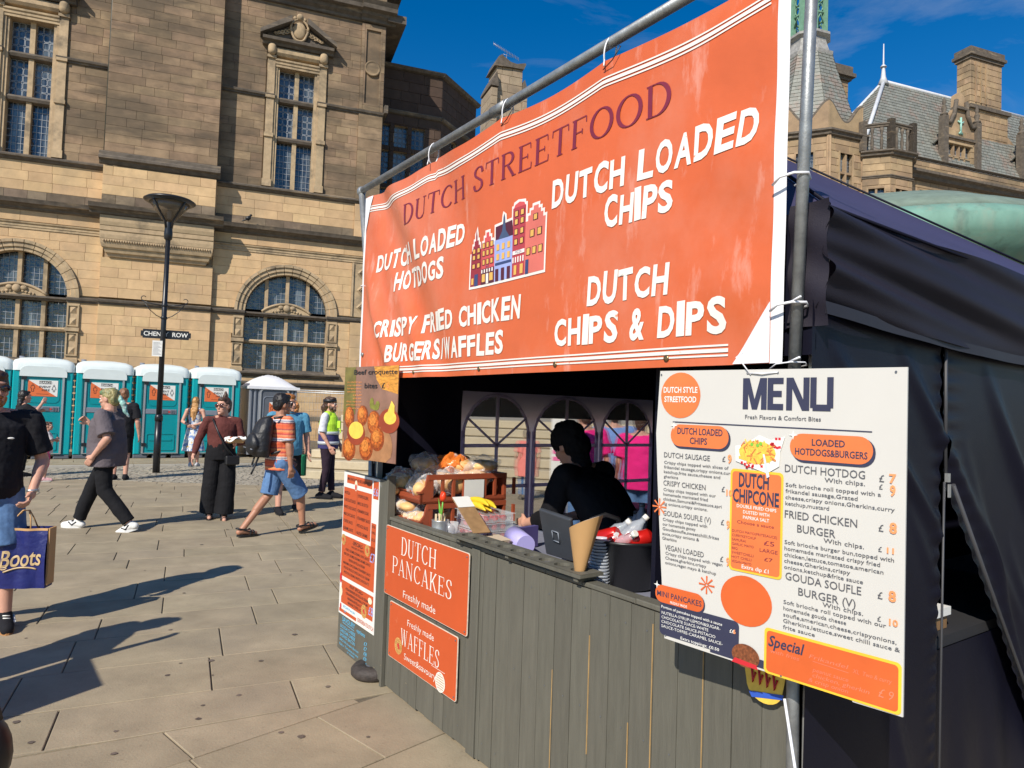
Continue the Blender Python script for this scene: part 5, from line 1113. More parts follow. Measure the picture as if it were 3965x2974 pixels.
mb = MB(); disc(mb,.15,1.475,.095,.075,y-.0022); disc(mb,.48,1.565,.1,.075,y-.0019); mb.build('pot_picture', mat('terracotta_print',(.30,.05,.02),rough=.3,var=.2), po)
mb = MB(); disc(mb,.15,1.495,.078,.055,y-.0026); disc(mb,.49,1.585,.06,.04,y-.0023); mb.add([(.45,y-.0026,1.59),(.53,y-.0026,1.6),(.53,y-.0026,1.66),(.5,y-.0026,1.69)],[(0,1,2,3)]); mb.build('sauce_picture', m_yell, po)
mb = MB(); disc(mb,.3,1.67,.02,.035,y-.0004); disc(mb,.34,1.645,.035,.018,y-.0005); disc(mb,.36,1.665,.02,.02,y-.0006); mb.build('gherkin_picture', mat('gherkin_print',(.2,.2,.03),var=.3,scale=40), po)
mb = MB(); txt(mb,'Beef croquette',.545,1.852,.032,y-.002,w=.44,al='R',bold=.012); txt(mb,'bites  £',.43,1.765,.034,y-.002,w=.21,al='R',bold=.012); mb.build('lettering', m_ink, po)
mb = MB(); txt(mb,'6',.445,1.765,.038,y-.002,w=.022,bold=.01)
for i in range(9): txt(mb,('slow cooked beef ragout','in crisp crumb with classic','Dutch spices, an authentic','taste served in our','stall','with this','filling, a hearty and','golden croquette bites','served with a sauce')[i],.19,1.80-i*.021,.009,y-.002,w=.155 if i not in (4,5) else .09,al='R',res=2)
mb.build('lettering', mat('orange_text',(.85,.3,.08)), po)
# ------------------------------------------------------------ banner
bn = thing('banner', 'large orange vinyl banner reading DUTCH STREETFOOD across the stall front', 'banner', ST, (1.1,-.05,1.82))
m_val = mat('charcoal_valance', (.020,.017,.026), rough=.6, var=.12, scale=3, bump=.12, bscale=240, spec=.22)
TIES = (-.40,.43,1.145,1.84,2.60)
def ztop(x):
    for a, b in zip(TIES[:-1], TIES[1:]):
        if a <= x <= b: return 3.005+.012*(x>.5)-.022*math.sin(PI*(x-a)/(b-a))
    return 3.0
def wav(x, z):
    k = max(0, 1-(x+.4)/1.5)
    d = .042*k*math.sin(7*(x*1.05+(z-2.9)*.95)+.6)*min(1, max(0,(x+.42)/.25)) + .012*k*math.sin(19*(x*.9+z*.7))
    r = (x-(-.33))*.8+(z-2.45)*.55; d += .032*math.exp(-(r/.065)**2)*k
    r2 = (x-.28)*.75+(z-2.1)*.66; d += .026*math.exp(-(r2/.07)**2)*max(0,1-abs(x-.35)/.7)
    d += .010*math.sin(2.2*x+1.9*z)+.006*math.sin(6*x-4.3*z)*math.sin(2.1*x)+.010*math.exp(-((x-2.45)/.12)**2)*math.sin(16*z)+.004*math.sin(5*x-3*z)
    return -.055-d*.85*min(1,max(.08,(x+.41)/.22))
def bgrid(mb, x0, x1, z0, z1, nx, nz, yo=0., fz=None):
    mb.grid(lambda u, v: ((lambda x, z: (x, wav(x, z)+yo, z))(lerp(x0,x1,u), lerp(z0, (z1 if fz is None else ztop(lerp(x0,x1,u))), v))), nx, nz)
mb = MB(); bgrid(mb, -.40, 2.588, 1.82, 3, 260, 100, 0, True); mb.build('sheet', m_banner, bn)
mb = MB(); bgrid(mb, 2.588, 2.63, 1.82, 3.0, 6, 84); mb.build('white_hem', m_bwhite2, bn); mb = MB(); bgrid(mb, -.425, -.40, 1.88, 3.0, 4, 80); mb.build('white_hem', m_bwhite2, bn); mb = MB()
mb.grid(lambda u, v: (lambda x, z: (x, wav(x,z)-.006, z))(2.59-(.13*(1-v))*(1-u), 1.822+v*.18), 14, 14)
mb.build('folded_corner', m_bwhite2, bn); mb = MB(); mb.grid(lambda u, v: (lambda x, z: (x, wav(x,z)-.006, z))(-.40+.09*v*u, 2.76+.235*v), 8, 12); mb.build('folded_corner', m_bwhite2, bn)
def drape(mb, dy, cell=.02):
    """cuts flat print into small cells and lays it on the waved sheet"""
    me = bpy.data.meshes.new('t'); me.from_pydata(mb.v, [], mb.f); bm = bmesh.new(); bm.from_mesh(me); bpy.data.meshes.remove(me)
    xs = [v.co.x for v in bm.verts]; zs = [v.co.z for v in bm.verts]
    for lo, hi, ax in ((min(xs),max(xs),0),(min(zs),max(zs),2)):
        n = int((hi-lo)/cell)
        for i in range(1, n+1):
            co = [0,0,0]; no = [0,0,0]; co[ax] = lo+i*(hi-lo)/(n+1); no[ax] = 1
            bmesh.ops.bisect_plane(bm, geom=bm.verts[:]+bm.edges[:]+bm.faces[:], plane_co=co, plane_no=no, dist=1e-6)
    o = MB(); bm.verts.index_update()
    o.add([(v.co.x, wav(v.co.x, v.co.z)-dy, v.co.z) for v in bm.verts], [tuple(w.index for w in f.verts) for f in bm.faces], 0, True); bm.free(); return o
mb = MB()
for off, w in ((.066,.006),(.079,.013),(.099,.006)):
    n = 120; mb.add([(lerp(-.36,2.565,i/n), 0, ztop(lerp(-.36,2.565,i/n))-off-(w if k else 0)) for i in range(n+1) for k in (0,1)], [(2*i,2*i+1,2*i+3,2*i+2) for i in range(n)])
for z, w in ((1.886,.006),(1.873,.012),(1.854,.006)): mb.add([(-.3,0,z-w),(2.44,0,z-w),(2.44,0,z),(-.3,0,z)],[(0,1,2,3)])
drape(mb, .003).build('stripes', m_bwhite, bn)
mb = MB(); serif(mb,'DUTCH STREETFOOD',.17,2.704,.118,0,w=2.01,shear=.0,thick=.125,arc=lambda t: .01*math.sin(PI*t)+.008*t)
drape(mb, .003).build('title', m_burg, bn)
def brush(text, x, z, h, w, shear=.03, seed=1):
    random.seed(seed); mb = MB(); n = len(text); tot = sum(.45 if c == ' ' else (.34 if c in "I/" else .72) for c in text); cx = x
    for c in text:
        cw = (.45 if c == ' ' else (.34 if c in 'I/' else .72))/tot*w
        if c != ' ':
            b = MB(); k = random.uniform(.94,1.08); txt(b, c, 0, 0, h*k, 0, w=cw*.88, bold=.034, res=3)
            a = random.uniform(-.04,.05); b.v = [(px*math.cos(a)-(pz)*math.sin(a)+shear*pz+cx, py, pz*math.cos(a)+px*math.sin(a)+z-random.uniform(0,0)) for px,py,pz in b.v]; mb.add(b.v, b.f)
        cx += cw
    drape(mb, .003).build('lettering', m_bwhite, bn)
brush('DUTCH LOADED',-.22,2.49,.108,1.07,seed=1); brush('HOTDOGS',.04,2.34,.105,.62,seed=2)
brush('CRISPY FRIED CHICKEN',-.11,2.068,.1,1.46,seed=3); brush('BURGERS/WAFFLES',.04,1.918,.1,1.18,seed=4)
brush('DUTCH LOADED',1.55,2.505,.112,.99,seed=5); brush('CHIPS',1.87,2.36,.112,.34,seed=6)
brush('DUTCH',1.785,2.074,.112,.42,seed=7); brush('CHIPS & DIPS',1.595,1.926,.108,.85,seed=8)
# printed row of gabled houses
hs_cols = dict(red=(.30,.03,.04), red2=(.42,.05,.06), salmon=(.66,.16,.12), coral=(.62,.09,.09), blue=(.32,.38,.68), slate=(.06,.09,.17), yel=(.75,.42,.10), white=(.82,.74,.68), maroon=(.09,.015,.03), navy=(.04,.06,.16))
HM = {k: mat('house_'+k, v, rough=.45) for k, v in hs_cols.items()}
hx, hz, hw, hh = .915, 2.252, .595, .283
def houses():
    L = {k: MB() for k in HM}; lay_ = {k: 0 for k in HM}
    Hx = lambda u: hx+u*hw
    Hz = lambda v: hz+v*hh
    def poly(k, P): L[k].add([(Hx(a),0,Hz(b)) for a, b in P],[tuple(range(len(P)))])
    def rect(k, a, b, c, d): poly(k, [(a,c),(b,c),(b,d),(a,d)])
    out_ = []
    bodies = [('red',[(0,0),(.155,0),(.155,.62),(.13,.62),(.13,.7),(.11,.7),(.11,.78),(.09,.78),(.09,.86),(.078,.98),(.066,.86),(.066,.78),(.045,.78),(.045,.7),(.025,.7),(.025,.62),(0,.62)]),
      ('coral',[(.155,0),(.345,0),(.345,.62),(.32,.62),(.32,.7),(.295,.7),(.295,.78),(.27,.78),(.27,.86),(.23,.86),(.23,.78),(.205,.78),(.205,.7),(.18,.7),(.18,.62),(.155,.62)]),
      ('blue',[(.345,0),(.59,0),(.59,.68),(.345,.68)]),('maroon',[(.36,.68),(.60,.68),(.58,.93),(.36,.9)]),('slate',[(.40,.68),(.55,.68),(.5,.8),(.49,.93),(.485,1.02),(.475,1.08),(.465,1.02),(.46,.93),(.45,.8)]),
      ('red2',[(.59,0),(.755,0),(.755,1.1),(.59,1.1)]),('salmon',[(.755,0),(1,0),(1,.82),(.97,.82),(.97,.9),(.94,.9),(.94,.97),(.91,.97),(.91,1.03),(.85,1.03),(.85,.97),(.815,.97),(.815,.9),(.785,.9),(.785,.82),(.755,.82)]),('coral',[(.60,1.1),(.745,1.1),(.73,1.15),(.67,1.18),(.615,1.15)])]
    # white outline below everything
    W = MB()
    for k, P in bodies:
        cx = sum(p[0] for p in P)/len(P); cz = sum(p[1] for p in P)/len(P)
        W.add([(Hx(a)+(.010 if a > cx else -.010), 0, Hz(b)+(.012 if b > cz else -.012)) for a, b in P], [tuple(range(len(P)))])
    drape(W, .0025, .06).build('house_outline', HM['white'], bn)
    for k, P in bodies: poly(k, P)
    for k in ('red','coral','blue','maroon','red2','salmon'): drape(L[k], .0032, .06).build('house_front', HM[k], bn)
    drape(L['slate'], .0040, .06).build('house_spire', HM['slate'], bn)
    L.update({k: MB() for k in HM})
    def wins(k, a0, a1, n, rows, ww, wh):
        for r in rows:
            for i in range(n):
                a = lerp(a0, a1, (i+.5)/n); rect(k, a-ww/2, a+ww/2, r, r+wh)
    wins('maroon',.01,.15,2,(.3,.45,.56),.05,.09); wins('maroon',.165,.34,3,(.32,.47,.6),.045,.1); wins('maroon',.6,.75,2,(.5,.66,.82,.95),.05,.1); wins('maroon',.765,.99,3,(.28,),.055,.12); wins('maroon',.8,.98,2,(.55,),.06,.12); rect('maroon',.85,.91,.8,.9)
    for c in (.385,.465,.545): rect('maroon',c-.022,c+.022,.0,.2)
    rect('navy',.06,.11,0,.2); rect('navy',.77,.81,0,.22); rect('navy',.36,.58,.26,.3); rect('maroon',.155,.345,0,.26)
    for k in ('maroon','navy'): drape(L[k], .0046, .06).build('house_window', HM[k], bn)
    L.update({k: MB() for k in HM})
    wins('yel',.01,.15,2,(.31,.46,.57),.034,.07); wins('yel',.165,.34,3,(.33,.48,.61),.03,.08); wins('yel',.6,.75,2,(.51,.67,.83,.96),.034,.08); wins('yel',.765,.99,3,(.29,),.038,.1); wins('yel',.8,.98,2,(.56,),.042,.1); rect('yel',.86,.9,.81,.89)
    wins('yel',.36,.58,3,(.34,.5),.035,.1); rect('yel',.17,.215,.04,.17); rect('yel',.28,.33,.04,.17); rect('yel',.62,.655,.03,.18); rect('yel',.7,.74,.03,.18); rect('yel',.02,.05,.03,.14)
    rect('white',.23,.265,.0,.17); rect('white',.6,.755,.35,.41)
    for i in range(5): rect('white',.16+i*.038,.178+i*.038,.19,.25); rect('white',.6+i*.033,.615+i*.033,.22,.31)
    for k in ('yel','white'): drape(L[k], .0052, .06).build('house_detail', HM[k], bn)
    t = MB(); txt(t,'PIZZA',Hx(.678),Hz(.362),.013,0,al='C',w=.05,res=2); txt(t,'SHOP',Hx(.25),Hz(.27),.011,0,al='C',w=.03,res=2); drape(t,.0056,.1).build('lettering', HM['navy'], bn)
houses()
for x in (-.1,.35,1.0,1.6,2.2):
    z = 1.85; mb = MB(); mb.lathe([(.004,0),(.011,0),(.012,.002),(.004,.003)], n=14); mb.xf(Matrix.Translation((x,wav(x,z)-.002,z)) @ Matrix.Rotation(PI/2,4,'X')); mb.build('eyelet', mat('brass_eyelet',(.3,.2,.1),rough=.3,metal=.8), bn, fix=True)
# ------------------------------------------------------------ scaffold tube frame
sf = thing('scaffold_frame', 'galvanised scaffold tube frame holding the orange banner', 'frame', ST, (1.1,-.02,0))
mb = MB(); mb.tube((-.56,-.03,3.09),(-.36,.02,1.9),.0215,n=16); mb.tube((-.36,.02,1.9),(-.34,.045,0),.0215,n=16); mb.build('upright', m_tube, sf)
mb = MB(); mb.tube((2.68,-.03,0),(2.655,-.035,1.8),.0175,n=16); mb.tube((2.655,-.035,1.8),(2.712,-.045,3.4),.0175,n=16); mb.build('upright', m_tube, sf)
mb = MB(); mb.tube((-.58,-.03,3.09),(2.9,-.03,3.10),.0215,n=16); mb.tube((1.02,-.03,3.093),(1.14,-.03,3.094),.027,n=16); mb.build('top_tube', m_tube, sf)
mb = MB(); mb.tube((-.345,-.02,1.98),(-.345,.06,1.98),.016); mb.ob((-.345,-.02,1.98),(.06,.06,.05)); mb.tube((-.37,-.05,1.98),(-.37,-.065,1.98),.012); mb.build('clamp', m_tube, sf)
mb = MB(); mb.ell((-.565,-.03,3.085),(.035,.03,.035)); mb.build('corner_fitting', m_tube, sf)
mb = MB(); mb.tube((1.15,.0,3.04),(.75,.1,2.93),.016); mb.tube((.75,.1,2.93),(.1,.3,2.6),.016); mb.build('brace', m_tube, sf)
for x in TIES[1:4]:
    t = thing('cable_tie', ('white cable tie looped over the top tube above the first words','white cable tie looped over the top tube by the middle joint','white cable tie looped over the top tube near the letter D')[TIES.index(x)-1], 'cable tie', ST, (x,-.03,3.05))
    mb = MB(); mb.path([(x+.012*math.sin(a),-.03+.03*math.cos(a)*1.0,3.06+.055*math.sin(a)) for a in [2*PI*k/20 for k in range(21)]], .0035, 6); mb.path([(x,-.06,3.02),(x+.015,-.075,2.985)],.003,6); mb.build('loop', m_tie, t)
    if x > 1:
        mb = MB(); mb.path([(x+.07,-.05,3.05),(x+.1,-.07,3.03),(x+.06,-.075,2.99),(x,-.065,2.98)], .002, 6); mb.build('black_cord', m_black, t)
for z, lb in ((2.36,'white cable tie pulling the banner to the right pole at mid height'),(1.99,'white cable tie on the right pole by the tent corner'),(1.82,'thin white tie wire above the big menu board')):
    t = thing('cable_tie', lb, 'cable tie', ST, (2.63,-.05,z)); r = .03
    mb = MB(); mb.path([(2.6,-.075,z-.02),(2.63,-.085,z-.005),(2.67,-.075,z),(2.695,-.045,z),(2.68,-.01,z-.005),(2.63,-.01,z-.015)], .004 if z > 1.9 else .002, 6)
    if z < 1.99+.01: mb.path([(2.655,-.065,z),(2.70,-.08,z+.012)], .003, 6)
    mb.build('loop', m_tie, t)
t = thing('cable_tie','white cable tie holding the banner to the left pole','cable tie',ST,(-.45,-.04,2.4)); mb = MB(); mb.path([(-.43+.035*math.cos(a),-.03+.03*math.sin(a),2.43) for a in [2*PI*k/16 for k in range(17)]],.003,6); mb.path([(-.4,-.05,2.43),(-.37,-.06,2.42)],.003,6); mb.build('loop', m_tie, t)
# ------------------------------------------------------------ gazebo
gz = thing('gazebo', 'black pop-up gazebo tent with gathered valance over the food stall', 'gazebo', ST, (1.2,1.5,0)); X0, X1, Y1 = -.38, 2.72, 3.0
ZE = 2.265; PK = (1.17,1.5,3.36)
def roofface(mb, a, b, n=14):
    def fn(u, v):
        x, y = lerp(a[0],b[0],u), lerp(a[1],b[1],u); z = ZE; x, y = lerp(x,PK[0],v), lerp(y,PK[1],v); z = lerp(ZE,PK[2],v)-.05*math.sin(PI*v)*math.sin(PI*u); return (x,y,z)
    mb.grid(fn, n, n)
mb = MB(); c = [(X0,.02),(X1,.02),(X1,Y1),(X0,Y1)]
for i in range(4): roofface(mb, c[i], c[(i+1)%4])
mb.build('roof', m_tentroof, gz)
mb = MB()
for i in (1,2): mb.path([(c[i][0],c[i][1],ZE+.012),(PK[0],PK[1],PK[2]+.012)], .006, 6)
mb.path([(X1+.01,0,ZE),(X1+.012,1.5,ZE-.02),(X1+.01,3,ZE)], .005, 6); mb.build('roof_seam', m_tent, gz)
def val(u, v):                                              # right-hand valance, gathered
    y = lerp(-.02,3.02,u); z = ZE-v*(.29+.02*math.sin(PI*u)) -.035*math.sin(PI*u)*v
    k = math.exp(-u*1.6)
    f = .014*math.sin(11*v-4.5*u*3+.5)*(k+.25)+.008*math.sin(23*v-16*u)*k+.022*math.sin(PI*v)*(1-.3*k)
    return (X1+.01+f, y, z)
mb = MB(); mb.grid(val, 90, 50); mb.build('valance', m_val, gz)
mb = MB(); mb.grid(lambda u, v: (X1+.018+.003*math.sin(40*u), lerp(-.02,3.02,u), val(u,1)[2]+.035*(v-.5)), 60, 2); mb.build('valance_hem', mat('valance_tape',(.022,.02,.028),rough=.6), gz)
mb = MB(); mb.grid(lambda u, v: (lerp(X1+.02,X1-.1,u), -.015+.008*math.sin(14*v+3*u), ZE+.02-v*.36), 6, 20); mb.build('corner_sleeve', m_val, gz)
mb = MB(); mb.b(X0,X1-.02,-.005,.0,ZE-.42,ZE); mb.build('front_valance', m_tent, gz)
def fold(y, z):
    # creases fanning from the top corner down to the back
    s = 0
    for (cy, cz, sl, wd, am) in ((.05,1.9,-.85,.03,.03),(.45,1.93,-1.0,.035,.035),(1.1,1.9,-1.2,.04,.04),(1.5,1.95,-1.1,.05,.035),(.25,1.2,-2.2,.04,.02),(.95,1.6,-1.7,.03,.025),(2.0,1.9,-1.2,.05,.04),(1.35,1.2,-1.4,.035,.03),(.5,1.45,-1.3,.03,.015)):
        d = (z-cz)-sl*(y-cy); d /= math.hypot(1,sl); L = max(0, min(1, (y-cy)*3))*max(0, 1-(y-cy)/1.4)
        s += am*L*math.exp(-(d/wd)**2)*(1 if d < 0 else math.exp(-(d/wd)**2*.0))
    return s
def wl(u, v): y = lerp(-.02,.775,u); z = lerp(2.0,.0,v); g = math.exp(-((y-.775)/.05)**2); return (X1-.02+fold(y,z)+.004*g*math.sin(95*z)+.02*math.sin(5*y)*(v>.3)*(v-.3), y-.02*(v**2), z)
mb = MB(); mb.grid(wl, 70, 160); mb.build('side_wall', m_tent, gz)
def wr(u, v):
    z = lerp(2.0,.0,v); open_ = max(0, 1.46-z); y = lerp(.80+open_*.78, 3.0, u); g = math.exp(-((u)/.05)**2); return (X1-.02+fold(y,z)+.004*g*math.sin(95*z)+.012*g*min(1,open_*3), y, z)
mb = MB(); mb.grid(wr, 100, 120); mb.build('side_wall', m_tent, gz)
mb = MB(); mb.path([(X1-.01,.785,2.0),(X1-.008,.788,1.47)], .006, 6); mb.path([(X1-.006,.775,1.46),(X1-.006,.765,.9),(X1-.006,.75,0)], .004, 6); mb.path([(X1+.008,.81+.0,1.45),(X1+.008,.82+.78*.5,.95),(X1+.01,.82+.78*1.0,.46),(X1+.01,.82+.78*1.46,0)], .008, 6); mb.build('zip', mat('zip_tape',(.05,.05,.055),rough=.5), gz)
mb = MB(); mb.ob((X1+.0,.785,1.475),(.012,.016,.03)); mb.ob((X1+.004,.79,1.43),(.006,.012,.045)); mb.build('zip_slider', m_alu, gz)
for (x,y) in ((X1-.05,.06),(X0+.06,.06),(X1-.05,Y1-.05),(X0+.06,Y1-.05)): mb = MB(); mb.bb(x-.02,x+.02,y-.02,y+.02,0,2.28,.004); mb.build('leg', m_alu, gz)
mb = MB(); mb.b(X0,X1-.04,Y1,Y1+.01,0,ZE); mb.build('rear_wall', m_tent, gz)
# left wall with clear panels
mb = MB(); xw = X0+.03
WIN = [(.70,1.27),(1.32,1.95),(2.0,2.57)]; ZB, ZSP, ZT_ = .78, 1.45, 1.76
def warch(a, b, n=12): m = (a+b)/2; r = (b-a)/2; return [(m+r*math.cos(PI*i/n), ZSP+(ZT_-ZSP)*math.sin(PI*i/n)) for i in range(n+1)]
for r in cut([(0.02,Y1,0,ZE)], [(.68,2.59,ZB,ZT_+.02)]): mb.b(xw,xw+.006,r[0],r[1],r[2],r[3])
mb.grid(lambda u, v: (xw+.012+.012*math.sin(9*u+4*v)+.01*math.sin(17*v), .02+.66*u, ZE*v), 20, 30)
for a, b in WIN:
    A = warch(a,b)
    pass
mb.build('left_wall', m_tent, gz)
mb = MB(); mb.b(xw-.14,xw-.13,-.0,Y1,1.6,ZE); mb.build('outer_valance', m_tent, gz)
m_bar = bpy.data.materials.new('window_tape'); m_bar.use_nodes = True; t_ = m_bar.node_tree; t_.nodes.clear()
_o = t_.nodes.new('ShaderNodeOutputMaterial'); _a = t_.nodes.new('ShaderNodeAddShader'); _d = t_.nodes.new('ShaderNodeBsdfDiffuse'); _s = t_.nodes.new('ShaderNodeBsdfTranslucent')
_d.inputs['Color'].default_value = (.2,.18,.24,1); _s.inputs['Color'].default_value = (.5,.46,.54,1); t_.links.new(_d.outputs[0], _a.inputs[0]); t_.links.new(_s.outputs[0], _a.inputs[1]); t_.links.new(_a.outputs[0], _o.inputs['Surface'])
m_pvc = bpy.data.materials.new('clear_window_film'); m_pvc.use_nodes = True; t_ = m_pvc.node_tree; t_.nodes.clear()
_o = t_.nodes.new('ShaderNodeOutputMaterial'); _m = t_.nodes.new('ShaderNodeMixShader'); _t = t_.nodes.new('ShaderNodeBsdfTransparent'); _g = t_.nodes.new('ShaderNodeBsdfPrincipled'); _r = t_.nodes.new('ShaderNodeBsdfRefraction')
_g.inputs['Base Color'].default_value = (.5,.5,.52,1); _g.inputs['Roughness'].default_value = .15; _m.inputs[0].default_value = .36; _t.inputs['Color'].default_value = (.93,.92,.9,1)
_n = t_.nodes.new('ShaderNodeTexNoise'); _n.inputs['Scale'].default_value = 14; _b = t_.nodes.new('ShaderNodeBump'); _b.inputs['Strength'].default_value = .5; t_.links.new(_n.outputs['Fac'], _b.inputs['Height']); t_.links.new(_b.outputs[0], _g.inputs['Normal'])
_r.inputs['IOR'].default_value = 1.012; _r.inputs['Roughness'].default_value = .012; t_.links.new(_b.outputs[0], _r.inputs['Normal']); _m2 = t_.nodes.new('ShaderNodeMixShader'); _m2.inputs[0].default_value = .5
t_.links.new(_t.outputs[0], _m2.inputs[1]); t_.links.new(_r.outputs[0], _m2.inputs[2]); t_.links.new(_m2.outputs[0], _m.inputs[1]); t_.links.new(_g.outputs[0], _m.inputs[2]); t_.links.new(_m.outputs[0], _o.inputs['Surface'])
sp_ = MB()
for a, b in WIN:
    A = warch(a,b); a2, b2 = a-.025, b+.025
    for s in (0,1):
        pts = A[:7] if s == 0 else A[6:]; cc = (b2 if s == 0 else a2, ZT_+.02)
        for p, q in zip(pts[:-1], pts[1:]): sp_.add([(xw,cc[0],cc[1]),(xw,p[0],p[1]),(xw,q[0],q[1])],[(0,1,2)])
        e = b if s == 0 else a; e2 = b2 if s == 0 else a2
        sp_.add([(xw,e,ZSP),(xw,e2,ZSP),(xw,e2,ZT_+.02)],[(0,1,2)]); sp_.add([(xw,e,ZB),(xw,e2,ZB),(xw,e2,ZSP),(xw,e,ZSP)],[(0,1,2,3)])
    m = (a+b)/2; sp_.add([(xw,a2,ZT_+.02),(xw,m,ZT_),(xw,b2,ZT_+.02)],[(0,1,2)])
sp_.build('window_surround', m_bar, gz)
for a, b in WIN:
    w = MB(); m = (a+b)/2; w.add([(xw+.003,a,ZB),(xw+.003,b,ZB)]+[(xw+.003,p[0],p[1]) for p in warch(a,b)],[tuple(range(15))]); wo = w.build('window_panel', m_pvc, gz)
    k = MB(); k.b(xw-.004,xw+.008,m-.011,m+.011,ZB,ZT_); k.b(xw-.004,xw+.008,a,b,1.385,1.41); k.b(xw-.004,xw+.008,a,b,1.09,1.115)
    for s in (-1,1):
        p, q = Vector((xw+.002,m,1.40)), Vector((xw+.002,m+s*(b-a)*.46,1.60)); k.path([p,q],.009,4)
        xx = a if s < 0 else b; k.b(xw-.004,xw+.008,xx-.014,xx+.014,ZB,ZSP+.05)
    k.path([(xw+.002,p[0],p[1]) for p in warch(a,b)], .012, 4); k.build('window_tape', m_bar, wo)
# guy wire
gw = thing('guy_rope', 'thin pale guy rope running down from the right pole', 'rope', ST, (2.7,-.06,0)); mb = MB(); mb.tube((2.66,-.06,.88),(2.9,-.14,.0),.004,n=6); mb.build('rope', m_tie, gw)
# trunk of goods inside the side opening
bx = thing('cardboard_box', 'pale box edge showing through the open tent flap', 'box', ST, (2.5,1.0,.9)); mb = MB(); mb.b(2.3,2.62,.74,1.03,.9,.95); mb.build('side', mat('box_brown',(.25,.14,.06)), bx); mb = MB(); mb.b(2.29,2.63,.735,1.04,.95,.98); mb.build('lid', m_white, bx)
tb2 = thing('side_table', 'black covered table inside the tent behind the open flap', 'table', ST, (2.4,1.2,0)); mb = MB(); mb.b(1.9,2.66,.6,2.2,.86,.898); mb.build('tabletop', m_dark, tb2)
mb = MB(); mb.grid(lambda u, v: (2.665+.012*math.sin(40*u+3*v)*(1-v), lerp(.55,2.25,u), .86*v), 60, 12); mb.grid(lambda u, v: (lerp(1.9,2.665,u), .55+.012*math.sin(30*u)*(1-v), .86*v), 20, 8); mb.build('table_skirt', m_tent, tb2)
mb = MB(); mb.b(2.0,2.02,.1,2.9,.9,2.2); mb.build('inner_curtain', m_tent, gz)
# ------------------------------------------------------------ the big menu board
ME = Frame(.471,2.2,0,math.atan2(-.53,.477))
mn = thing('menu_board', 'large white MENU board with orange pills tied to the right pole', 'menu board', ME, (.36,0,.96))
mb = MB(); P = [(.0,1.797),(.715,1.793),(.714,.968),(.6,.966),(.595,.972),(.5,.97),(.04,.975),(.02,1.2),(.0,1.45),(-.01,1.6)]; mb.prism(P,-.006,.0); mb.build('board', m_board, mn)
Y0 = -.0075
def fl(k, P, m, nm, lv=0): mb = MB(); mb.add([(a,Y0-.0006*lv,c) for a,c in P],[tuple(range(len(P)))]); return mb.build(nm, m, mn)
def disc_p(x, z, rx, rz, n=32): return [(x+rx*math.cos(2*PI*i/n), z+rz*math.sin(2*PI*i/n)) for i in range(n)]
fl(0, disc_p(.077,1.721,.071,.07), m_morange2, 'orange_disc'); fl(0, disc_p(.308,1.148,.078,.069), m_morange, 'orange_disc')
mb = MB(); txt(mb,'DUTCH STYLE',.077,1.729,.018,Y0-.001,w=.122,al='C',bold=.02); txt(mb,'STREETFOOD',.077,1.7,.018,Y0-.001,w=.115,al='C',bold=.02)
txt(mb,'DOUBLE FRIED CHIPS',.335,1.405,.0095,Y0-.0018,w=.118,al='C',bold=.01,res=2); txt(mb,'DUSTED WITH',.335,1.39,.0095,Y0-.0018,w=.078,al='C',bold=.01,res=2); txt(mb,'PAPRIKA SALT',.335,1.375,.0095,Y0-.0018,w=.078,al='C',bold=.01,res=2)
txt(mb,'Extra dip £1',.335,1.237,.011,Y0-.0018,w=.08,al='C',bold=.008,res=2)
txt(mb,'FRESHLY MADE',.09,1.085,.008,Y0-.0018,w=.06,al='C',bold=.008,res=2)
txt(mb,'Portion of pancakes topped with a sauce',.028,1.066,.0085,Y0-.0018,w=.21,bold=.008,res=2,rot=-.02)
for i,l in enumerate(('NUTELLA-SYRUP-LEMON&SUGAR-','CHOCOLATE SUACE-WHITE','CHOCOLATE SAUCE-PISTACIO','SAUCE-TOFFEE-CARAMEL SAUCE-')): txt(mb,l,.03,1.048-i*.0135,.009,Y0-.0018,w=.0078*len(l),res=2)
txt(mb,'Extra toppings: £0.50',.1,.988,.009,Y0-.0018,w=.13,bold=.008,res=2); txt(mb,'£6',.262,1.05,.011,Y0-.0018,res=2,bold=.01)
mb.build('lettering', m_white, mn)
m_pill_sh = m_navy
def pill(x0, x1, z0, z1):
    fl(0, rrect(x0+.005,x1+.006,z0-.007,z1-.004,(z1-z0)*.49,low=False), m_navy, 'pill_shadow', 0); fl(0, rrect(x0,x1,z0,z1,(z1-z0)*.49,low=False), m_morange2, 'orange_pill', 1)
pill(.046,.245,1.565,1.632); pill(.428,.64,1.552,1.622)
# navy box and mini pancakes pill
fl(0, rrect(.022,.29,.985,1.085,.015,low=False), m_navy, 'navy_box', 0); fl(0,[(.2,.978),(.37,.978),(.365,1.0),(.29,1.0),(.29,1.02),(.2,1.02)], m_navy, 'navy_box', .5)
fl(0, rrect(.006,.18,1.078,1.132,.025,low=False), m_navy, 'pill_shadow', 1); fl(0, rrect(.004,.176,1.082,1.135,.025,low=False), m_morange, 'orange_pill', 2)
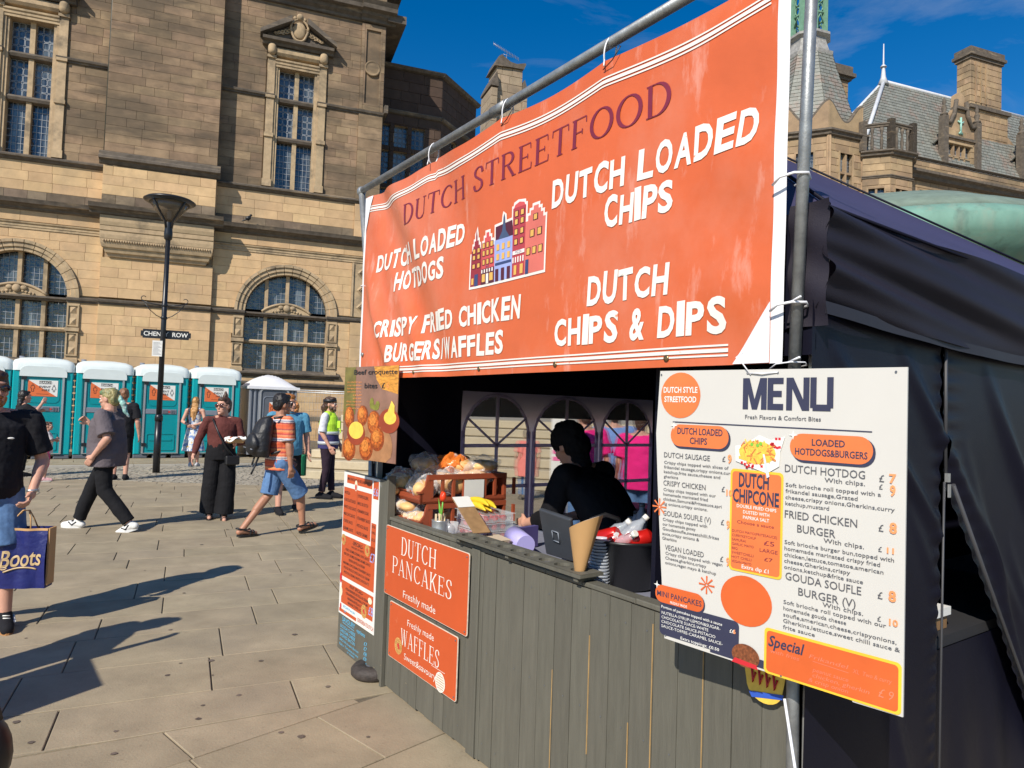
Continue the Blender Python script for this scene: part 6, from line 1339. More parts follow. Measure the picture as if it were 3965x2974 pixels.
# yellow framed boxes
fl(0, rrect(.254,.412,1.226,1.513,.012,low=False), m_myel, 'yellow_frame', 1); fl(0, rrect(.26,.406,1.232,1.506,.010,low=False), m_morange2, 'orange_box', 2)
fl(0, rrect(.366,.711,.970,1.092,.012,low=False), m_myel, 'yellow_frame', 1); fl(0, rrect(.373,.704,.976,1.085,.010,low=False), m_morange, 'orange_box', 2)
fl(0, [(.052,1.637),(.637,1.633),(.637,1.636),(.052,1.6405)], m_navy, 'rule')
mb = MB(); block(mb,'MENU',.289,1.683,.088,.25,Y0); txt(mb,'DUTCH',.326,1.464,.04,Y0-.0018,w=.09,al='C',bold=.028,res=2); txt(mb,'CHIPCONE',.332,1.42,.038,Y0-.0018,w=.138,al='C',bold=.028,res=2)
txt(mb,'DUTCH LOADED',.148,1.603,.02,Y0-.0012,w=.155,al='C',bold=.02,res=2); txt(mb,'CHIPS',.145,1.575,.02,Y0-.0012,w=.06,al='C',bold=.02,res=2)
txt(mb,'LOADED',.53,1.592,.018,Y0-.0012,w=.085,al='C',bold=.02,res=2); txt(mb,'HOTDOGS&BURGERS',.535,1.566,.018,Y0-.0012,w=.185,al='C',bold=.02,res=2)
txt(mb,'MINI PANCAKES',.09,1.1,.017,Y0-.0018,w=.158,al='C',bold=.01,res=2); txt(mb,'Special',.378,1.045,.03,Y0-.0018,w=.1,bold=.02,shear=.25,res=2)
mb.build('heading', m_navy, mn)
mb = MB(); T = lambda s,x,z,h,w,b=.006,rot=0.: txt(mb,s,x,z,h,Y0-.0004,w=w,bold=b,res=2,rot=rot)
T('Fresh Flavors & Comfort Bites',.295,1.656,.012,.215)
T('DUTCH SAUSAGE',.023,1.528,.0165,.162,.004); T('CRISPY CHICKEN',.023,1.441,.0165,.150,.004); T('GOUDA SOUFLE (V)',.025,1.348,.0165,.168,.004); T('VEGAN LOADED',.035,1.244,.0165,.137,.004)
for z0,LL in ((1.508,('Crispy chips topped with slices of','frikandel sausage,crispy onions,curry','ketchup,frite sauce,cheese and','gherkins')),(1.424,('Crispy chips topped with our','homemade marinated fried','chicken,Samurai&Fritesauce,spri','ng onions,crispy onions.')),(1.332,('Crispy chips topped with','our homemade gooey','Goudasoufle,sweetchilli,frites','auce,crispy onions &','Gherkins')),(1.23,('Crispy chips topped with vegan','Cheese,gherkins,crispy','onions,vegan mayo & ketchup'))):
    for i,l in enumerate(LL): T(l,.024 if z0 > 1.24 else .037,z0-i*.0145,.0095,.00655*len(l))
for z in (1.53,1.443,1.348,1.243): T('£',.226,z,.016,None)
T('DUTCH HOTDOG',.415,1.517,.021,.207,.004); T('FRIED CHICKEN',.417,1.395,.021,.188,.006); T('BURGER',.452,1.361,.021,.1,.006); T('GOUDA SOUFLE',.422,1.231,.021,.195,.006); T('BURGER (V)',.458,1.197,.021,.146,.006)
for z in (1.5,1.345,1.182): T('With chips.',.522,z,.012,.1)
for z,h in ((1.514,.018),(1.496,.013),(1.394,.018),(1.345,.013),(1.232,.018),(1.178,.013)): T('£',.655,z,h,None)
for z0,LL in ((1.478,('Soft brioche roll topped with a','frikandel sausage,Grated','cheese,crispy onions,Gherkins,curry','ketchup,mustard')),(1.325,('Soft brioche burger bun,topped with','homemade marinated crispy fried','chicken,lettuce,tomatoe,american','cheese,Gherkins,crispy','onions,ketchup&frite sauce')),(1.166,('Soft brioche roll topped with our','homemade gouda cheese','soufle,american,cheese,crispyonions,','Gherkins,lettuce,sweet chilli sauce &','frite sauce'))):
    for i,l in enumerate(LL): T(l,.418,z0-i*.0165,.0108,.0078*len(l))
mb.v = mb.v; 
mb.build('lettering', m_mgrey, mn)
mb = MB(); T2 = lambda s,x,z,h,w: txt(mb,s,x,z,h,Y0-.0018,w=w,res=2)
T2('Choose a sauce',.278,1.36,.0095,.11)
for i,l in enumerate(('DUTCH MAYO(FRITESAUCE)','CURRYKETCHUP','SAMURAI','GARLIC MAYO','BBQ','SWEETCHILLI','HOT CHILLI','VEGAN MAYO')): T2(l,.263,1.334-i*.0122,.0075,.0061*len(l))
T2('£5',.36,1.312,.013,.03); T2('LARGE',.348,1.292,.0105,.052); T2('£7',.362,1.269,.0105,.024); mb.build('lettering', m_burg, mn)
mb = MB()
for s,x,z,h,w in (('9',.244,1.527,.025,.013),('10',.242,1.434,.018,.02),('9',.244,1.34,.024,.012),('9',.246,1.235,.024,.012),('7',.678,1.514,.022,.016),('9',.68,1.483,.026,.013),('8',.68,1.394,.026,.017),('11',.675,1.345,.014,.016),('8',.68,1.232,.026,.017),('10',.682,1.175,.016,.02),('6',.273,1.05,.012,.008)): txt(mb,s,x,z,h,Y0-.002,w=w,bold=.03,res=2)
mb.build('price', m_marker, mn)
mb = MB()
for l,x,z,w in (('Frikandel',.49,1.043,.1),('XL  Two & curry',.6,1.038,.09),('with fries',.385,1.028,.08),('peanut sauce',.5,1.012,.09),('chicken, gherkin',.5,.998,.14),('& crisp onion',.49,.984,.1),('£ 9',.66,1.0,.035)): txt(mb,l,x,z,.011 if '£' not in l else .022,Y0-.002,w=w,shear=.2,res=2)
mb.add([(.5,Y0-.002,1.037),(.59,Y0-.002,1.034),(.59,Y0-.002,1.0355),(.5,Y0-.002,1.0385)],[(0,1,2,3)]); mb.build('handwriting', m_pinkm, mn)
def star8(cx, cz, r, m):
    mb = MB()
    for k in range(8):
        a = PI/4*k; c, s = math.cos(a), math.sin(a); t = r*.1
        mb.add([(cx+c*r*.12-s*t*.6,Y0-.001,cz+s*r*.12+c*t*.6),(cx+c*r-s*t,Y0-.001,cz+s*r+c*t),(cx+c*r+s*t,Y0-.001,cz+s*r-c*t),(cx+c*r*.12+s*t*.6,Y0-.001,cz+s*r*.12-c*t*.6)],[(0,1,2,3)])
    mb.build('asterisk', m, mn)
star8(.011,1.373,.026,m_morange2); star8(.184,1.167,.026,m_morange)
def spark(x, z, r):
    mb = MB(); P = []
    for k in range(8): a = PI/4*k; q = r if k % 2 == 0 else r*.28; P.append((x+q*math.cos(a),Y0-.002,z+q*math.sin(a)))
    mb.add(P,[tuple(range(8))]); mb.build('sparkle', m_white, mn)
spark(.058,1.628,.013); spark(.437,1.617,.013); spark(.01,1.133,.012)
# loaded chips picture
random.seed(71); mb = MB()
P = [(.268,1.578),(.30,1.585),(.34,1.612),(.375,1.60),(.415,1.612),(.402,1.57),(.40,1.53),(.365,1.508),(.32,1.52),(.27,1.535)]; mb.add([(a,Y0-.0022,c) for a,c in P],[tuple(range(len(P)))],0)
for i in range(26):
    x = random.choice([random.uniform(.372,.405),random.uniform(.275,.36)]); z = random.uniform(1.575,1.605) if x > .37 else random.uniform(1.52,1.54); r = .0035
    mb.add([(x-r,Y0-.0026,z-r),(x+r,Y0-.0026,z-r),(x+r,Y0-.0026,z+r),(x-r,Y0-.0026,z+r)],[(0,1,2,3)],1)
P = disc_p(.335,1.563,.055,.032,18); mb.add([(a,Y0-.003,c) for a,c in P],[tuple(range(18))],2)
for i in range(90):
    a = random.uniform(0,PI); x, z = .335+random.uniform(-.05,.05), 1.563+random.uniform(-.027,.03); l = .009; t = .0018
    if ((x-.335)/.058)**2+((z-1.563)/.034)**2 < 1: mb.add([(x-l*math.cos(a)-t*math.sin(a),Y0-.0032-i*1e-5,z-l*math.sin(a)+t*math.cos(a)),(x+l*math.cos(a)-t*math.sin(a),Y0-.0032-i*1e-5,z+l*math.sin(a)+t*math.cos(a)),(x+l*math.cos(a)+t*math.sin(a),Y0-.0032-i*1e-5,z+l*math.sin(a)-t*math.cos(a)),(x-l*math.cos(a)+t*math.sin(a),Y0-.0032-i*1e-5,z-l*math.sin(a)-t*math.cos(a))],[(0,1,2,3)],random.choice([3,3,2,4]))
for x,z in ((.32,1.585),(.337,1.583),(.346,1.588)): P = disc_p(x,z,.005,.005,10); mb.add([(a,Y0-.0045,c) for a,c in P],[tuple(range(10))],5)
mb.add([(.353,Y0-.0048,1.56),(.358,Y0-.0048,1.56),(.374,Y0-.0048,1.50),(.366,Y0-.0048,1.495)],[(0,1,2,3)],6)
mb.build('food_picture', [m_white, m_rasp, m_yell, mat('cheese_print',(.85,.5,.07)), mat('onion_print',(.6,.2,.05)), mat('spring_onion_print',(.2,.5,.05)), mat('fork_print',(.6,.68,.8))], mn)
fl(0, disc_p(.312,.998,.042,.032,24), mat('chocolate_print',(.20,.06,.02),var=.6,scale=160), 'pancake_picture', 3)
fl(0, [(.27,.972),(.35,.97),(.345,.982),(.28,.986)], m_rasp, 'plate_picture', 3.5)
for x,z in ((.006,1.785),(.69,1.782),(.045,.985),(.415,.974),(.3,1.785),(.39,1.785)): mb = MB(); disc(mb,x,z,.003,.003,Y0-.001,n=10); mb.build('hole', m_greyd, mn)
mb = MB(); mb.path([(.3,-.008,1.785),(.345,-.012,1.783),(.39,-.008,1.786)],.002,6); mb.path([(.31,-.008,1.78),(.29,-.015,1.81),(.27,-.02,1.83),(.285,-.01,1.845)],.002,6); mb.build('wire', m_tie, mn)
# partly hidden second plate hanging below
pl = thing('paper_tray_picture', 'small hotdog picture card peeking out below the menu board', 'card', ST, (2.55,-.03,.8)); g0 = at_f(ST,2960,2655,-.03); mb = MB(); P = [(g0.x+.06*math.cos(a),g0.z+.05*math.sin(a)) for a in [PI+PI*i/12 for i in range(13)]]+[(g0.x+.07,g0.z+.05),(g0.x-.07,g0.z+.05)]
mb.prism(P,-.032,-.03); mb.build('card', m_yell, pl); mb = MB()
for i in range(4): mb.path([(g0.x-.04+i*.024,-.034,g0.z+.04),(g0.x-.036+i*.024,-.034,g0.z),(g0.x-.028+i*.024,-.034,g0.z+.03)],.004,5)
mb.build('sauce_print', m_rasp, pl); mb = MB(); mb.add([(g0.x-.04,-.0335,g0.z-.045),(g0.x+.06,-.0335,g0.z-.02),(g0.x+.065,-.0335,g0.z-.005),(g0.x-.05,-.0335,g0.z-.03)],[(0,1,2,3)]); mb.build('blue_print', mat('blue_print',(.03,.1,.5)), pl)
# ------------------------------------------------------------ goods on the counter
m_crate = mat('rust_crate_plastic', (.30,.065,.028), rough=.4, var=.12, scale=8)
m_bun = mat('bread_bun', (.70,.42,.17), rough=.55, var=.25, scale=12)
m_bag = mat('clear_bag_film', (.92,.93,.95), rough=.12, alpha=.24, spec=1., bump=.6, bscale=30, bdist=.02)
def crate(z, label):
    X0_, X1_, Ya, Yb = -.2, .24, .07, .67; h = .165; t = .014
    c = thing('bread_crate', label, 'crate', ST, (.02,.37,z))
    mb = MB(); mb.b(X0_,X1_,Ya,Yb,z,z+.012); mb.build('base', m_crate, c)
    for xa in (X0_, X1_-t):
        mb = MB(); mb.b(xa-.004,xa+t+.004,Ya+.05,Yb,z+h-.03,z+h); mb.b(xa,xa+t,Ya,Yb,z,z+.03)
        for i in range(9): y = Ya+.075+i*.0735; mb.b(xa-.002,xa+t+.002,y-.008,y+.008,z+.03,z+h-.03)
        P = [(Ya,z+.03),(Ya+.07,z+.03),(Ya+.07,z+h),(Ya+.045,z+h),(Ya+.03,z+h*.6),(Ya,z+h*.38)]; mb.add([(xa,a,b) for a,b in P]+[(xa+t,a,b) for a,b in P],[tuple(range(6)),tuple(range(11,5,-1))]+[(i,(i+1)%6,(i+1)%6+6,i+6) for i in range(6)])
        mb.build('side', m_crate, c, fix=True)
    mb = MB(); mb.b(X0_,X1_,Ya,Ya+t,z,z+h*.38); mb.b(X0_-.004,X1_+.004,Ya-.01,Ya+t,z+h*.36,z+h*.42); mb.b(X0_,X1_,Ya-.006,Ya,z+.02,z+.03); mb.build('front', m_crate, c)
    mb = MB(); mb.b(X0_,X1_,Yb-t,Yb,z,z+h); mb.build('back', m_crate, c); return c
cr1 = crate(.932, 'lower rust-brown bread crate under the other crate'); cr2 = crate(1.10, 'upper rust-brown bread crate full of bagged rolls')
mb = MB(); mb.b(.245,.2465,.36,.5,1.12,1.23); mb.build('torn_label', m_white, cr2)
def bagged(label, cx, cy, cz, rx, ry, rz, seed, n=3, m=None):
    t = thing('bread_bag', label, 'bread bag', ST, (cx,cy,cz-rz)); random.seed(seed)
    for i in range(n):
        a = i/max(1,n-1)-.5; b = MB(); b.ell((cx+a*rx*1.1+random.uniform(-.01,.01), cy+random.uniform(-.3,.3)*ry, cz-rz*.15), (rx*.5,ry*.75,rz*.72),14,8); b.build('roll', m_bun, t)
    b = MB(); b.ell((cx,cy,cz),(rx,ry,rz),28,18)
    b.v = [((x-cx)*(1+.10*math.sin(13*y*10+z*70+seed))+cx, y+.012*math.sin(90*x+50*z), z+.014*math.sin(70*x+40*y+seed)) for x,y,z in b.v]; b.v = [(x+random.uniform(-.0045,.0045),y+random.uniform(-.0045,.0045),z+random.uniform(-.004,.004)) for x,y,z in b.v]; b.sm = [False]*len(b.sm); b.build('bag', m or m_bag, t); return t
bagged('bag of rolls at the open front of the upper crate', -.12,.12,1.2,.11,.09,.075,1); bagged('bag of rolls bulging over the crate left edge', -.02,.28,1.22,.11,.12,.075,2); bagged('bag of buns in the crate corner by the tulip', .13,.14,1.19,.1,.09,.07,3); bagged('bag of buns at the back of the upper crate', .12,.5,1.24,.11,.13,.085,4)
bagged('bag of buns in the middle of the upper crate', .12,.33,1.21,.1,.1,.08,5); bagged('bag of white rolls in the lower crate left side', -.1,.13,1.02,.1,.08,.06,6); bagged('bag of white rolls in the lower crate right side', .1,.14,1.01,.1,.08,.06,7); bagged('bag of buns deep in the lower crate', .1,.4,1.02,.1,.16,.06,8)

bagged('orange printed bread bag on top of the heap', .02,.42,1.31,.13,.10,.055,10,3,mat('orange_bag_film',(.78,.2,.03),rough=.2,alpha=.8,bump=.8,bscale=30,patch=((.9,.85,.8),6,.6,.66,.8)))
bagged('bag of long rolls hanging over the crate front edge', -.14,.06,1.16,.1,.07,.05,11,2); bagged('bag of pale rolls on the left of the heap', -.13,.3,1.30,.13,.1,.06,12); bagged('bag of golden buns on the right of the heap', .14,.56,1.31,.09,.11,.05,13)
bagged('bag of rolls squeezed between the two crates front', -.02,.1,1.07,.13,.06,.04,15)
# tulip in a metal bucket full of wooden forks
q = at_f(ST,1703,2083,.10); bk = thing('metal_bucket', 'small zinc bucket holding wooden forks and a red tulip', 'bucket', ST, (q.x,.10,.932)); m_zinc = mat('zinc',(.55,.57,.58),rough=.35,metal=.7,var=.15)
mb = MB(); r = .048; mb.lathe([(r*.78,0),(r*.95,.05),(r,.055),(r*.97,.06),(r,.1),(r*1.05,.105),(r*.98,.105),(r*.72,.02)],(q.x,.10,.932),24); mb.build('pail', m_zinc, bk)
random.seed(81)
for i in range(14): a = random.uniform(0,2*PI); d = random.uniform(0,.03); mb = MB(); mb.ob((q.x+d*math.cos(a)-.005,.10+d*math.sin(a),1.035),(.011,.0022,.07),random.uniform(0,3)); mb.build('fork', mat('birch_wood',(.72,.56,.36),rough=.6) if i == 0 else bpy.data.materials['birch_wood'], bk)
mb = MB(); mb.path([(q.x,.1,1.03),(q.x+.012,.1,1.08),(q.x+.02,.1,1.145)],.0045,8); mb.build('stem', mat('tulip_green',(.12,.42,.05),rough=.4), bk)
mb = MB(); mb.ell((q.x+.022,.1,1.165),(.02,.02,.026)); mb.ell((q.x+.014,.1,1.17),(.013,.014,.026)); mb.ell((q.x+.03,.1,1.17),(.012,.014,.024)); mb.build('tulip_flower', mat('tulip_red',(.75,.05,.01),rough=.35), bk)
mb = MB(); mb.path([(q.x-.002,.1,1.04),(q.x-.012,.1,1.09),(q.x-.03,.1,1.15)],[.004,.012,.001],8); mb.v = [(x,.1+(y-.1)*.25,z) for x,y,z in mb.v]; mb.build('leaf', bpy.data.materials['tulip_green'], bk)
# plastic cup beside it
q = at_f(ST,1745,2075,.16); cu = thing('plastic_cup', 'clear plastic cup between the zinc bucket and the clip board', 'cup', ST, (q.x,.16,.932)); mb = MB(); mb.lathe([(.03,0),(.042,.09),(.044,.09),(.031,0)],(q.x,.16,.932),20); mb.build('cup', mat('clear_cup',(.85,.87,.9),rough=.1,alpha=.35,spec=1.), cu)
# clip board leaning
a0 = at_f(ST,1776,1925,.10); a1 = at_f(ST,1835,2065,.06); cl = thing('clipboard', 'wooden clip board with a white sheet leaning in the rack', 'clipboard', ST, (a1.x,.06,1.0)); mb = MB()
d = Vector((a1.x-a0.x,0,a1.z-a0.z)); L = d.length; d.normalize(); nrm = Vector((d.z,0,-d.x)); w = Vector((0,1,0))
def slab3(mb, o, u, v, n, lu, lv, t): o, u, v, n = map(Vector,(o,u,v,n)); P = [o,o+u*lu,o+u*lu+v*lv,o+v*lv]; mb.add([*P,*[p+n*t for p in P]],[(0,3,2,1),(4,5,6,7),(0,1,5,4),(1,2,6,5),(2,3,7,6),(3,0,4,7)])
slab3(mb,(a0.x,.06,a0.z),d,w,nrm,L,.1,.006); mb.build('board', mat('oak_board',(.32,.19,.09),rough=.5,var=.2,scale=20), cl); mb = MB(); slab3(mb,Vector((a0.x,.06,a0.z))-nrm*.002+d*.0,d,w,-nrm,L*.3,.1,.001); mb.build('sheet', m_white, cl)
# fruit boxes with bananas
q = at_f(ST,1785,2000,.3); fx = q.x
for k in range(3):
    t = thing('fruit_box', ('lowest clear box of strawberries on the table','middle clear box of strawberries','top clear box of strawberries under the bananas')[k], 'fruit box', ST, (fx+.17,.35,.932+k*.05)); z = .934+k*.05
    mb = MB(); mb.b(fx+.02,fx+.30,.26,.46,z,z+.003); 
    for a,b,c,e in ((fx+.02,fx+.30,.26,.262),(fx+.02,fx+.30,.458,.46),(fx+.02,fx+.022,.26,.46),(fx+.298,fx+.30,.26,.46)): mb.b(a,b,c,e,z,z+.045)
    mb.b(fx+.01,fx+.31,.25,.47,z+.043,z+.047); mb.build('tub', mat('clear_tub',(.85,.88,.9),rough=.1,alpha=.22,spec=1.) if k == 0 else bpy.data.materials['clear_tub'], t)
    random.seed(90+k); m_str = bpy.data.materials.get('strawberry') or mat('strawberry',(.6,.02,.015),rough=.35)
    for i in range(18): mb = MB(); mb.ell((fx+.045+(i%6)*.046+random.uniform(-.006,.006),.29+(i//6)*.06,z+.02),(.02,.02,.017),10,6); mb.build('strawberry', m_str, t)
bnn = thing('bananas', 'bunch of yellow bananas lying on the top fruit box', 'bananas', ST, (fx+.15,.33,1.09)); m_ban = mat('banana_skin',(.78,.55,.03),rough=.45,var=.1,patch=((.35,.22,.03),30,.66,.7,.8))
for k,(yy,zz) in enumerate(((.29,1.10),(.33,1.095),(.31,1.125),(.36,1.11))): mb = MB(); mb.path([(fx+.02+.25*i/9,yy+.02*math.sin(PI*i/9),zz+.014*math.sin(PI*i/9)) for i in range(10)],[.006,.012,.016,.0175,.018,.0175,.017,.015,.009,.004],10); mb.build('banana', m_ban, bnn)
mb = MB(); mb.ob((fx+.1,.28,1.135),(.05,.003,.04),.0); mb.build('sticker', m_white, bnn)
# stack of paper napkins / bags
q = at_f(ST,1900,2075,.14); pp = thing('paper_stack', 'untidy stack of brown paper napkins in front of the fruit', 'paper stack', ST, (q.x,.14,.932)); random.seed(95); m_kraft = mat('kraft_paper',(.62,.5,.36),rough=.7,var=.1)
for i in range(12): mb = MB(); mb.ob((q.x+random.uniform(-.015,.015),.16+random.uniform(-.015,.015),.936+i*.0065),(.16,.12,.002),random.uniform(-.4,.4)); mb.build('sheet', m_kraft, pp)
# lilac folded card
q = at_f(ST,2035,2040,.3); lc = thing('lilac_box', 'lilac paper box lying open beside the black till screen', 'box', ST, (q.x,.3,.932)); m_lil = mat('lilac_card',(.42,.38,.72),rough=.5,var=.05); R = Matrix.Rotation(.45,3,'Y')
mb = MB()
mb.tube((q.x-.10,.3,1.0),(q.x+.06,.26,.985),.055,.05,20); mb.build('sleeve', m_lil, lc); mb = MB(); mb.ob((q.x-.1,.38,.99),(.03,.16,.11),.2); mb.build('flap', mat('indigo_card',(.09,.07,.22),rough=.5), lc)
# till screen seen from the back
TL, TR, BL_, BR_ = at_f(ST,2084,1970,.13), at_f(ST,2206,2012,.13), at_f(ST,2113,2146,.2), at_f(ST,2217,2178,.2)
tl = thing('till_screen', 'back of a dark grey till tablet standing behind the counter', 'tablet', ST, (BL_.x+.1,.2,.93)); mb = MB(); P = [TL,TR,BR_,BL_]; n_ = (TR-TL).cross(BL_-TL).normalized(); n_ = n_ if n_.y < 0 else -n_
mb.add([*[p for p in P],*[p-n_*.022 for p in P]],[(0,1,2,3),(7,6,5,4),(0,4,5,1),(1,5,6,2),(2,6,7,3),(3,7,4,0)]); o = mb.build('casing', mat('graphite_plastic',(.055,.06,.07),rough=.4), tl, fix=True); bv = o.modifiers.new('bevel','BEVEL'); bv.width = .008; bv.segments = 3
mb = MB(); cc = (TL+TR+BL_+BR_)/4+n_*.003; ux = (TR-TL).normalized(); uz = (TL-BL_).normalized(); s_ = .022
for a,b in ((0,1),(1,2),(2,3),(3,0)): Q = [cc+ux*sx*s_+uz*sz*s_*1.1 for sx,sz in ((-1,-1),(1,-1),(1,1),(-1,1))]; mb.tube(Q[a],Q[b],.0028,n=6)
mb.build('bracket', m_greyp, tl); mb = MB(); mb.ob((BL_.x+.1,.26,.945),(.14,.12,.03)); mb.build('stand', m_black, tl)
# fork rack with round holes
rk = thing('cone_rack', 'narrow wooden rack with round holes on top of the counter', 'rack', ST, (1.29,.02,.999)); me_ = bpy.data.meshes.new('shelf')
bm = bmesh.new(); x0,x1,ya,yb,z0,z1 = .8,1.77,-.045,.075,1.018,1.032; HC = [(.865+i*.104,.015) for i in range(9)]; r = .036
def platez(z, up):
    for i,(cx,cy) in enumerate(HC):
        xa = x0 if i == 0 else (HC[i-1][0]+cx)/2; xb = x1 if i == 8 else (HC[i+1][0]+cx)/2; n = 16
        inn = [bm.verts.new((cx+r*math.cos(2*PI*k/n),cy+r*math.sin(2*PI*k/n),z)) for k in range(n)]; ot = []
        for k in range(n):
            c, s = math.cos(2*PI*k/n), math.sin(2*PI*k/n); f = min((xb-cx)/c if c > 1e-6 else ((xa-cx)/c if c < -1e-6 else 9), (yb-cy)/s if s > 1e-6 else ((ya-cy)/s if s < -1e-6 else 9)); ot.append(bm.verts.new((cx+c*f,cy+s*f,z)))
        for k in range(n): f = [inn[k],inn[(k+1)%n],ot[(k+1)%n],ot[k]]; bm.faces.new(f[::-1] if up else f)
        for X_,Y_ in ((xa,ya),(xa,yb),(xb,ya),(xb,yb)):
            best = min(range(n), key=lambda k: min((Vector((X_,Y_,z))-ot[k].co).length,(Vector((X_,Y_,z))-ot[(k+1)%n].co).length)+(Vector((X_,Y_,z))-ot[k].co).length+(Vector((X_,Y_,z))-ot[(k+1)%n].co).length); v = bm.verts.new((X_,Y_,z)); f = [ot[best],ot[(best+1)%n],v]; bm.faces.new(f)
        if up:
            lo_ = [bm.verts.new((v.co.x,v.co.y,z0)) for v in inn]
            for k in range(n): bm.faces.new([inn[k],inn[(k+1)%n],lo_[(k+1)%n],lo_[k]])
platez(z1, True); platez(z0, False); bmesh.ops.recalc_face_normals(bm, faces=bm.faces); bm.to_mesh(me_); bm.free(); me_.materials.append(m_plank); me_.name = 'shelf'
mb = MB(); mb.v = [tuple(v.co) for v in me_.vertices]; mb.f = [tuple(p.vertices) for p in me_.polygons]; mb.m = [0]*len(mb.f); mb.sm = [False]*len(mb.f)
mb.b(x0,x1,ya-.001,ya+.002,z0-.002,z1-.001); mb.b(x0,x1,yb-.002,yb+.001,z0-.002,z1-.001); mb.b(x1-.001,x1+.002,ya,yb,z0,z1-.001); mb.b(x0-.002,x0+.001,ya,yb,z0,z1-.001); mb.build('shelf', m_plank, rk)
mb = MB()
for x in (.83,1.25,1.72): mb.b(x,x+.025,ya+.01,yb-.01,.9985,z0-.001)
mb.build('foot', m_plank, rk)
# kraft chip cone standing in the last hole
cx, cy = HC[8]; co = thing('paper_cone', 'brown paper chip cone standing in the last hole of the rack', 'paper cone', ST, (cx,cy,1.0)); m_krb = mat('brown_cone_card',(.50,.29,.12),rough=.6,var=.06); m_krw = mat('white_cone_inside',(.75,.75,.75),rough=.6)
def cone(u, v): a = 2*PI*u; top = .225+.035*math.cos(a-.3); h = v*top; r = .018+.055*(h/.22); return (cx+.02*h/.22+r*math.cos(a), cy+r*.75*math.sin(a), 1.0+h)
mb = MB(); mb.grid(cone, 32, 8); mb.build('cone', m_krb, co); mb = MB(); mb.grid(lambda u, v: (lambda p: (cx+.02*v+(p[0]-cx-.02*v)*.965, cy+(p[1]-cy)*.965, p[2]))(cone(u, v)), 32, 8); mb.build('lining', m_krw, co)
# black flexible tub with bottles and cans
q = at_f(ST,2425,2120,.30); tx_, ty_ = q.x, .30; tu = thing('black_tub', 'black flexible tub of iced drinks behind the counter', 'tub', ST, (tx_,ty_,.932)); r = .165
mb = MB(); mb.lathe([(r*.72,0),(r*.8,.01),(r*.98,.19),(r*1.03,.195),(r*1.03,.205),(r*.96,.205),(r*.78,.02),(.001,.02)],(tx_,ty_,.932),40); mb.build('tub_body', mat('black_rubber',(.012,.012,.014),rough=.35,bump=.05), tu)
for s in (-1,): mb = MB(); mb.path([(tx_+s*r*.9,ty_-.08,1.13),(tx_+s*r*.95,ty_-.06,1.19),(tx_+s*r*.8,ty_,1.21),(tx_+s*r*.7,ty_+.06,1.19),(tx_+s*r*.75,ty_+.09,1.13)],.011,8); mb.build('handle', m_black, tu)
random.seed(101); m_can = mat('red_can',(.62,.015,.012),rough=.25,metal=.3,patch=((.8,.8,.82),10,.6,.62,1.)); m_clear = mat('clear_bottle',(.75,.82,.9),rough=.08,alpha=.35,spec=1.,bump=.4,bscale=60)
for i,(dx,dy,dz,an) in enumerate(((-.06,-.06,.20,.4),(.0,-.08,.19,-.3),(.10,-.04,.21,.9),(.04,.03,.2,.2))):
    c = thing('drink_can', ('red drink can nearest the paper cone','red drink can lying in the middle of the tub','red drink can by the edge of the menu board','red drink can deep in the tub')[i], 'can', ST, (tx_+dx,ty_+dy,.932+dz-.03)); p = Vector((tx_+dx,ty_+dy,.932+dz)); d = Vector((math.cos(an),math.sin(an),.35)).normalized()*.055; mb = MB(); mb.path([p-d*1.08,p-d,p+d*.9,p+d*1.05],[.022,.032,.032,.025],18); mb.build('can', m_can, c)
for i,(dx,dy,dz,an) in enumerate(((-.02,.05,.22,1.2),(.06,-.09,.19,.1),(-.1,.02,.2,.8))):
    c = thing('water_bottle', ('clear bottle upright at the back of the tub','clear bottle lying on the red cans','clear bottle beside the tub handle')[i], 'bottle', ST, (tx_+dx,ty_+dy,.932+dz-.03)); p = Vector((tx_+dx,ty_+dy,.932+dz)); d = Vector((math.cos(an)*.8,math.sin(an)*.6,.6)).normalized(); mb = MB(); mb.path([p-d*.08,p-d*.07,p+d*.03,p+d*.06,p+d*.075],[.02,.03,.03,.014,.013],16); mb.build('bottle', m_clear, c); mb = MB(); mb.tube(p+d*.075,p+d*.095,.014); mb.build('cap', m_white, c)
# stacked plastic lids
q = at_f(ST,2300,2240,.12); ld = thing('cup_stack', 'stack of clear plastic cups between the rack and the tub', 'cup stack', ST, (q.x,.14,.932)); m_lid = mat('plastic_cup_film',(.75,.8,.88),rough=.15,alpha=.55,spec=1.)
for k in range(16): mb = MB(); z = .933+k*.013; mb.lathe([(.036,0),(.045,.012),(.047,.012),(.037,0)],(q.x,.15,z),20); mb.build('cup', m_lid, ld)
# sauce bottles on the far side
bt = at_f(ST,2470,2030,1.1)
for i,(px,py,h,lb) in enumerate(((2462,2030,.14,'white sauce bottle standing inside behind the tub'),(2485,2010,.17,'taller white sauce bottle next to the dark cap bottle'),(2440,2040,.11,'short dark bottle inside the tent'))):
    q = at_f(ST,px,py,1.0); c = thing('sauce_bottle', lb, 'bottle', ST, (q.x,1.0,q.z-h*.5)); mb = MB(); mb.lathe([(.03,0),(.032,.01),(.032,h*.65),(.015,h*.8),(.015,h*.9)],(q.x,1.0,q.z-h*.5),16); mb.build('bottle', mat('milky_plastic',(.3,.3,.33),rough=.4) if i < 2 else m_black, c); mb = MB(); mb.tube((q.x,1.0,q.z+h*.4),(q.x,1.0,q.z+h*.52),.017); mb.build('cap', m_greyd if i else m_black, c)
wt = thing('work_table', 'low work table across the back of the stall', 'table', ST, (1.5,1.15,0)); mb = MB(); mb.b(.9,2.6,.92,1.4,.80,.84); mb.build('tabletop', m_dark, wt)
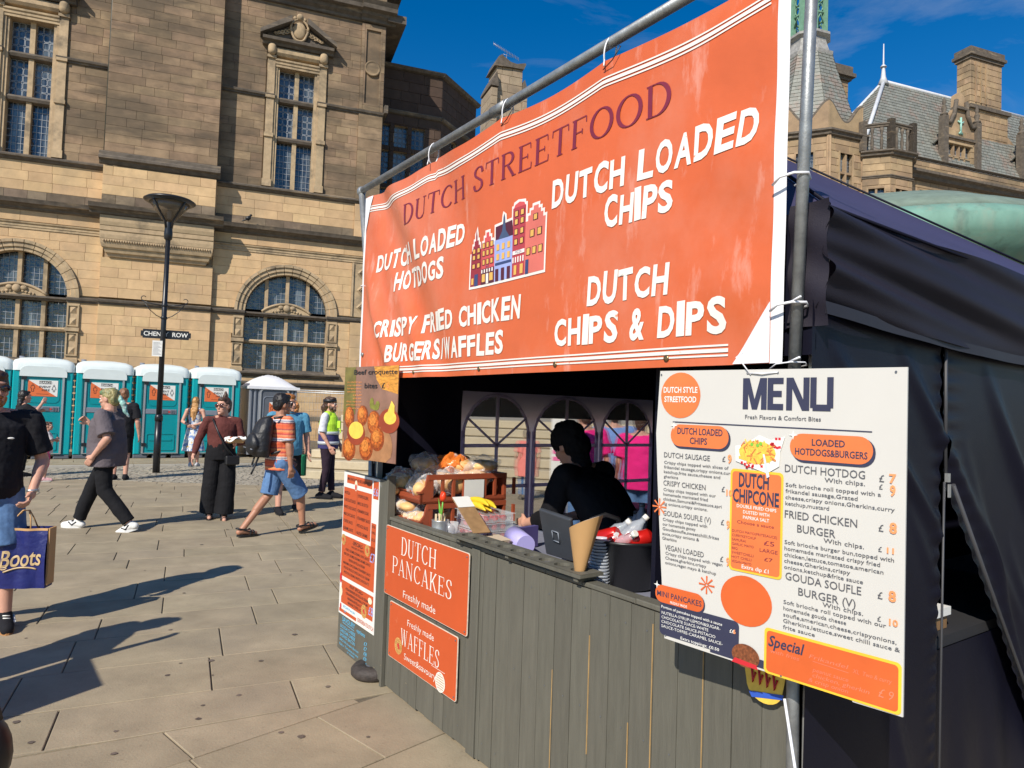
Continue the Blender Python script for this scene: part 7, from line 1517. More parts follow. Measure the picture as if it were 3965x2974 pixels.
for x in (.95,2.55): mb = MB(); mb.tube((x,1.35,0),(x,1.35,.8),.02); mb.build('leg', m_greyd, wt)
# ------------------------------------------------------------ people
m_skin = mat('skin_fair', (.56,.30,.21), rough=.5, var=.08, scale=9, bump=.15, bscale=120, patch=((.62,.24,.17),5,.55,.75,.4))
m_skin2 = mat('skin_tanned', (.42,.20,.12), rough=.5, var=.08, scale=9, bump=.15, bscale=120)
def cloth(name, c, var=.1, **k): return mat(name, c, rough=k.pop('rough',.85), var=var, scale=k.pop('scale',5), bump=k.pop('bump',.35), bscale=k.pop('bscale',26), bdist=.012, spec=.2, **k)
def haircol(name, c, c2=None): return mat(name, c, rough=.5, var=.35, scale=40, stretch=(1,1,.2), bump=.6, bscale=70, patch=(c2,6,.5,.6,.8,(1,1,.6)) if c2 else None)
class Person:
    def __init__(s, label, x, y, yaw, h=1.75, g=1., skin=None, vox=.009, group=None, z=0., fr=None):
        s.F = Frame(x, y, z, yaw); s.k = h/1.75; s.g = g; s.vox = vox; s.skin = skin or m_skin
        s.t = thing('person', label, 'person', s.F, (0,0,0), group); s.t.scale = (s.k,)*3
        s.J = dict(pel=(0,0,.95), chest=(0,0,1.28), neck=(0,-.01,1.45), head=(0,.02,1.62), hipL=(-.09,0,.92), hipR=(.09,0,.92), kneeL=(-.1,.02,.5), kneeR=(.1,.02,.5), ankL=(-.1,-.02,.09), ankR=(.1,-.02,.09),
            shL=(-.19*g**.5,-.01,1.41), shR=(.19*g**.5,-.01,1.41), elL=(-.25*g**.5,-.03,1.12), elR=(.25*g**.5,-.03,1.12), wrL=(-.27*g**.5,.03,.87), wrR=(.27*g**.5,.03,.87))
        s.hyaw = 0.; s.hpit = 0.; s.hs = 1.1; s.toe = dict(L=0.,R=0.); s.tp = dict(L=0.,R=0.); s.curl = dict(L=.5,R=.5); s.hd = dict(L=None,R=None)
    def j(s, **k): s.J.update({a: tuple(b) for a, b in k.items()}); return s
    def v(s, n): return Vector(s.J[n])
    def part(s, name, mb, m, rm=True, wr=0., vox=None, wsc=.12, par=None):
        o = mb.build(name, m, par or s.t)
        if rm: remesh(o, vox or s.vox, 3, wr, wsc)
        return o
    def hm(s): return Matrix.Translation(s.v('head')) @ Matrix.Rotation(s.hyaw,4,'Z') @ Matrix.Rotation(s.hpit,4,'X') @ Matrix.Scale(s.hs,4)
    def foot(s, mb, sd, gr=0., sole=False):
        a = s.v('ank'+sd); R = Matrix.Rotation(s.toe[sd],3,'Z') @ Matrix.Rotation(s.tp[sd],3,'X'); f = lambda x,y,z: a+R@Vector((x,y,z))
        if sole: return f
        mb.cap(f(0,-.02,-.035), f(0,.10,-.05), .036+gr, .034+gr); mb.cap(f(0,.09,-.055), f(0,.165,-.062), .036+gr, .026+gr); mb.cap(f(0,-.045,-.045), f(0,-.02,-.04), .034+gr, .034+gr); mb.cap(a, f(0,-.02,-.03), .038+gr*.6, .036+gr)
    def hand(s, mb, sd, sc=1.):
        w, e = s.v('wr'+sd), s.v('el'+sd); d = s.hd[sd] or (w-e).normalized(); d = Vector(d).normalized()
        side = -1 if sd == 'L' else 1; n = Vector((-side,0.1,0)); n = (n-d*n.dot(d)).normalized(); u = d.cross(n)*side; c = s.curl[sd]   # n: palm side, u: across the knuckles, thumb side is +fwd
        if u.y < 0: u = -u
        mb.cap(w, w+d*.03, .026*sc, .030*sc)
        for i in range(4):
            o = (1.5-i)*.0195*sc; b = w+d*.085*sc+u*o; mb.cap(w+d*.02+u*o*.7, b, .015*sc, .0125*sc); L = (.040,.046,.042,.033)[i]*sc; a1 = c*.5; a2 = c*1.25
            d1 = d*math.cos(a1)+n*math.sin(a1); d2 = d*math.cos(a2)+n*math.sin(a2); p1 = b+(d1+u*.06*(1.5-i))*L; p2 = p1+d2*L*.8; mb.cap(b,p1,.0105*sc,.0095*sc); mb.cap(p1,p2,.0095*sc,.0078*sc)
        b = w+d*.025+u*.025*sc; p1 = b+(d*.75+u*.75+n*.35).normalized()*.042*sc; p2 = p1+(d*.95+u*.2+n*.4).normalized()*.034*sc; mb.cap(b,p1,.015*sc,.012*sc); mb.cap(p1,p2,.0115*sc,.009*sc)
    def body(s, hands=True, feet=True, jaw=1.):
        g = s.g; mb = MB(); J = s.v; M = s.hm(); H = lambda x,y,z: M@Vector((x,y,z)); R3 = M.to_3x3()
        mb.ell(H(0,-.012,.015),(.074,.093,.1),18,12,R3); mb.ell(H(0,.03,-.055),(.055*jaw,.056,.06),16,10,R3); mb.cap(H(0,.078,.0),H(0,.098,-.03),.010,.014,8); mb.ell(H(0,.082,-.03),(.017,.016,.011),10,6,R3)
        mb.ell(H(0,.078,-.058),(.024,.012,.007),10,6,R3); mb.ell(H(0,.076,-.07),(.02,.012,.007),10,6,R3); mb.ell(H(0,.07,-.098),(.024,.02,.017),10,6,R3); mb.ell(H(0,.068,.035),(.055,.02,.012),12,6,R3)
        for q in (-1,1): mb.ell(H(q*.076,-.008,-.01),(.010,.02,.031),8,8,R3); mb.ell(H(q*.042,.06,-.025),(.022,.022,.02),8,6,R3)
        mb.cap(s.v('neck')+Vector((0,0,-.05)), H(0,-.015,-.05), .062*min(g,1.25), .056*min(g,1.15))
        ch, pe, nk = J('chest'), J('pel'), J('neck')
        mb.loft([(pe+Vector((0,0,-.08)),.13*g,.09*g),(pe,.155*g,.11*g),(pe.lerp(ch,.4),.135*g,.105*g),(ch,.155*g,.11*g),(ch.lerp(nk,.55),.15*g,.095*g),(nk,.075,.07)],20)
        for sd in 'LR':
            sh, el, wr, hp, kn, an = J('sh'+sd), J('el'+sd), J('wr'+sd), J('hip'+sd), J('knee'+sd), J('ank'+sd); ga = 1+(g-1)*.6
            mb.cap(nk.lerp(sh,.3), sh, .055, .055*ga); mb.cap(sh, el, .050*ga, .040*ga); mb.cap(el, wr, .041*ga, .026*ga); mb.cap(el, el.lerp(wr,.4), .042*ga, .040*ga)
            mb.cap(hp, kn, .085*ga, .055*ga); mb.cap(kn, an, .054*ga, .036*ga); mb.cap(kn.lerp(an,.15)+Vector((0,-.012,0)), kn.lerp(an,.45)+Vector((0,-.014,0)), .048*ga, .046*ga)
            if hands: s.hand(mb, sd)
            if feet: s.foot(mb, sd)
        b = s.part('body', mb, s.skin); 
        for q in (-1,1):
            e = MB(); e.ell(H(q*.032,.072,.006),(.013,.010,.009),10,8,R3); s.part('eye', e, m_white, False); e = MB(); e.ell(H(q*.032,.081,.006),(.0055,.003,.0055),8,6,R3); s.part('pupil', e, m_ink, False)
            e = MB(); e.path([H(q*.015,.088,.03),H(q*.035,.085,.036),H(q*.052,.07,.03)],[.003,.004,.002],6); s.part('eyebrow', e, s.hairm, False)
        e = MB(); e.ell(H(0,.088,-.064),(.021,.005,.004),10,6,R3); s.part('mouth', e, m_lip, False)
        return b
    def shirt(s, name, m, hem=.0, sl=.75, grow=.022, wr=.012, flare=1., neck=True, belly=1., collar=None):
        wr = .026; g = s.g; mb = MB(); J = s.v; pe, ch, nk = J('pel'), J('chest'), J('neck'); G = grow
        mb.loft([(pe+Vector((0,0,-.06-hem)),(.165*g+G)*flare,(.125*g+G)*flare),(pe,(.17*g+G)*flare*.99,(.13*g+G)*belly),(pe.lerp(ch,.4),(.158*g+G)*(.98+.02*flare),(.128*g+G)*belly),(ch,.170*g+G,.125*g+G),(ch.lerp(nk,.5),.172*g+G,.112*g+G*.8),(ch.lerp(nk,.86),.135,.095),(nk+Vector((0,0,.01)),.082,.078)],26)
        for sd in 'LR':
            sh, el, w = J('sh'+sd), J('el'+sd), J('wr'+sd); ga = 1+(g-1)*.6; mb.cap(nk.lerp(sh,.25)+Vector((0,0,-.02)), sh, .062, (.062+G*.4)*ga)
            if sl <= 1: mb.cap(sh, sh.lerp(el,sl*.4), (.060+G*.5)*ga, (.060+G*.5)*ga); mb.tube(sh, sh.lerp(el,sl), (.060+G*.5)*ga, (.058+G*.9)*ga, 18)
            else: mb.cap(sh, el, (.058+G*.5)*ga, (.048+G*.5)*ga); mb.tube(el, el.lerp(w,sl-1), (.048+G*.5)*ga, (.030+G*.4)*ga, 18); mb.ell(el,((.048+G*.5)*ga,)*3)
        return s.part(name, mb, m, True, wr)
    def trousers(s, name, m, to=.95, grow=.018, wide=1., wr=.012, top=.06):
        wr = .022; g = s.g; mb = MB(); J = s.v; pe = J('pel'); G = grow; ga = 1+(g-1)*.6
        mb.loft([(pe+Vector((0,0,top)),.15*g+G,.115*g+G),(pe,.165*g+G,.125*g+G),(pe+Vector((0,0,-.1)),.16*g+G,.12*g+G)],24)
        for sd in 'LR':
            hp, kn, an = J('hip'+sd), J('knee'+sd), J('ank'+sd); mb.cap(hp, hp.lerp(kn,.3), (.092+G)*ga, (.085+G)*ga)
            if to <= .5: t = to*2; mb.tube(hp, hp.lerp(kn,t), (.090+G)*ga, lerp(.090,.062,t)*ga*wide+G, 20)
            else:
                t = (to-.5)*2; mb.tube(hp, kn, (.090+G)*ga, .058*ga*wide**.5+G, 20); mb.cap(kn, kn.lerp(an,.1), .058*ga*wide**.5+G, .056*ga*wide**.5+G); mb.tube(kn, kn.lerp(an,t), .058*ga*wide**.5+G, .044*ga*wide+G, 20)
        return s.part(name, mb, m, True, wr, wsc=.16)
    def shoes(s, m, msole, grow=.012, h=.02):
        for sd in 'LR':
            mb = MB(); s.foot(mb, sd, grow); f = s.foot(None, sd, 0, True); o = s.part('shoe', mb, m, True, 0, .008)
            mb = MB(); n = 12; P = []
            for k in range(18):
                a = 2*PI*k/18; P.append(((.048 if math.sin(a) > 0 else .042)*math.cos(a), .065+.135*math.sin(a)))
            mb.add([f(x,y,-.09-h*.2) for x,y in P]+[f(x,y,-.09+h) for x,y in P],[tuple(range(17,-1,-1)),tuple(range(18,36))]+[(i,(i+1)%18,(i+1)%18+18,i+18) for i in range(18)]); s.part('sole', mb, msole, False, par=o)
    def sandals(s, m):
        for sd in 'LR':
            f = s.foot(None, sd, 0, True); mb = MB(); P = [((.05 if math.sin(a) > 0 else .042)*math.cos(a), .07+.14*math.sin(a)) for a in [2*PI*k/18 for k in range(18)]]
            mb.add([f(x,y,-.098) for x,y in P]+[f(x,y,-.076) for x,y in P],[tuple(range(17,-1,-1)),tuple(range(18,36))]+[(i,(i+1)%18,(i+1)%18+18,i+18) for i in range(18)])
            for y, z, w in ((.13,-.028,.044),(.085,-.008,.044)): mb.path([f(w*math.cos(a),y,-.08+(z+.08)*math.sin(a)) for a in [PI*k/10 for k in range(11)]],.009,6)
            mb.path([f(-.038,.0,-.01),f(-.035,-.06,.0),f(0,-.085,.0),f(.035,-.06,.0),f(.038,.0,-.01)],.009,6); mb.path([f(.04,.13,-.05),f(.042,.05,-.03),f(.035,-.05,.0)],.008,6); mb.path([f(-.04,.13,-.05),f(-.042,.05,-.03),f(-.035,-.05,.0)],.008,6); mb.path([f(-.038,0,-.01),f(0,.045,.012),f(.038,0,-.01)],.01,6); s.part('sandal', mb, m, False)
    def hair(s, m, fn, vox=.008, wr=.012):
        M = s.hm(); mb = MB(); H = lambda x,y,z: M@Vector((x,y,z)); fn(mb, H, M.to_3x3()); return s.part('hair', mb, m, True, .022, vox, .035)
    def glasses(s, m=None):
        M = s.hm(); H = lambda x,y,z: M@Vector((x,y,z)); R3 = M.to_3x3(); mb = MB()
        for q in (-1,1): mb.ell(H(q*.034,.092,.006),(.029,.008,.021),14,8,R3); mb.path([H(q*.06,.082,.012),H(q*.074,.04,.012),H(q*.08,-.02,.008)],.0035,6)
        mb.path([H(-.01,.1,.012),H(.01,.1,.012)],.0035,6); s.part('sunglasses', mb, m or m_shade, False)
m_lip = mat('lips',(.36,.11,.09),rough=.4); m_shade = mat('sunglass_lens',(.012,.010,.010),rough=.08,spec=1.)
def short_hair(mb, H, R):
    mb.ell(H(0,-.022,.045),(.082,.098,.088),18,12,R); mb.ell(H(0,-.06,-.005),(.074,.055,.07),14,10,R); mb.ell(H(0,.035,.085),(.062,.05,.035),14,8,R)
    for q in (-1,1): mb.ell(H(q*.07,-.02,.02),(.013,.045,.04),10,8,R)
def base_hair(mb, H, R): mb.ell(H(0,-.03,.03),(.084,.095,.095),18,12,R); mb.ell(H(0,-.055,-.02),(.076,.06,.075),14,10,R); mb.ell(H(0,.03,.085),(.06,.05,.03),14,8,R)
m_blk = cloth('black_cotton',(.014,.014,.017)); m_blk2 = cloth('black_trouser_cloth',(.011,.011,.013)); m_denim = cloth('blue_denim',(.10,.19,.36),.2,scale=14); m_soleW = mat('white_rubber',(.7,.7,.68),rough=.5); m_soleB = mat('black_rubber_sole',(.015,.015,.015)); m_gum = mat('gum_rubber',(.38,.18,.06))
h_brown = haircol('brown_hair',(.06,.03,.018)); h_black = haircol('black_hair',(.012,.010,.010)); h_ginger = haircol('ginger_hair',(.35,.13,.03)); h_blond = haircol('long_golden_hair',(.50,.26,.09),(.26,.12,.04)); h_green = haircol('green_dyed_hair',(.30,.25,.10),(.05,.16,.09))
def yaw_to(dx, dy): return math.atan2(dy, dx)-PI/2            # yaw that faces +Y of the person towards dx,dy
# 1 the man at the left edge with the carrier bag
p = Person('man in black t-shirt and sunglasses with ginger beard carrying a blue paper bag', -3.70, 4.98, yaw_to(.66,-.75), 1.82, 1.08, vox=.007); p.hairm = h_brown; p.hyaw = .25; p.curl['L'] = 1.2
p.j(shL=(-.225,-.01,1.415), shR=(.225,-.01,1.415), elL=(-.31,-.02,1.12), wrL=(-.24,.13,.92), elR=(.28,-.03,1.12), wrR=(.3,.05,.88), ankL=(-.13,.10,.09), kneeL=(-.12,.08,.5), ankR=(.1,-.22,.12), kneeR=(.11,.02,.5)); p.body(); p.tp['R'] = .2
p.shirt('t_shirt', m_blk, .02, .8, .022, belly=1.15); p.trousers('shorts', m_denim, .44, .028, wide=1.4); p.shoes(m_blk, m_gum); p.glasses()
p.hair(h_brown, short_hair)
p.hair(h_ginger, lambda mb,H,R: (mb.ell(H(0,.062,-.085),(.042,.03,.03),14,8,R), mb.ell(H(-.046,.025,-.06),(.018,.04,.045),10,8,R), mb.ell(H(.046,.025,-.06),(.018,.04,.045),10,8,R), mb.ell(H(0,.085,-.05),(.03,.012,.008),10,6,R))).name = 'beard'
f = p.foot(None,'L',0,True); mb = MB()
for q in (-1,1): mb.path([f(q*.048,.0,-.01),f(q*.052,.05,-.045),f(q*.045,.09,-.03)],.009,6)
mb.path([f(-.02,.1,-.005),f(.02,.09,.0)],.004,6); mb.path([f(-.02,.08,.008),f(.02,.07,.012)],.004,6); p.part('shoe_stripe', mb, m_white, False)
w = p.v('wrL'); mb = MB(); mb.lathe([(.034,-.008),(.036,-.008),(.036,.008),(.034,.008)],(w.x,w.y,w.z+.01),18); mb.ob((w.x-.037,w.y,w.z+.01),(.008,.032,.03)); p.part('wrist_watch', mb, m_alu, False)
mb = MB(); mb.ell((-.10,.163,1.29),(.02,.006,.007),10,6); p.part('logo', mb, m_white, False)
hw_ = p.F.w(Vector(p.J['wrL'])*p.k+Vector((-.02,.02,-.13)))
BG = Frame(hw_.x-.05, hw_.y-.03, 0, math.radians(10)); bt_ = hw_.z-.12; hgt = .42; wd = .36
bg_ = thing('carrier_bag', 'blue paper carrier bag with gold script lettering hanging from the man hand', 'bag', BG, (0,0,bt_-hgt)); m_bagb = mat('navy_paper',(.012,.018,.13),rough=.4,var=.12,bump=.6,bscale=9,spec=.5,bdist=.03); m_gold = mat('gold_print',(.58,.42,.22),rough=.4)
def bagf(u, v): x = lerp(-wd/2,wd/2,u); return (x, -.055-.012*math.sin(PI*v)+.008*math.sin(9*u+5*v)+.006*math.sin(17*u), bt_-hgt+v*hgt)
mb = MB(); mb.grid(bagf, 20, 20); mb.grid(lambda u,v: (lerp(wd/2,-wd/2,u), .055+.01*math.sin(PI*v), bt_-hgt+v*hgt), 10, 10)
for q in (-1,1): mb.grid(lambda u,v: (q*wd/2-q*.012*(1-abs(2*u-1))*v, lerp(-.055,.055,u), bt_-hgt+v*hgt), 6, 6)
mb.b(-wd/2,wd/2,-.05,.055,bt_-hgt,bt_-hgt+.003); mb.build('bag_body', m_bagb, bg_)
mb = MB(); mb.grid(lambda u,v: (lambda b: (b[0]*1.003,b[1]-.0025,b[2]))(bagf(u,.965+.04*v)), 20, 2); mb.b(wd/2-.002,wd/2+.012,-.05,.05,bt_-hgt+.02,bt_); mb.build('kraft_edge', m_krb, bg_)
mb = MB(); tmp = MB(); txt(tmp,'Boots',-.105,bt_-.27,.12,0,w=.265,shear=.28,bold=.014,res=4,rot=.07)
tmp.v = [(x, bagf((x+wd/2)/wd,(z-bt_+hgt)/hgt)[1]-.004, z) for x,y,z in tmp.v]; mb.add(tmp.v,tmp.f); mb.path([(lerp(-.08,.12,t), bagf((lerp(-.08,.12,t)+wd/2)/wd,.27)[1]-.004, bt_-.30+.03*math.sin(2.6*t)) for t in [i/12 for i in range(13)]],.006,6)
mb.path([(-.085+.05*math.cos(a), bagf(.16,.5)[1]-.006, bt_-.19+.095*math.sin(a)) for a in [PI*k/10+1.2 for k in range(14)]],.005,6); mb.build('lettering', m_gold, bg_)
for y in (-.055,.05): mb = MB(); mb.path([(-.07,y,bt_-.01),(-.045,y*.4,bt_+.07),(-.01,y*.1,bt_+.12),(.03,y*.1,bt_+.12),(.05,y*.4,bt_+.07),(.07,y,bt_-.01)],.005,6); mb.build('handle', m_krb, bg_)
# 2 people by the toilets
q = at_z(95,1845,0); p = Person('person in black with dark hair raising a phone behind the bearded man', q.x-.1, q.y, yaw_to(.6,.8), 1.72, 1.0); p.hairm = h_black; p.j(elR=(.26,.12,1.3), wrR=(.2,.26,1.5), elL=(-.2,.12,1.2), wrL=(-.1,.28,1.3)); p.body(); p.shirt('top', m_blk, .05, .9); p.trousers('trousers', m_blk2); p.shoes(m_blk, m_soleB); p.hair(h_black, lambda mb,H,R: (base_hair(mb,H,R), mb.ell(H(0,-.08,-.12),(.07,.045,.13),12,8,R)))
q = at_z(172,1862,0); p = Person('little girl with brown hair, white top and pink leggings', q.x, q.y, yaw_to(.7,.5), 1.12, 1.0, vox=.008); p.hairm = h_brown; p.hyaw = -.3; p.j(head=(0,.02,1.64), elR=(.2,.1,1.2), wrR=(.08,.2,1.25), elL=(-.2,.08,1.18), wrL=(-.05,.2,1.2)); p.t.scale = (p.k*1.12,p.k*1.12,p.k); p.body(); p.shirt('white_top', cloth('white_cotton',(.7,.64,.62)), .06, .8); p.trousers('pink_leggings', cloth('pink_cotton',(.62,.11,.22)), .62, .012); p.shoes(cloth('pink_shoe',(.7,.4,.4)), m_soleW); p.hair(h_brown, base_hair)
q = at_z(478,1858,0); p = Person('man with short brown hair and black shorts standing behind the green-haired walker', q.x-.08, q.y, yaw_to(-.3,1), 1.82, 1.15); p.hairm = h_brown; p.body(); p.shirt('t_shirt', m_blk, .05, .8); p.trousers('shorts', m_blk2, .48, .02); p.shoes(m_blk, m_soleB); p.hair(haircol('light_brown_hair',(.22,.10,.05)), short_hair)
# 3 green haired walker, striding left
q = at_z(400,2052,0); p = Person('walker with green and blond ponytail, grey t-shirt and black jeans', q.x+.0, q.y, yaw_to(-.97,-.05), 1.76, 1.25, vox=.008); p.hairm = h_green; p.hpit = -.12
p.j(ankR=(.1,-.30,.15), kneeR=(.11,.02,.52), ankL=(-.1,.34,.09), kneeL=(-.11,.22,.5)); p.J['ankL'], p.J['kneeL'] = (-.09,-.36,.10),(-.1,-.04,.5); p.J['ankR'], p.J['kneeR'] = (.1,.36,.09),(.11,.22,.5)
p.j(shL=(-.22,-.02,1.41), shR=(.22,0,1.41), elR=(.27,.20,1.17), wrR=(.20,.34,1.30), elL=(-.3,-.14,1.14), wrL=(-.28,.02,.93), chest=(0,.02,1.28), pel=(0,0,.95)); p.curl['R'] = 1.4; p.tp['L'] = -.35; p.tp['R'] = .05
p.body(); p.shirt('t_shirt', cloth('washed_grey_cotton',(.125,.105,.115)), .10, .85, .03, flare=1.05, belly=1.12); p.trousers('jeans', m_blk2, .97, .012, wide=1.25); p.shoes(cloth('white_canvas',(.72,.71,.68)), m_soleW, .012, .03)
p.hair(h_green, lambda mb,H,R: (base_hair(mb,H,R), mb.ell(H(0,.0,.07),(.078,.09,.05),14,8,R), mb.ell(H(0,-.11,.0),(.03,.03,.03),10,8,R)))
o = p.hair(haircol('mint_and_pink_ponytail',(.25,.45,.40),(.55,.18,.35)), lambda mb,H,R: (mb.cap(H(.0,-.12,.0),H(0,-.16,-.08),.03,.035), mb.cap(H(0,-.16,-.08),H(0,-.17,-.16),.033,.026), mb.cap(H(0,-.17,-.16),H(.01,-.2,-.22),.028,.014))); o.name = 'ponytail'
w = p.v('wrR'); mb = MB(); mb.path([(w.x+.032*math.cos(a),w.y-.015,w.z-.015+.03*math.sin(a)) for a in [2*PI*k/14 for k in range(15)]],.006,6); p.part('wrist_band', mb, m_black, False)
for sd in 'LR': f = p.foot(None,sd,0,True); mb = MB(); mb.path([f(.04,.0,-.01),f(.046,.05,-.05),f(.03,.10,-.02)],.010,6); mb.path([f(-.04,.0,-.01),f(-.046,.05,-.05),f(-.03,.10,-.02)],.010,6); mb.ell(f(0,.05,-.012),(.035,.03,.02)); p.part('shoe_stripe', mb, m_black, False)
# 4 lady in floral dress, seen from behind
m_floral = mat('blue_floral_cotton',(.66,.66,.62),rough=.8,var=.05,patch=((.06,.17,.45),16,.5,.56,.9),patch2=((.70,.42,.08),11,.6,.64,.9),bump=.2,bscale=20)
q = at_z(745,1812,.05); p = Person('woman with long golden hair in a blue and white floral sundress, back turned', q.x, q.y, yaw_to(-.1,1), 1.66, .95, z=.05, vox=.008); p.hairm = h_blond
p.j(elL=(-.27,-.05,1.14), wrL=(-.05,-.15,1.04), elR=(.27,-.05,1.14), wrR=(.05,-.16,1.06), ankL=(-.05,-.02,.12), ankR=(.07,.08,.12)); p.body()
mb = MB(); n=26; mb.loft([((0,.0,.42),.27,.22),((0,0,.7),.225,.18),((0,0,.95),.175,.13),((0,0,1.1),.135,.105),((0,0,1.28),.155,.12),((0,0,1.33),.15,.11)],28); p.part('sundress', mb, m_floral, True, .015, wsc=.1)
for q_ in (-1,1): mb = MB(); mb.path([(q_*.1,-.1,1.32),(q_*.12,-.04,1.44),(q_*.11,.04,1.42)],.01,6); mb.ell((q_*.12,-.05,1.46),(.03,.02,.025)); p.part('shoulder_strap', mb, m_floral, False)
p.hair(h_blond, lambda mb,H,R: (base_hair(mb,H,R), mb.ell(H(0,-.075,-.1),(.09,.05,.12),14,10,R), mb.cap(H(-.04,-.1,-.16),H(-.05,-.11,-.32),.05,.03), mb.cap(H(.04,-.1,-.16),H(.03,-.11,-.36),.05,.025), mb.cap(H(0,-.11,-.2),H(.0,-.13,-.40),.05,.02))); p.shoes(cloth('silver_sandal',(.5,.5,.52)), m_alu, .004)
# 5 woman in brown mesh top with food tray
q = at_z(838,2008,0); p = Person('woman in sheer brown top and wide black trousers holding a food tray', q.x+.02, q.y, yaw_to(.45,-.9), 1.70, 1.1, vox=.007); p.hairm = h_brown; p.hyaw = -.75
p.j(elL=(-.27,.05,1.12), wrL=(-.13,.24,1.12), elR=(.31,-.02,1.12), wrR=(.33,.06,.88), shL=(-.2,0,1.4), shR=(.2,0,1.4), ankL=(-.07,.06,.07), ankR=(.12,-.06,.09), kneeL=(-.09,.06,.5), kneeR=(.12,.0,.5))
p.J.update(elL=(-.28,.02,1.12), wrL=(-.15,.29,1.09), elR=(.31,-.02,1.12), wrR=(.36,.06,.92)); p.curl.update(L=.3); p.hd['L'] = (-.1,.95,.1); p.body()
m_mesh = cloth('sheer_brown_mesh',(.115,.035,.03),.15); p.shirt('sheer_top', m_mesh, -.06, 1.95, .012); mb = MB(); mb.loft([(p.v('neck')+Vector((0,.0,-.03)),.085,.085),(p.v('neck')+Vector((0,.005,.045)),.064,.066)],18); p.part('high_neck', mb, m_mesh)
p.trousers('wide_trousers', m_blk2, .99, .022, wide=2.3, top=.16); p.sandals(m_black)
p.hair(h_brown, lambda mb,H,R: (base_hair(mb,H,R), mb.ell(H(0,-.03,.135),(.034,.034,.034),12,8,R), mb.ell(H(0,-.03,.17),(.02,.02,.03),10,8,R))); p.glasses(mat('brown_sunglasses',(.06,.015,.008),rough=.1,spec=1.))
mb = MB(); mb.path([(.13,.1,1.42),(.04,.165,1.2),(-.06,.18,1.02),(-.14,.15,.92),(-.2,.05,.88)],.014,6); mb.path([(.13,.1,1.42),(.14,-.03,1.46),(.1,-.12,1.38),(-.1,-.17,1.1),(-.2,.05,.88)],.012,6); p.part('bag_strap', mb, m_black, False)
mb = MB(); mb.ob((-.14,.17,.85),(.2,.07,.13),.3); o = p.part('shoulder_bag', mb, m_black, False); b = o.modifiers.new('bevel','BEVEL'); b.width = .015
wv = p.F.w(Vector((-.15,.38,1.11))*p.k); ft = thing('food_tray', 'open cardboard tray with food held by the woman in brown', 'food tray', Frame(wv.x,wv.y,0,p.F.a+.2), (0,0,wv.z)); z = wv.z
mb = MB(); lo_, hi_ = [(-.09,-.06),(.09,-.06),(.09,.06),(-.09,.06)], [(-.115,-.085),(.115,-.085),(.115,.085),(-.115,.085)]
mb.add([(x,y,z) for x,y in lo_]+[(x,y,z+.055) for x,y in hi_]+[(x*.97,y*.97,z+.056) for x,y in hi_]+[(x*.96,y*.96,z+.004) for x,y in lo_],[(0,3,2,1)]+[(i,(i+1)%4,(i+1)%4+4,i+4) for i in range(4)]+[(8+i,8+(i+1)%4,12+(i+1)%4,12+i) for i in range(4)]+[(12,13,14,15)]+[(4+i,4+(i+1)%4,8+(i+1)%4,8+i) for i in range(4)]); mb.build('tray', m_krb, ft, fix=True)
random.seed(111); mb = MB(); mb.grid(lambda u,v: (lerp(-.13,.13,u),lerp(-.1,.1,v),z+.055+.02*math.sin(9*u+3*v)+.018*math.sin(13*v+5*u)), 12, 10); mb.build('paper_liner', m_white, ft); mb = MB()
for i in range(9): mb.ell((random.uniform(-.06,.06),random.uniform(-.04,.04),z+.07),(.025,.018,.016),8,6)
mb.build('food', m_bread, ft)
# 6 striding man with striped shirt and rucksack
a_, b_ = at_z(958,2085,0), at_z(1170,2060,0); c_ = (a_+b_)/2; di = (b_-a_).normalized(); st_ = (b_-a_).length/2
m_stripe = bpy.data.materials.new('striped_woven_cotton'); m_stripe.use_nodes = True; t_ = m_stripe.node_tree; N_ = t_.nodes; b0 = N_['Principled BSDF']; b0.inputs['Roughness'].default_value = .85
tc = N_.new('ShaderNodeTexCoord'); sx = N_.new('ShaderNodeSeparateXYZ'); nz = N_.new('ShaderNodeTexNoise'); nz.inputs['Scale'].default_value = 60; md = N_.new('ShaderNodeMath'); md.operation = 'MULTIPLY_ADD'; md.inputs[1].default_value = 4.4; fr_ = N_.new('ShaderNodeMath'); fr_.operation = 'FRACT'; rp = N_.new('ShaderNodeValToRGB'); rp.color_ramp.interpolation = 'LINEAR'
nm = N_.new('ShaderNodeMath'); nm.operation = 'MULTIPLY'; nm.inputs[1].default_value = .06; t_.links.new(nz.outputs['Fac'], nm.inputs[0])
t_.links.new(tc.outputs['Object'], sx.inputs[0]); t_.links.new(tc.outputs['Object'], nz.inputs['Vector']); t_.links.new(sx.outputs['Z'], md.inputs[0]); t_.links.new(nm.outputs[0], md.inputs[2]); t_.links.new(md.outputs[0], fr_.inputs[0]); t_.links.new(fr_.outputs[0], rp.inputs[0]); t_.links.new(rp.outputs[0], b0.inputs['Base Color'])
CR = [(0,(.58,.07,.03)),(.10,(.62,.15,.06)),(.16,(.25,.03,.05)),(.22,(.72,.62,.55)),(.27,(.12,.15,.28)),(.33,(.72,.66,.6)),(.38,(.62,.11,.04)),(.5,(.72,.28,.14)),(.56,(.42,.05,.06)),(.64,(.66,.14,.06)),(.75,(.72,.3,.12)),(.82,(.3,.05,.07)),(.88,(.64,.13,.05)),(1,(.62,.11,.04))]
rp.color_ramp.elements[0].color = (*CR[0][1],1); rp.color_ramp.elements[1].color = (*CR[-1][1],1)
for q_, c in CR[1:-1]: e = rp.color_ramp.elements.new(q_); e.color = (*c,1)
p = Person('dark-haired man striding in an orange striped shirt, denim shorts and sandals', c_.x, c_.y, yaw_to(di.x,di.y), 1.76, 1.05, m_skin2, vox=.007); p.hairm = h_black; p.hyaw = -.12
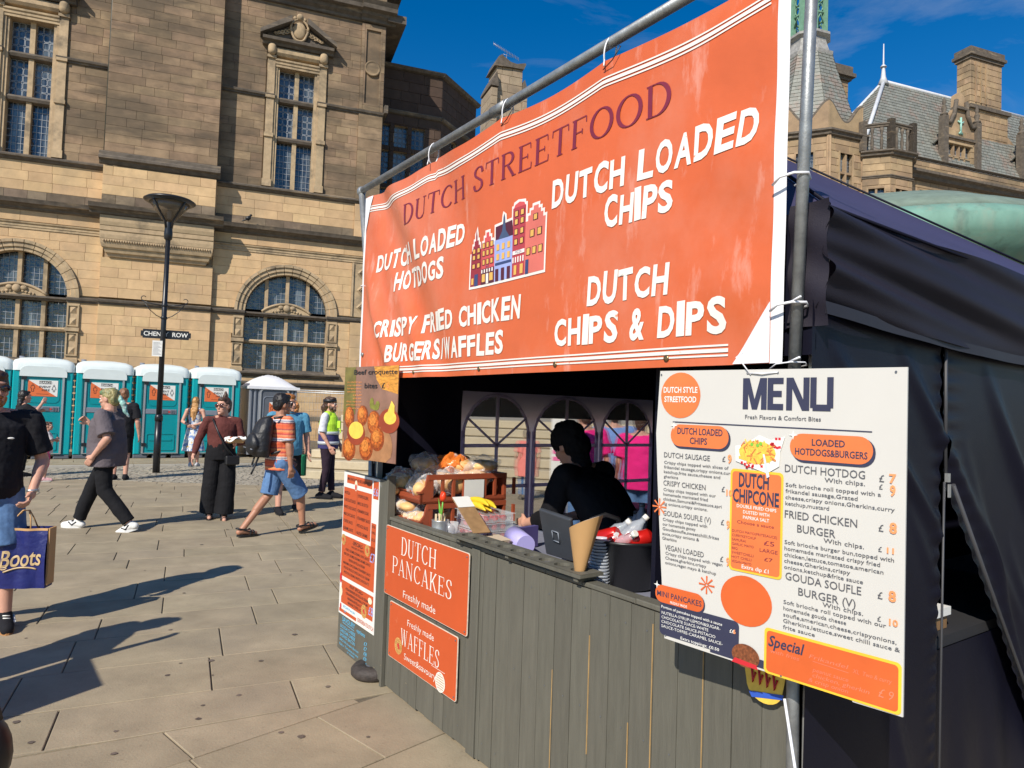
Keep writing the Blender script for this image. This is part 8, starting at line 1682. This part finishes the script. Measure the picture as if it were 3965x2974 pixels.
p.j(ankL=(-.09,st_*.98,.10), kneeL=(-.1,.30,.50), ankR=(.09,-st_*.98,.10), kneeR=(.1,-.05,.48), pel=(0,0,.93), hipL=(-.09,.02,.9), hipR=(.09,-.02,.9)); k_ = 1/p.k
p.J['ankR'], p.J['ankL'], p.J['kneeR'], p.J['kneeL'] = (.09,st_*k_*.85,.12), (-.09,-st_*k_*1.05,.11), (.1,.26,.5), (-.1,-.06,.5); p.tp.update(R=.25, L=-.05)
p.j(elR=(.24,-.01,1.12), wrR=(.25,.02,.86), elL=(-.24,.1,1.13), wrL=(-.25,.26,.93)); p.curl.update(L=.9, R=.9); p.body(feet=True)
p.shirt('striped_shirt', m_stripe, .06, .82, .022); p.trousers('denim_shorts', m_denim, .5, .02, wide=1.4); p.sandals(m_black)
p.hair(h_black, short_hair); p.glasses()
rk_ = thing('rucksack', 'black rucksack on the back of the man in the striped shirt', 'rucksack', Frame(p.F.o.x,p.F.o.y,0,p.F.a), (0,-.27,.98)); m_nyl = mat('black_nylon',(.014,.014,.016),rough=.5,bump=.4,bscale=40,var=.3); mb = MB(); mb.loft([((.03,-.26,.98),.12,.08),((.03,-.28,1.05),.15,.12),((.03,-.27,1.22),.15,.125),((.03,-.23,1.38),.13,.10),((.03,-.2,1.46),.09,.06)],22); mb.ell((.03,-.38,1.14),(.13,.06,.13)); remesh(mb.build('pack', m_nyl, rk_), .01, 3, .02, .08)
mb = MB()
for x in (-.13,.13): mb.path([(x,-.16,1.46),(x,.0,1.48),(x*1.05,.11,1.4),(x*1.15,.12,1.2),(x*1.25,.0,1.08),(x,-.18,1.02)],.016,6); 
mb.path([(.05,-.3,.98),(.07,-.36,.86),(.08,-.4,.78)],.012,6); mb.path([(-.05,-.3,.98),(-.05,-.33,.88)],.012,6); mb.build('strap', m_nyl, rk_); mb = MB(); mb.path([(.03,-.41,1.25),(.15,-.3,1.24)],.006,6); mb.path([(-.08,-.43,1.1),(.12,-.42,1.08)],.006,6); mb.build('zip', m_greyp, rk_)
# 7 man in the blue polo
q = at_z(1105,1985,0); p = Person('man in a light blue polo shirt and black shorts behind the striped man', q.x-.02, q.y, yaw_to(.55,-.8), 1.78, 1.22, vox=.008); p.hairm = h_ginger; p.j(ankL=(-.2,-.1,.1), ankR=(.12,.1,.09), elL=(-.29,.0,1.13), elR=(.3,-.04,1.14), wrR=(.27,.08,.92)); p.j(elL=(.31,-.04,1.14), wrL=(.26,.1,.93), shL=(.23,-.01,1.41), shR=(-.23,-.01,1.41), elR=(-.29,0,1.13), wrR=(-.3,.06,.9)); p.hyaw = .5
p.body(); p.shirt('polo_shirt', cloth('teal_blue_pique',(.09,.27,.40)), .04, .8, belly=1.15); p.trousers('shorts', m_blk2, .46, .022, wide=1.3); p.shoes(m_blk, m_soleB); p.hair(h_ginger, short_hair); mb = MB(); n_ = p.v('neck'); mb.path([(.075*math.cos(a),n_.y+.07*math.sin(a),n_.z+.03) for a in [2*PI*k/16 for k in range(17)]],.014,6); p.part('collar', mb, bpy.data.materials['teal_blue_pique'], False)
# 8 curly ginger woman with green bag
q = at_z(1150,1900,0); p = Person('woman with curly ginger hair and black vest seen from behind', q.x-.15, q.y, yaw_to(-.2,1), 1.66, 1.0, vox=.009); p.hairm = h_ginger; p.body(); mb = MB(); mb.loft([((0,0,.85),.19,.145),((0,0,1.1),.16,.12),((0,0,1.32),.165,.12),((0,0,1.36),.14,.1)],24); p.part('vest', mb, m_blk); p.trousers('skirt_trousers', m_blk2, .7, .03, wide=1.5); p.shoes(m_blk, m_soleB)
def curly(mb,H,R):
    random.seed(5); base_hair(mb,H,R)
    for i in range(60): a, b = random.uniform(0,2*PI), random.uniform(-1.,1.4); r = .1; mb.ell(H(r*math.cos(b)*math.cos(a), -.04+r*min(.45,math.cos(b)*math.sin(a)), .02+r*math.sin(b)*1.1),(.026,.026,.026),8,6,R)
p.hair(haircol('curly_ginger_hair',(.55,.22,.07)), curly)
mb = MB()
for x in (-.1,.1): mb.path([(x,-.1,1.34),(x,-.06,1.45),(x,.06,1.42)],.01,6)
p.part('vest_strap', mb, m_blk, False)
sbq = at_d(1145,1790,11.7); sb = thing('shopping_bag', 'green shopping bag with yellow print hanging behind the blue polo man', 'bag', Frame(sbq.x,sbq.y,0,0), (0,0,sbq.z-.15)); mb = MB(); mb.bb(-.16,.16,-.07,.07,sbq.z-.22,sbq.z+.13,.03); mb.build('bag_body', cloth('green_bag',(.01,.13,.06)), sb); mb = MB()
for i in range(4): mb.b(-.1,.1,-.073,-.071,sbq.z-.12+i*.06,sbq.z-.085+i*.06)
mb.build('print', mat('yellow_green_print',(.45,.6,.06)), sb); mb = MB(); mb.path([(-.06,0,sbq.z+.13),(0,0,sbq.z+.3),(.06,0,sbq.z+.13)],.008,6); mb.build('handle', m_blk, sb)
# 9 steward in hi-vis vest
q = at_z(1262,1930,0); p = Person('bearded steward in yellow hi-vis waistcoat, black headband and dark trousers', q.x, q.y, yaw_to(.95,-.1), 1.78, .95, vox=.007); p.hairm = h_brown
p.j(elR=(.21,-.04,1.13), wrR=(.2,.1,.90), elL=(-.2,.03,1.13), wrL=(-.18,.14,.93), ankR=(.09,-.06,.09), ankL=(-.09,.06,.09)); p.body(); p.shirt('white_shirt', cloth('white_shirt_cotton',(.62,.63,.68)), .0, .95, .016); p.trousers('trousers', cloth('aubergine_trousers',(.03,.018,.03)), .95, .014); p.shoes(m_blk, m_soleB, .02)
m_hv = mat('hi_vis_yellow',(.50,.80,.04),rough=.6,bump=.3,bscale=20,emis=None); m_nv = cloth('navy_vest',(.05,.045,.14)); m_rf = mat('reflective_tape',(.48,.5,.52),rough=.35)
g = p.g; mb = MB(); mb.loft([((0,0,1.1),.19,.165),((0,0,1.28),.20,.165),((0,0,1.40),.17,.135),((0,0,1.47),.09,.09)],26); mb.cap((-.1,0,1.43),(.1,0,1.43),.075,.075); vv = p.part('hi_vis_vest', mb, m_hv, True, .01); mb = MB(); mb.loft([((0,0,.86),.20,.17),((0,0,1.1),.198,.168)],26); p.part('vest_panel', mb, m_nv, True, .008)
for z in (.93,1.1): mb = MB(); mb.loft([((0,0,z),.205,.178),((0,0,z+.055),.205,.178)],26); p.part('reflective_band', mb, m_rf, False)
mb = MB(); mb.ob((.03,.19,1.28),(.05,.05,.12)); mb.cap((.03,.21,1.22),(.03,.22,1.14),.012,.01); o = p.part('radio', mb, m_hv, False)
p.hair(h_brown, lambda mb,H,R: (base_hair(mb,H,R), mb.ell(H(0,-.1,-.06),(.06,.06,.07),12,8,R), mb.ell(H(0,-.09,-.12),(.045,.05,.05),12,8,R))); p.hair(h_brown, lambda mb,H,R: (mb.ell(H(0,.055,-.09),(.045,.035,.028),14,8,R), mb.ell(H(.045,.02,-.06),(.017,.04,.04),10,8,R), mb.ell(H(-.045,.02,-.06),(.017,.04,.04),10,8,R))).name = 'beard'
M = p.hm(); mb = MB(); mb.lathe([(.088,.03),(.096,.03),(.096,.07),(.088,.075)],n=24,sy=1.12); mb.xf(M @ Matrix.Translation((0,-.02,0))); p.part('headband', mb, m_black, False)
# 10 the seller inside the stall
q = ST.w((.62,1.04,0)); p = Person('seller in black with a black cap bending forward inside the stall', q.x, q.y, yaw_to(-.62,.60), 1.68, 1.18, vox=.009); p.hairm = h_black; p.hpit = -.5
p.j(pel=(0,-.22,.98), chest=(0,-.02,1.25), neck=(0,.1,1.36), head=(0,.2,1.50), hipL=(-.09,-.2,.95), hipR=(.09,-.2,.95), kneeL=(-.1,-.1,.5), kneeR=(.1,-.12,.5), shL=(-.2,.06,1.33), shR=(.2,.06,1.33), elL=(-.25,.14,1.06), elR=(.25,.14,1.06), wrL=(-.2,.36,1.0), wrR=(.2,.36,1.0)); p.body()
m_vb = cloth('plain_black_jersey',(.008,.008,.010)); p.shirt('black_jumper', m_vb, .0, 1.6, .03); p.trousers('black_trousers', m_vb); p.shoes(m_blk, m_soleB)
p.hair(m_vb, lambda mb,H,R: (mb.ell(H(0,-.02,.05),(.098,.116,.1),18,12,R), mb.ell(H(0,-.06,-.02),(.092,.08,.085),14,8,R), mb.cap(H(0,-.05,-.06),H(0,-.04,-.13),.07,.072), mb.ell(H(0,.0,.14),(.04,.04,.02),10,6,R))).name = 'cap'
# 11 passers-by seen through the clear panels
m_pk = cloth('hot_pink_cotton',(.75,.02,.20)); m_bl2 = cloth('soft_blue_cotton',(.16,.26,.52)); m_co = cloth('coral_cotton',(.75,.22,.18))
for px, dep, m, yw, h, lb in ((2262,8.2,m_pk,.3,1.74,'passer-by in hot pink top seen through the clear panel beside the seller'),(2375,9.2,m_bl2,.0,1.76,'passer-by in blue top behind the middle clear panel'),(2478,8.4,m_pk,-.3,1.68,'passer-by in hot pink t-shirt seen through the farthest clear panel'),(2040,13.0,m_co,.2,1.3,'child in coral dress on the paving seen through the nearer clear panel')):
    w = at_d(px,1600,dep); p = Person(lb, w.x, w.y, yw, h, 1.2 if h > 1.5 else 1., vox=.012); p.hairm = h_brown; p.body(); p.shirt('top', m, .1 if h > 1.5 else .3, .8, .025, flare=1 if h > 1.5 else 1.4); p.trousers('trousers', m_denim if px != 2375 else m_blk2); p.shoes(m_blk, m_soleB); p.hair(h_brown, base_hair)
# 12 off to the left, out of frame: two walkers and a sign board that throw the long shadows
mtx = (-3.72, 4.05)
for (x, y, lb) in ((-3.45,3.40,'walker in dark clothes just outside the left frame edge casting the middle shadow'),):
    p = Person(lb, x, y, yaw_to(.9,.2), 1.7, 1.1, vox=.014); p.hairm = h_brown; p.j(elR=(.3,.1,1.2), wrR=(.2,.25,1.4)); p.body(); p.shirt('top', m_blk, .1, .8); p.trousers('trousers', m_blk2); p.shoes(m_blk, m_soleB); p.hair(h_brown, base_hair)

es = thing('sign_board', 'black sign board on legs outside the left edge, casting the square shadow', 'sign board', Frame(-3.49,2.84,0,math.atan2(-.46,.36)), (.3,0,0))
mb = MB(); mb.b(0,.6,-.01,.01,.25,1.5); mb.build('board', m_blk, es)
for x in (.03,.57): mb = MB(); mb.b(x-.02,x+.02,-.02,.02,0,.25); mb.build('leg', m_blk, es)

c_ = at_d(-95,2925,2.0); bb_ = thing('shoulder_bag', 'black rounded bag edge in the bottom left corner', 'bag', Frame(c_.x,c_.y,0,0), (0,0,c_.z-.1)); mb = MB(); mb.ell((0,0,c_.z),(.095,.08,.12)); mb.build('bag_body', m_black, bb_); mb = MB(); mb.path([(.06,0,c_.z+.1),(.0,0,c_.z+.3),(-.08,0,c_.z+.1)],.012,6); mb.build('handle', m_black, bb_)

# shared group phrases for look-alikes
GR = dict(bread_crate='bread crates stacked on the counter', bread_bag='bags of bread heaped in the crates', cable_tie='cable ties holding the banner', fruit_box='clear fruit boxes stacked on the table', drink_can='red cans in the black tub', water_bottle='clear bottles in the black tub', sauce_bottle='bottles at the back of the stall', chimney_stack='stone chimneys on the roofs', menu_board='menu boards of the stall', sign='orange signs on the counter front')
for o in list(COL.objects):
    k = o.name.split('.')[0]
    if o.parent is None and 'category' in o and k in GR and 'group' not in o: o['group'] = GR[k]
    if o.parent is None and k == 'person' and 'seen through' in o.get('label', ''): o['group'] = 'passers-by behind the stall'
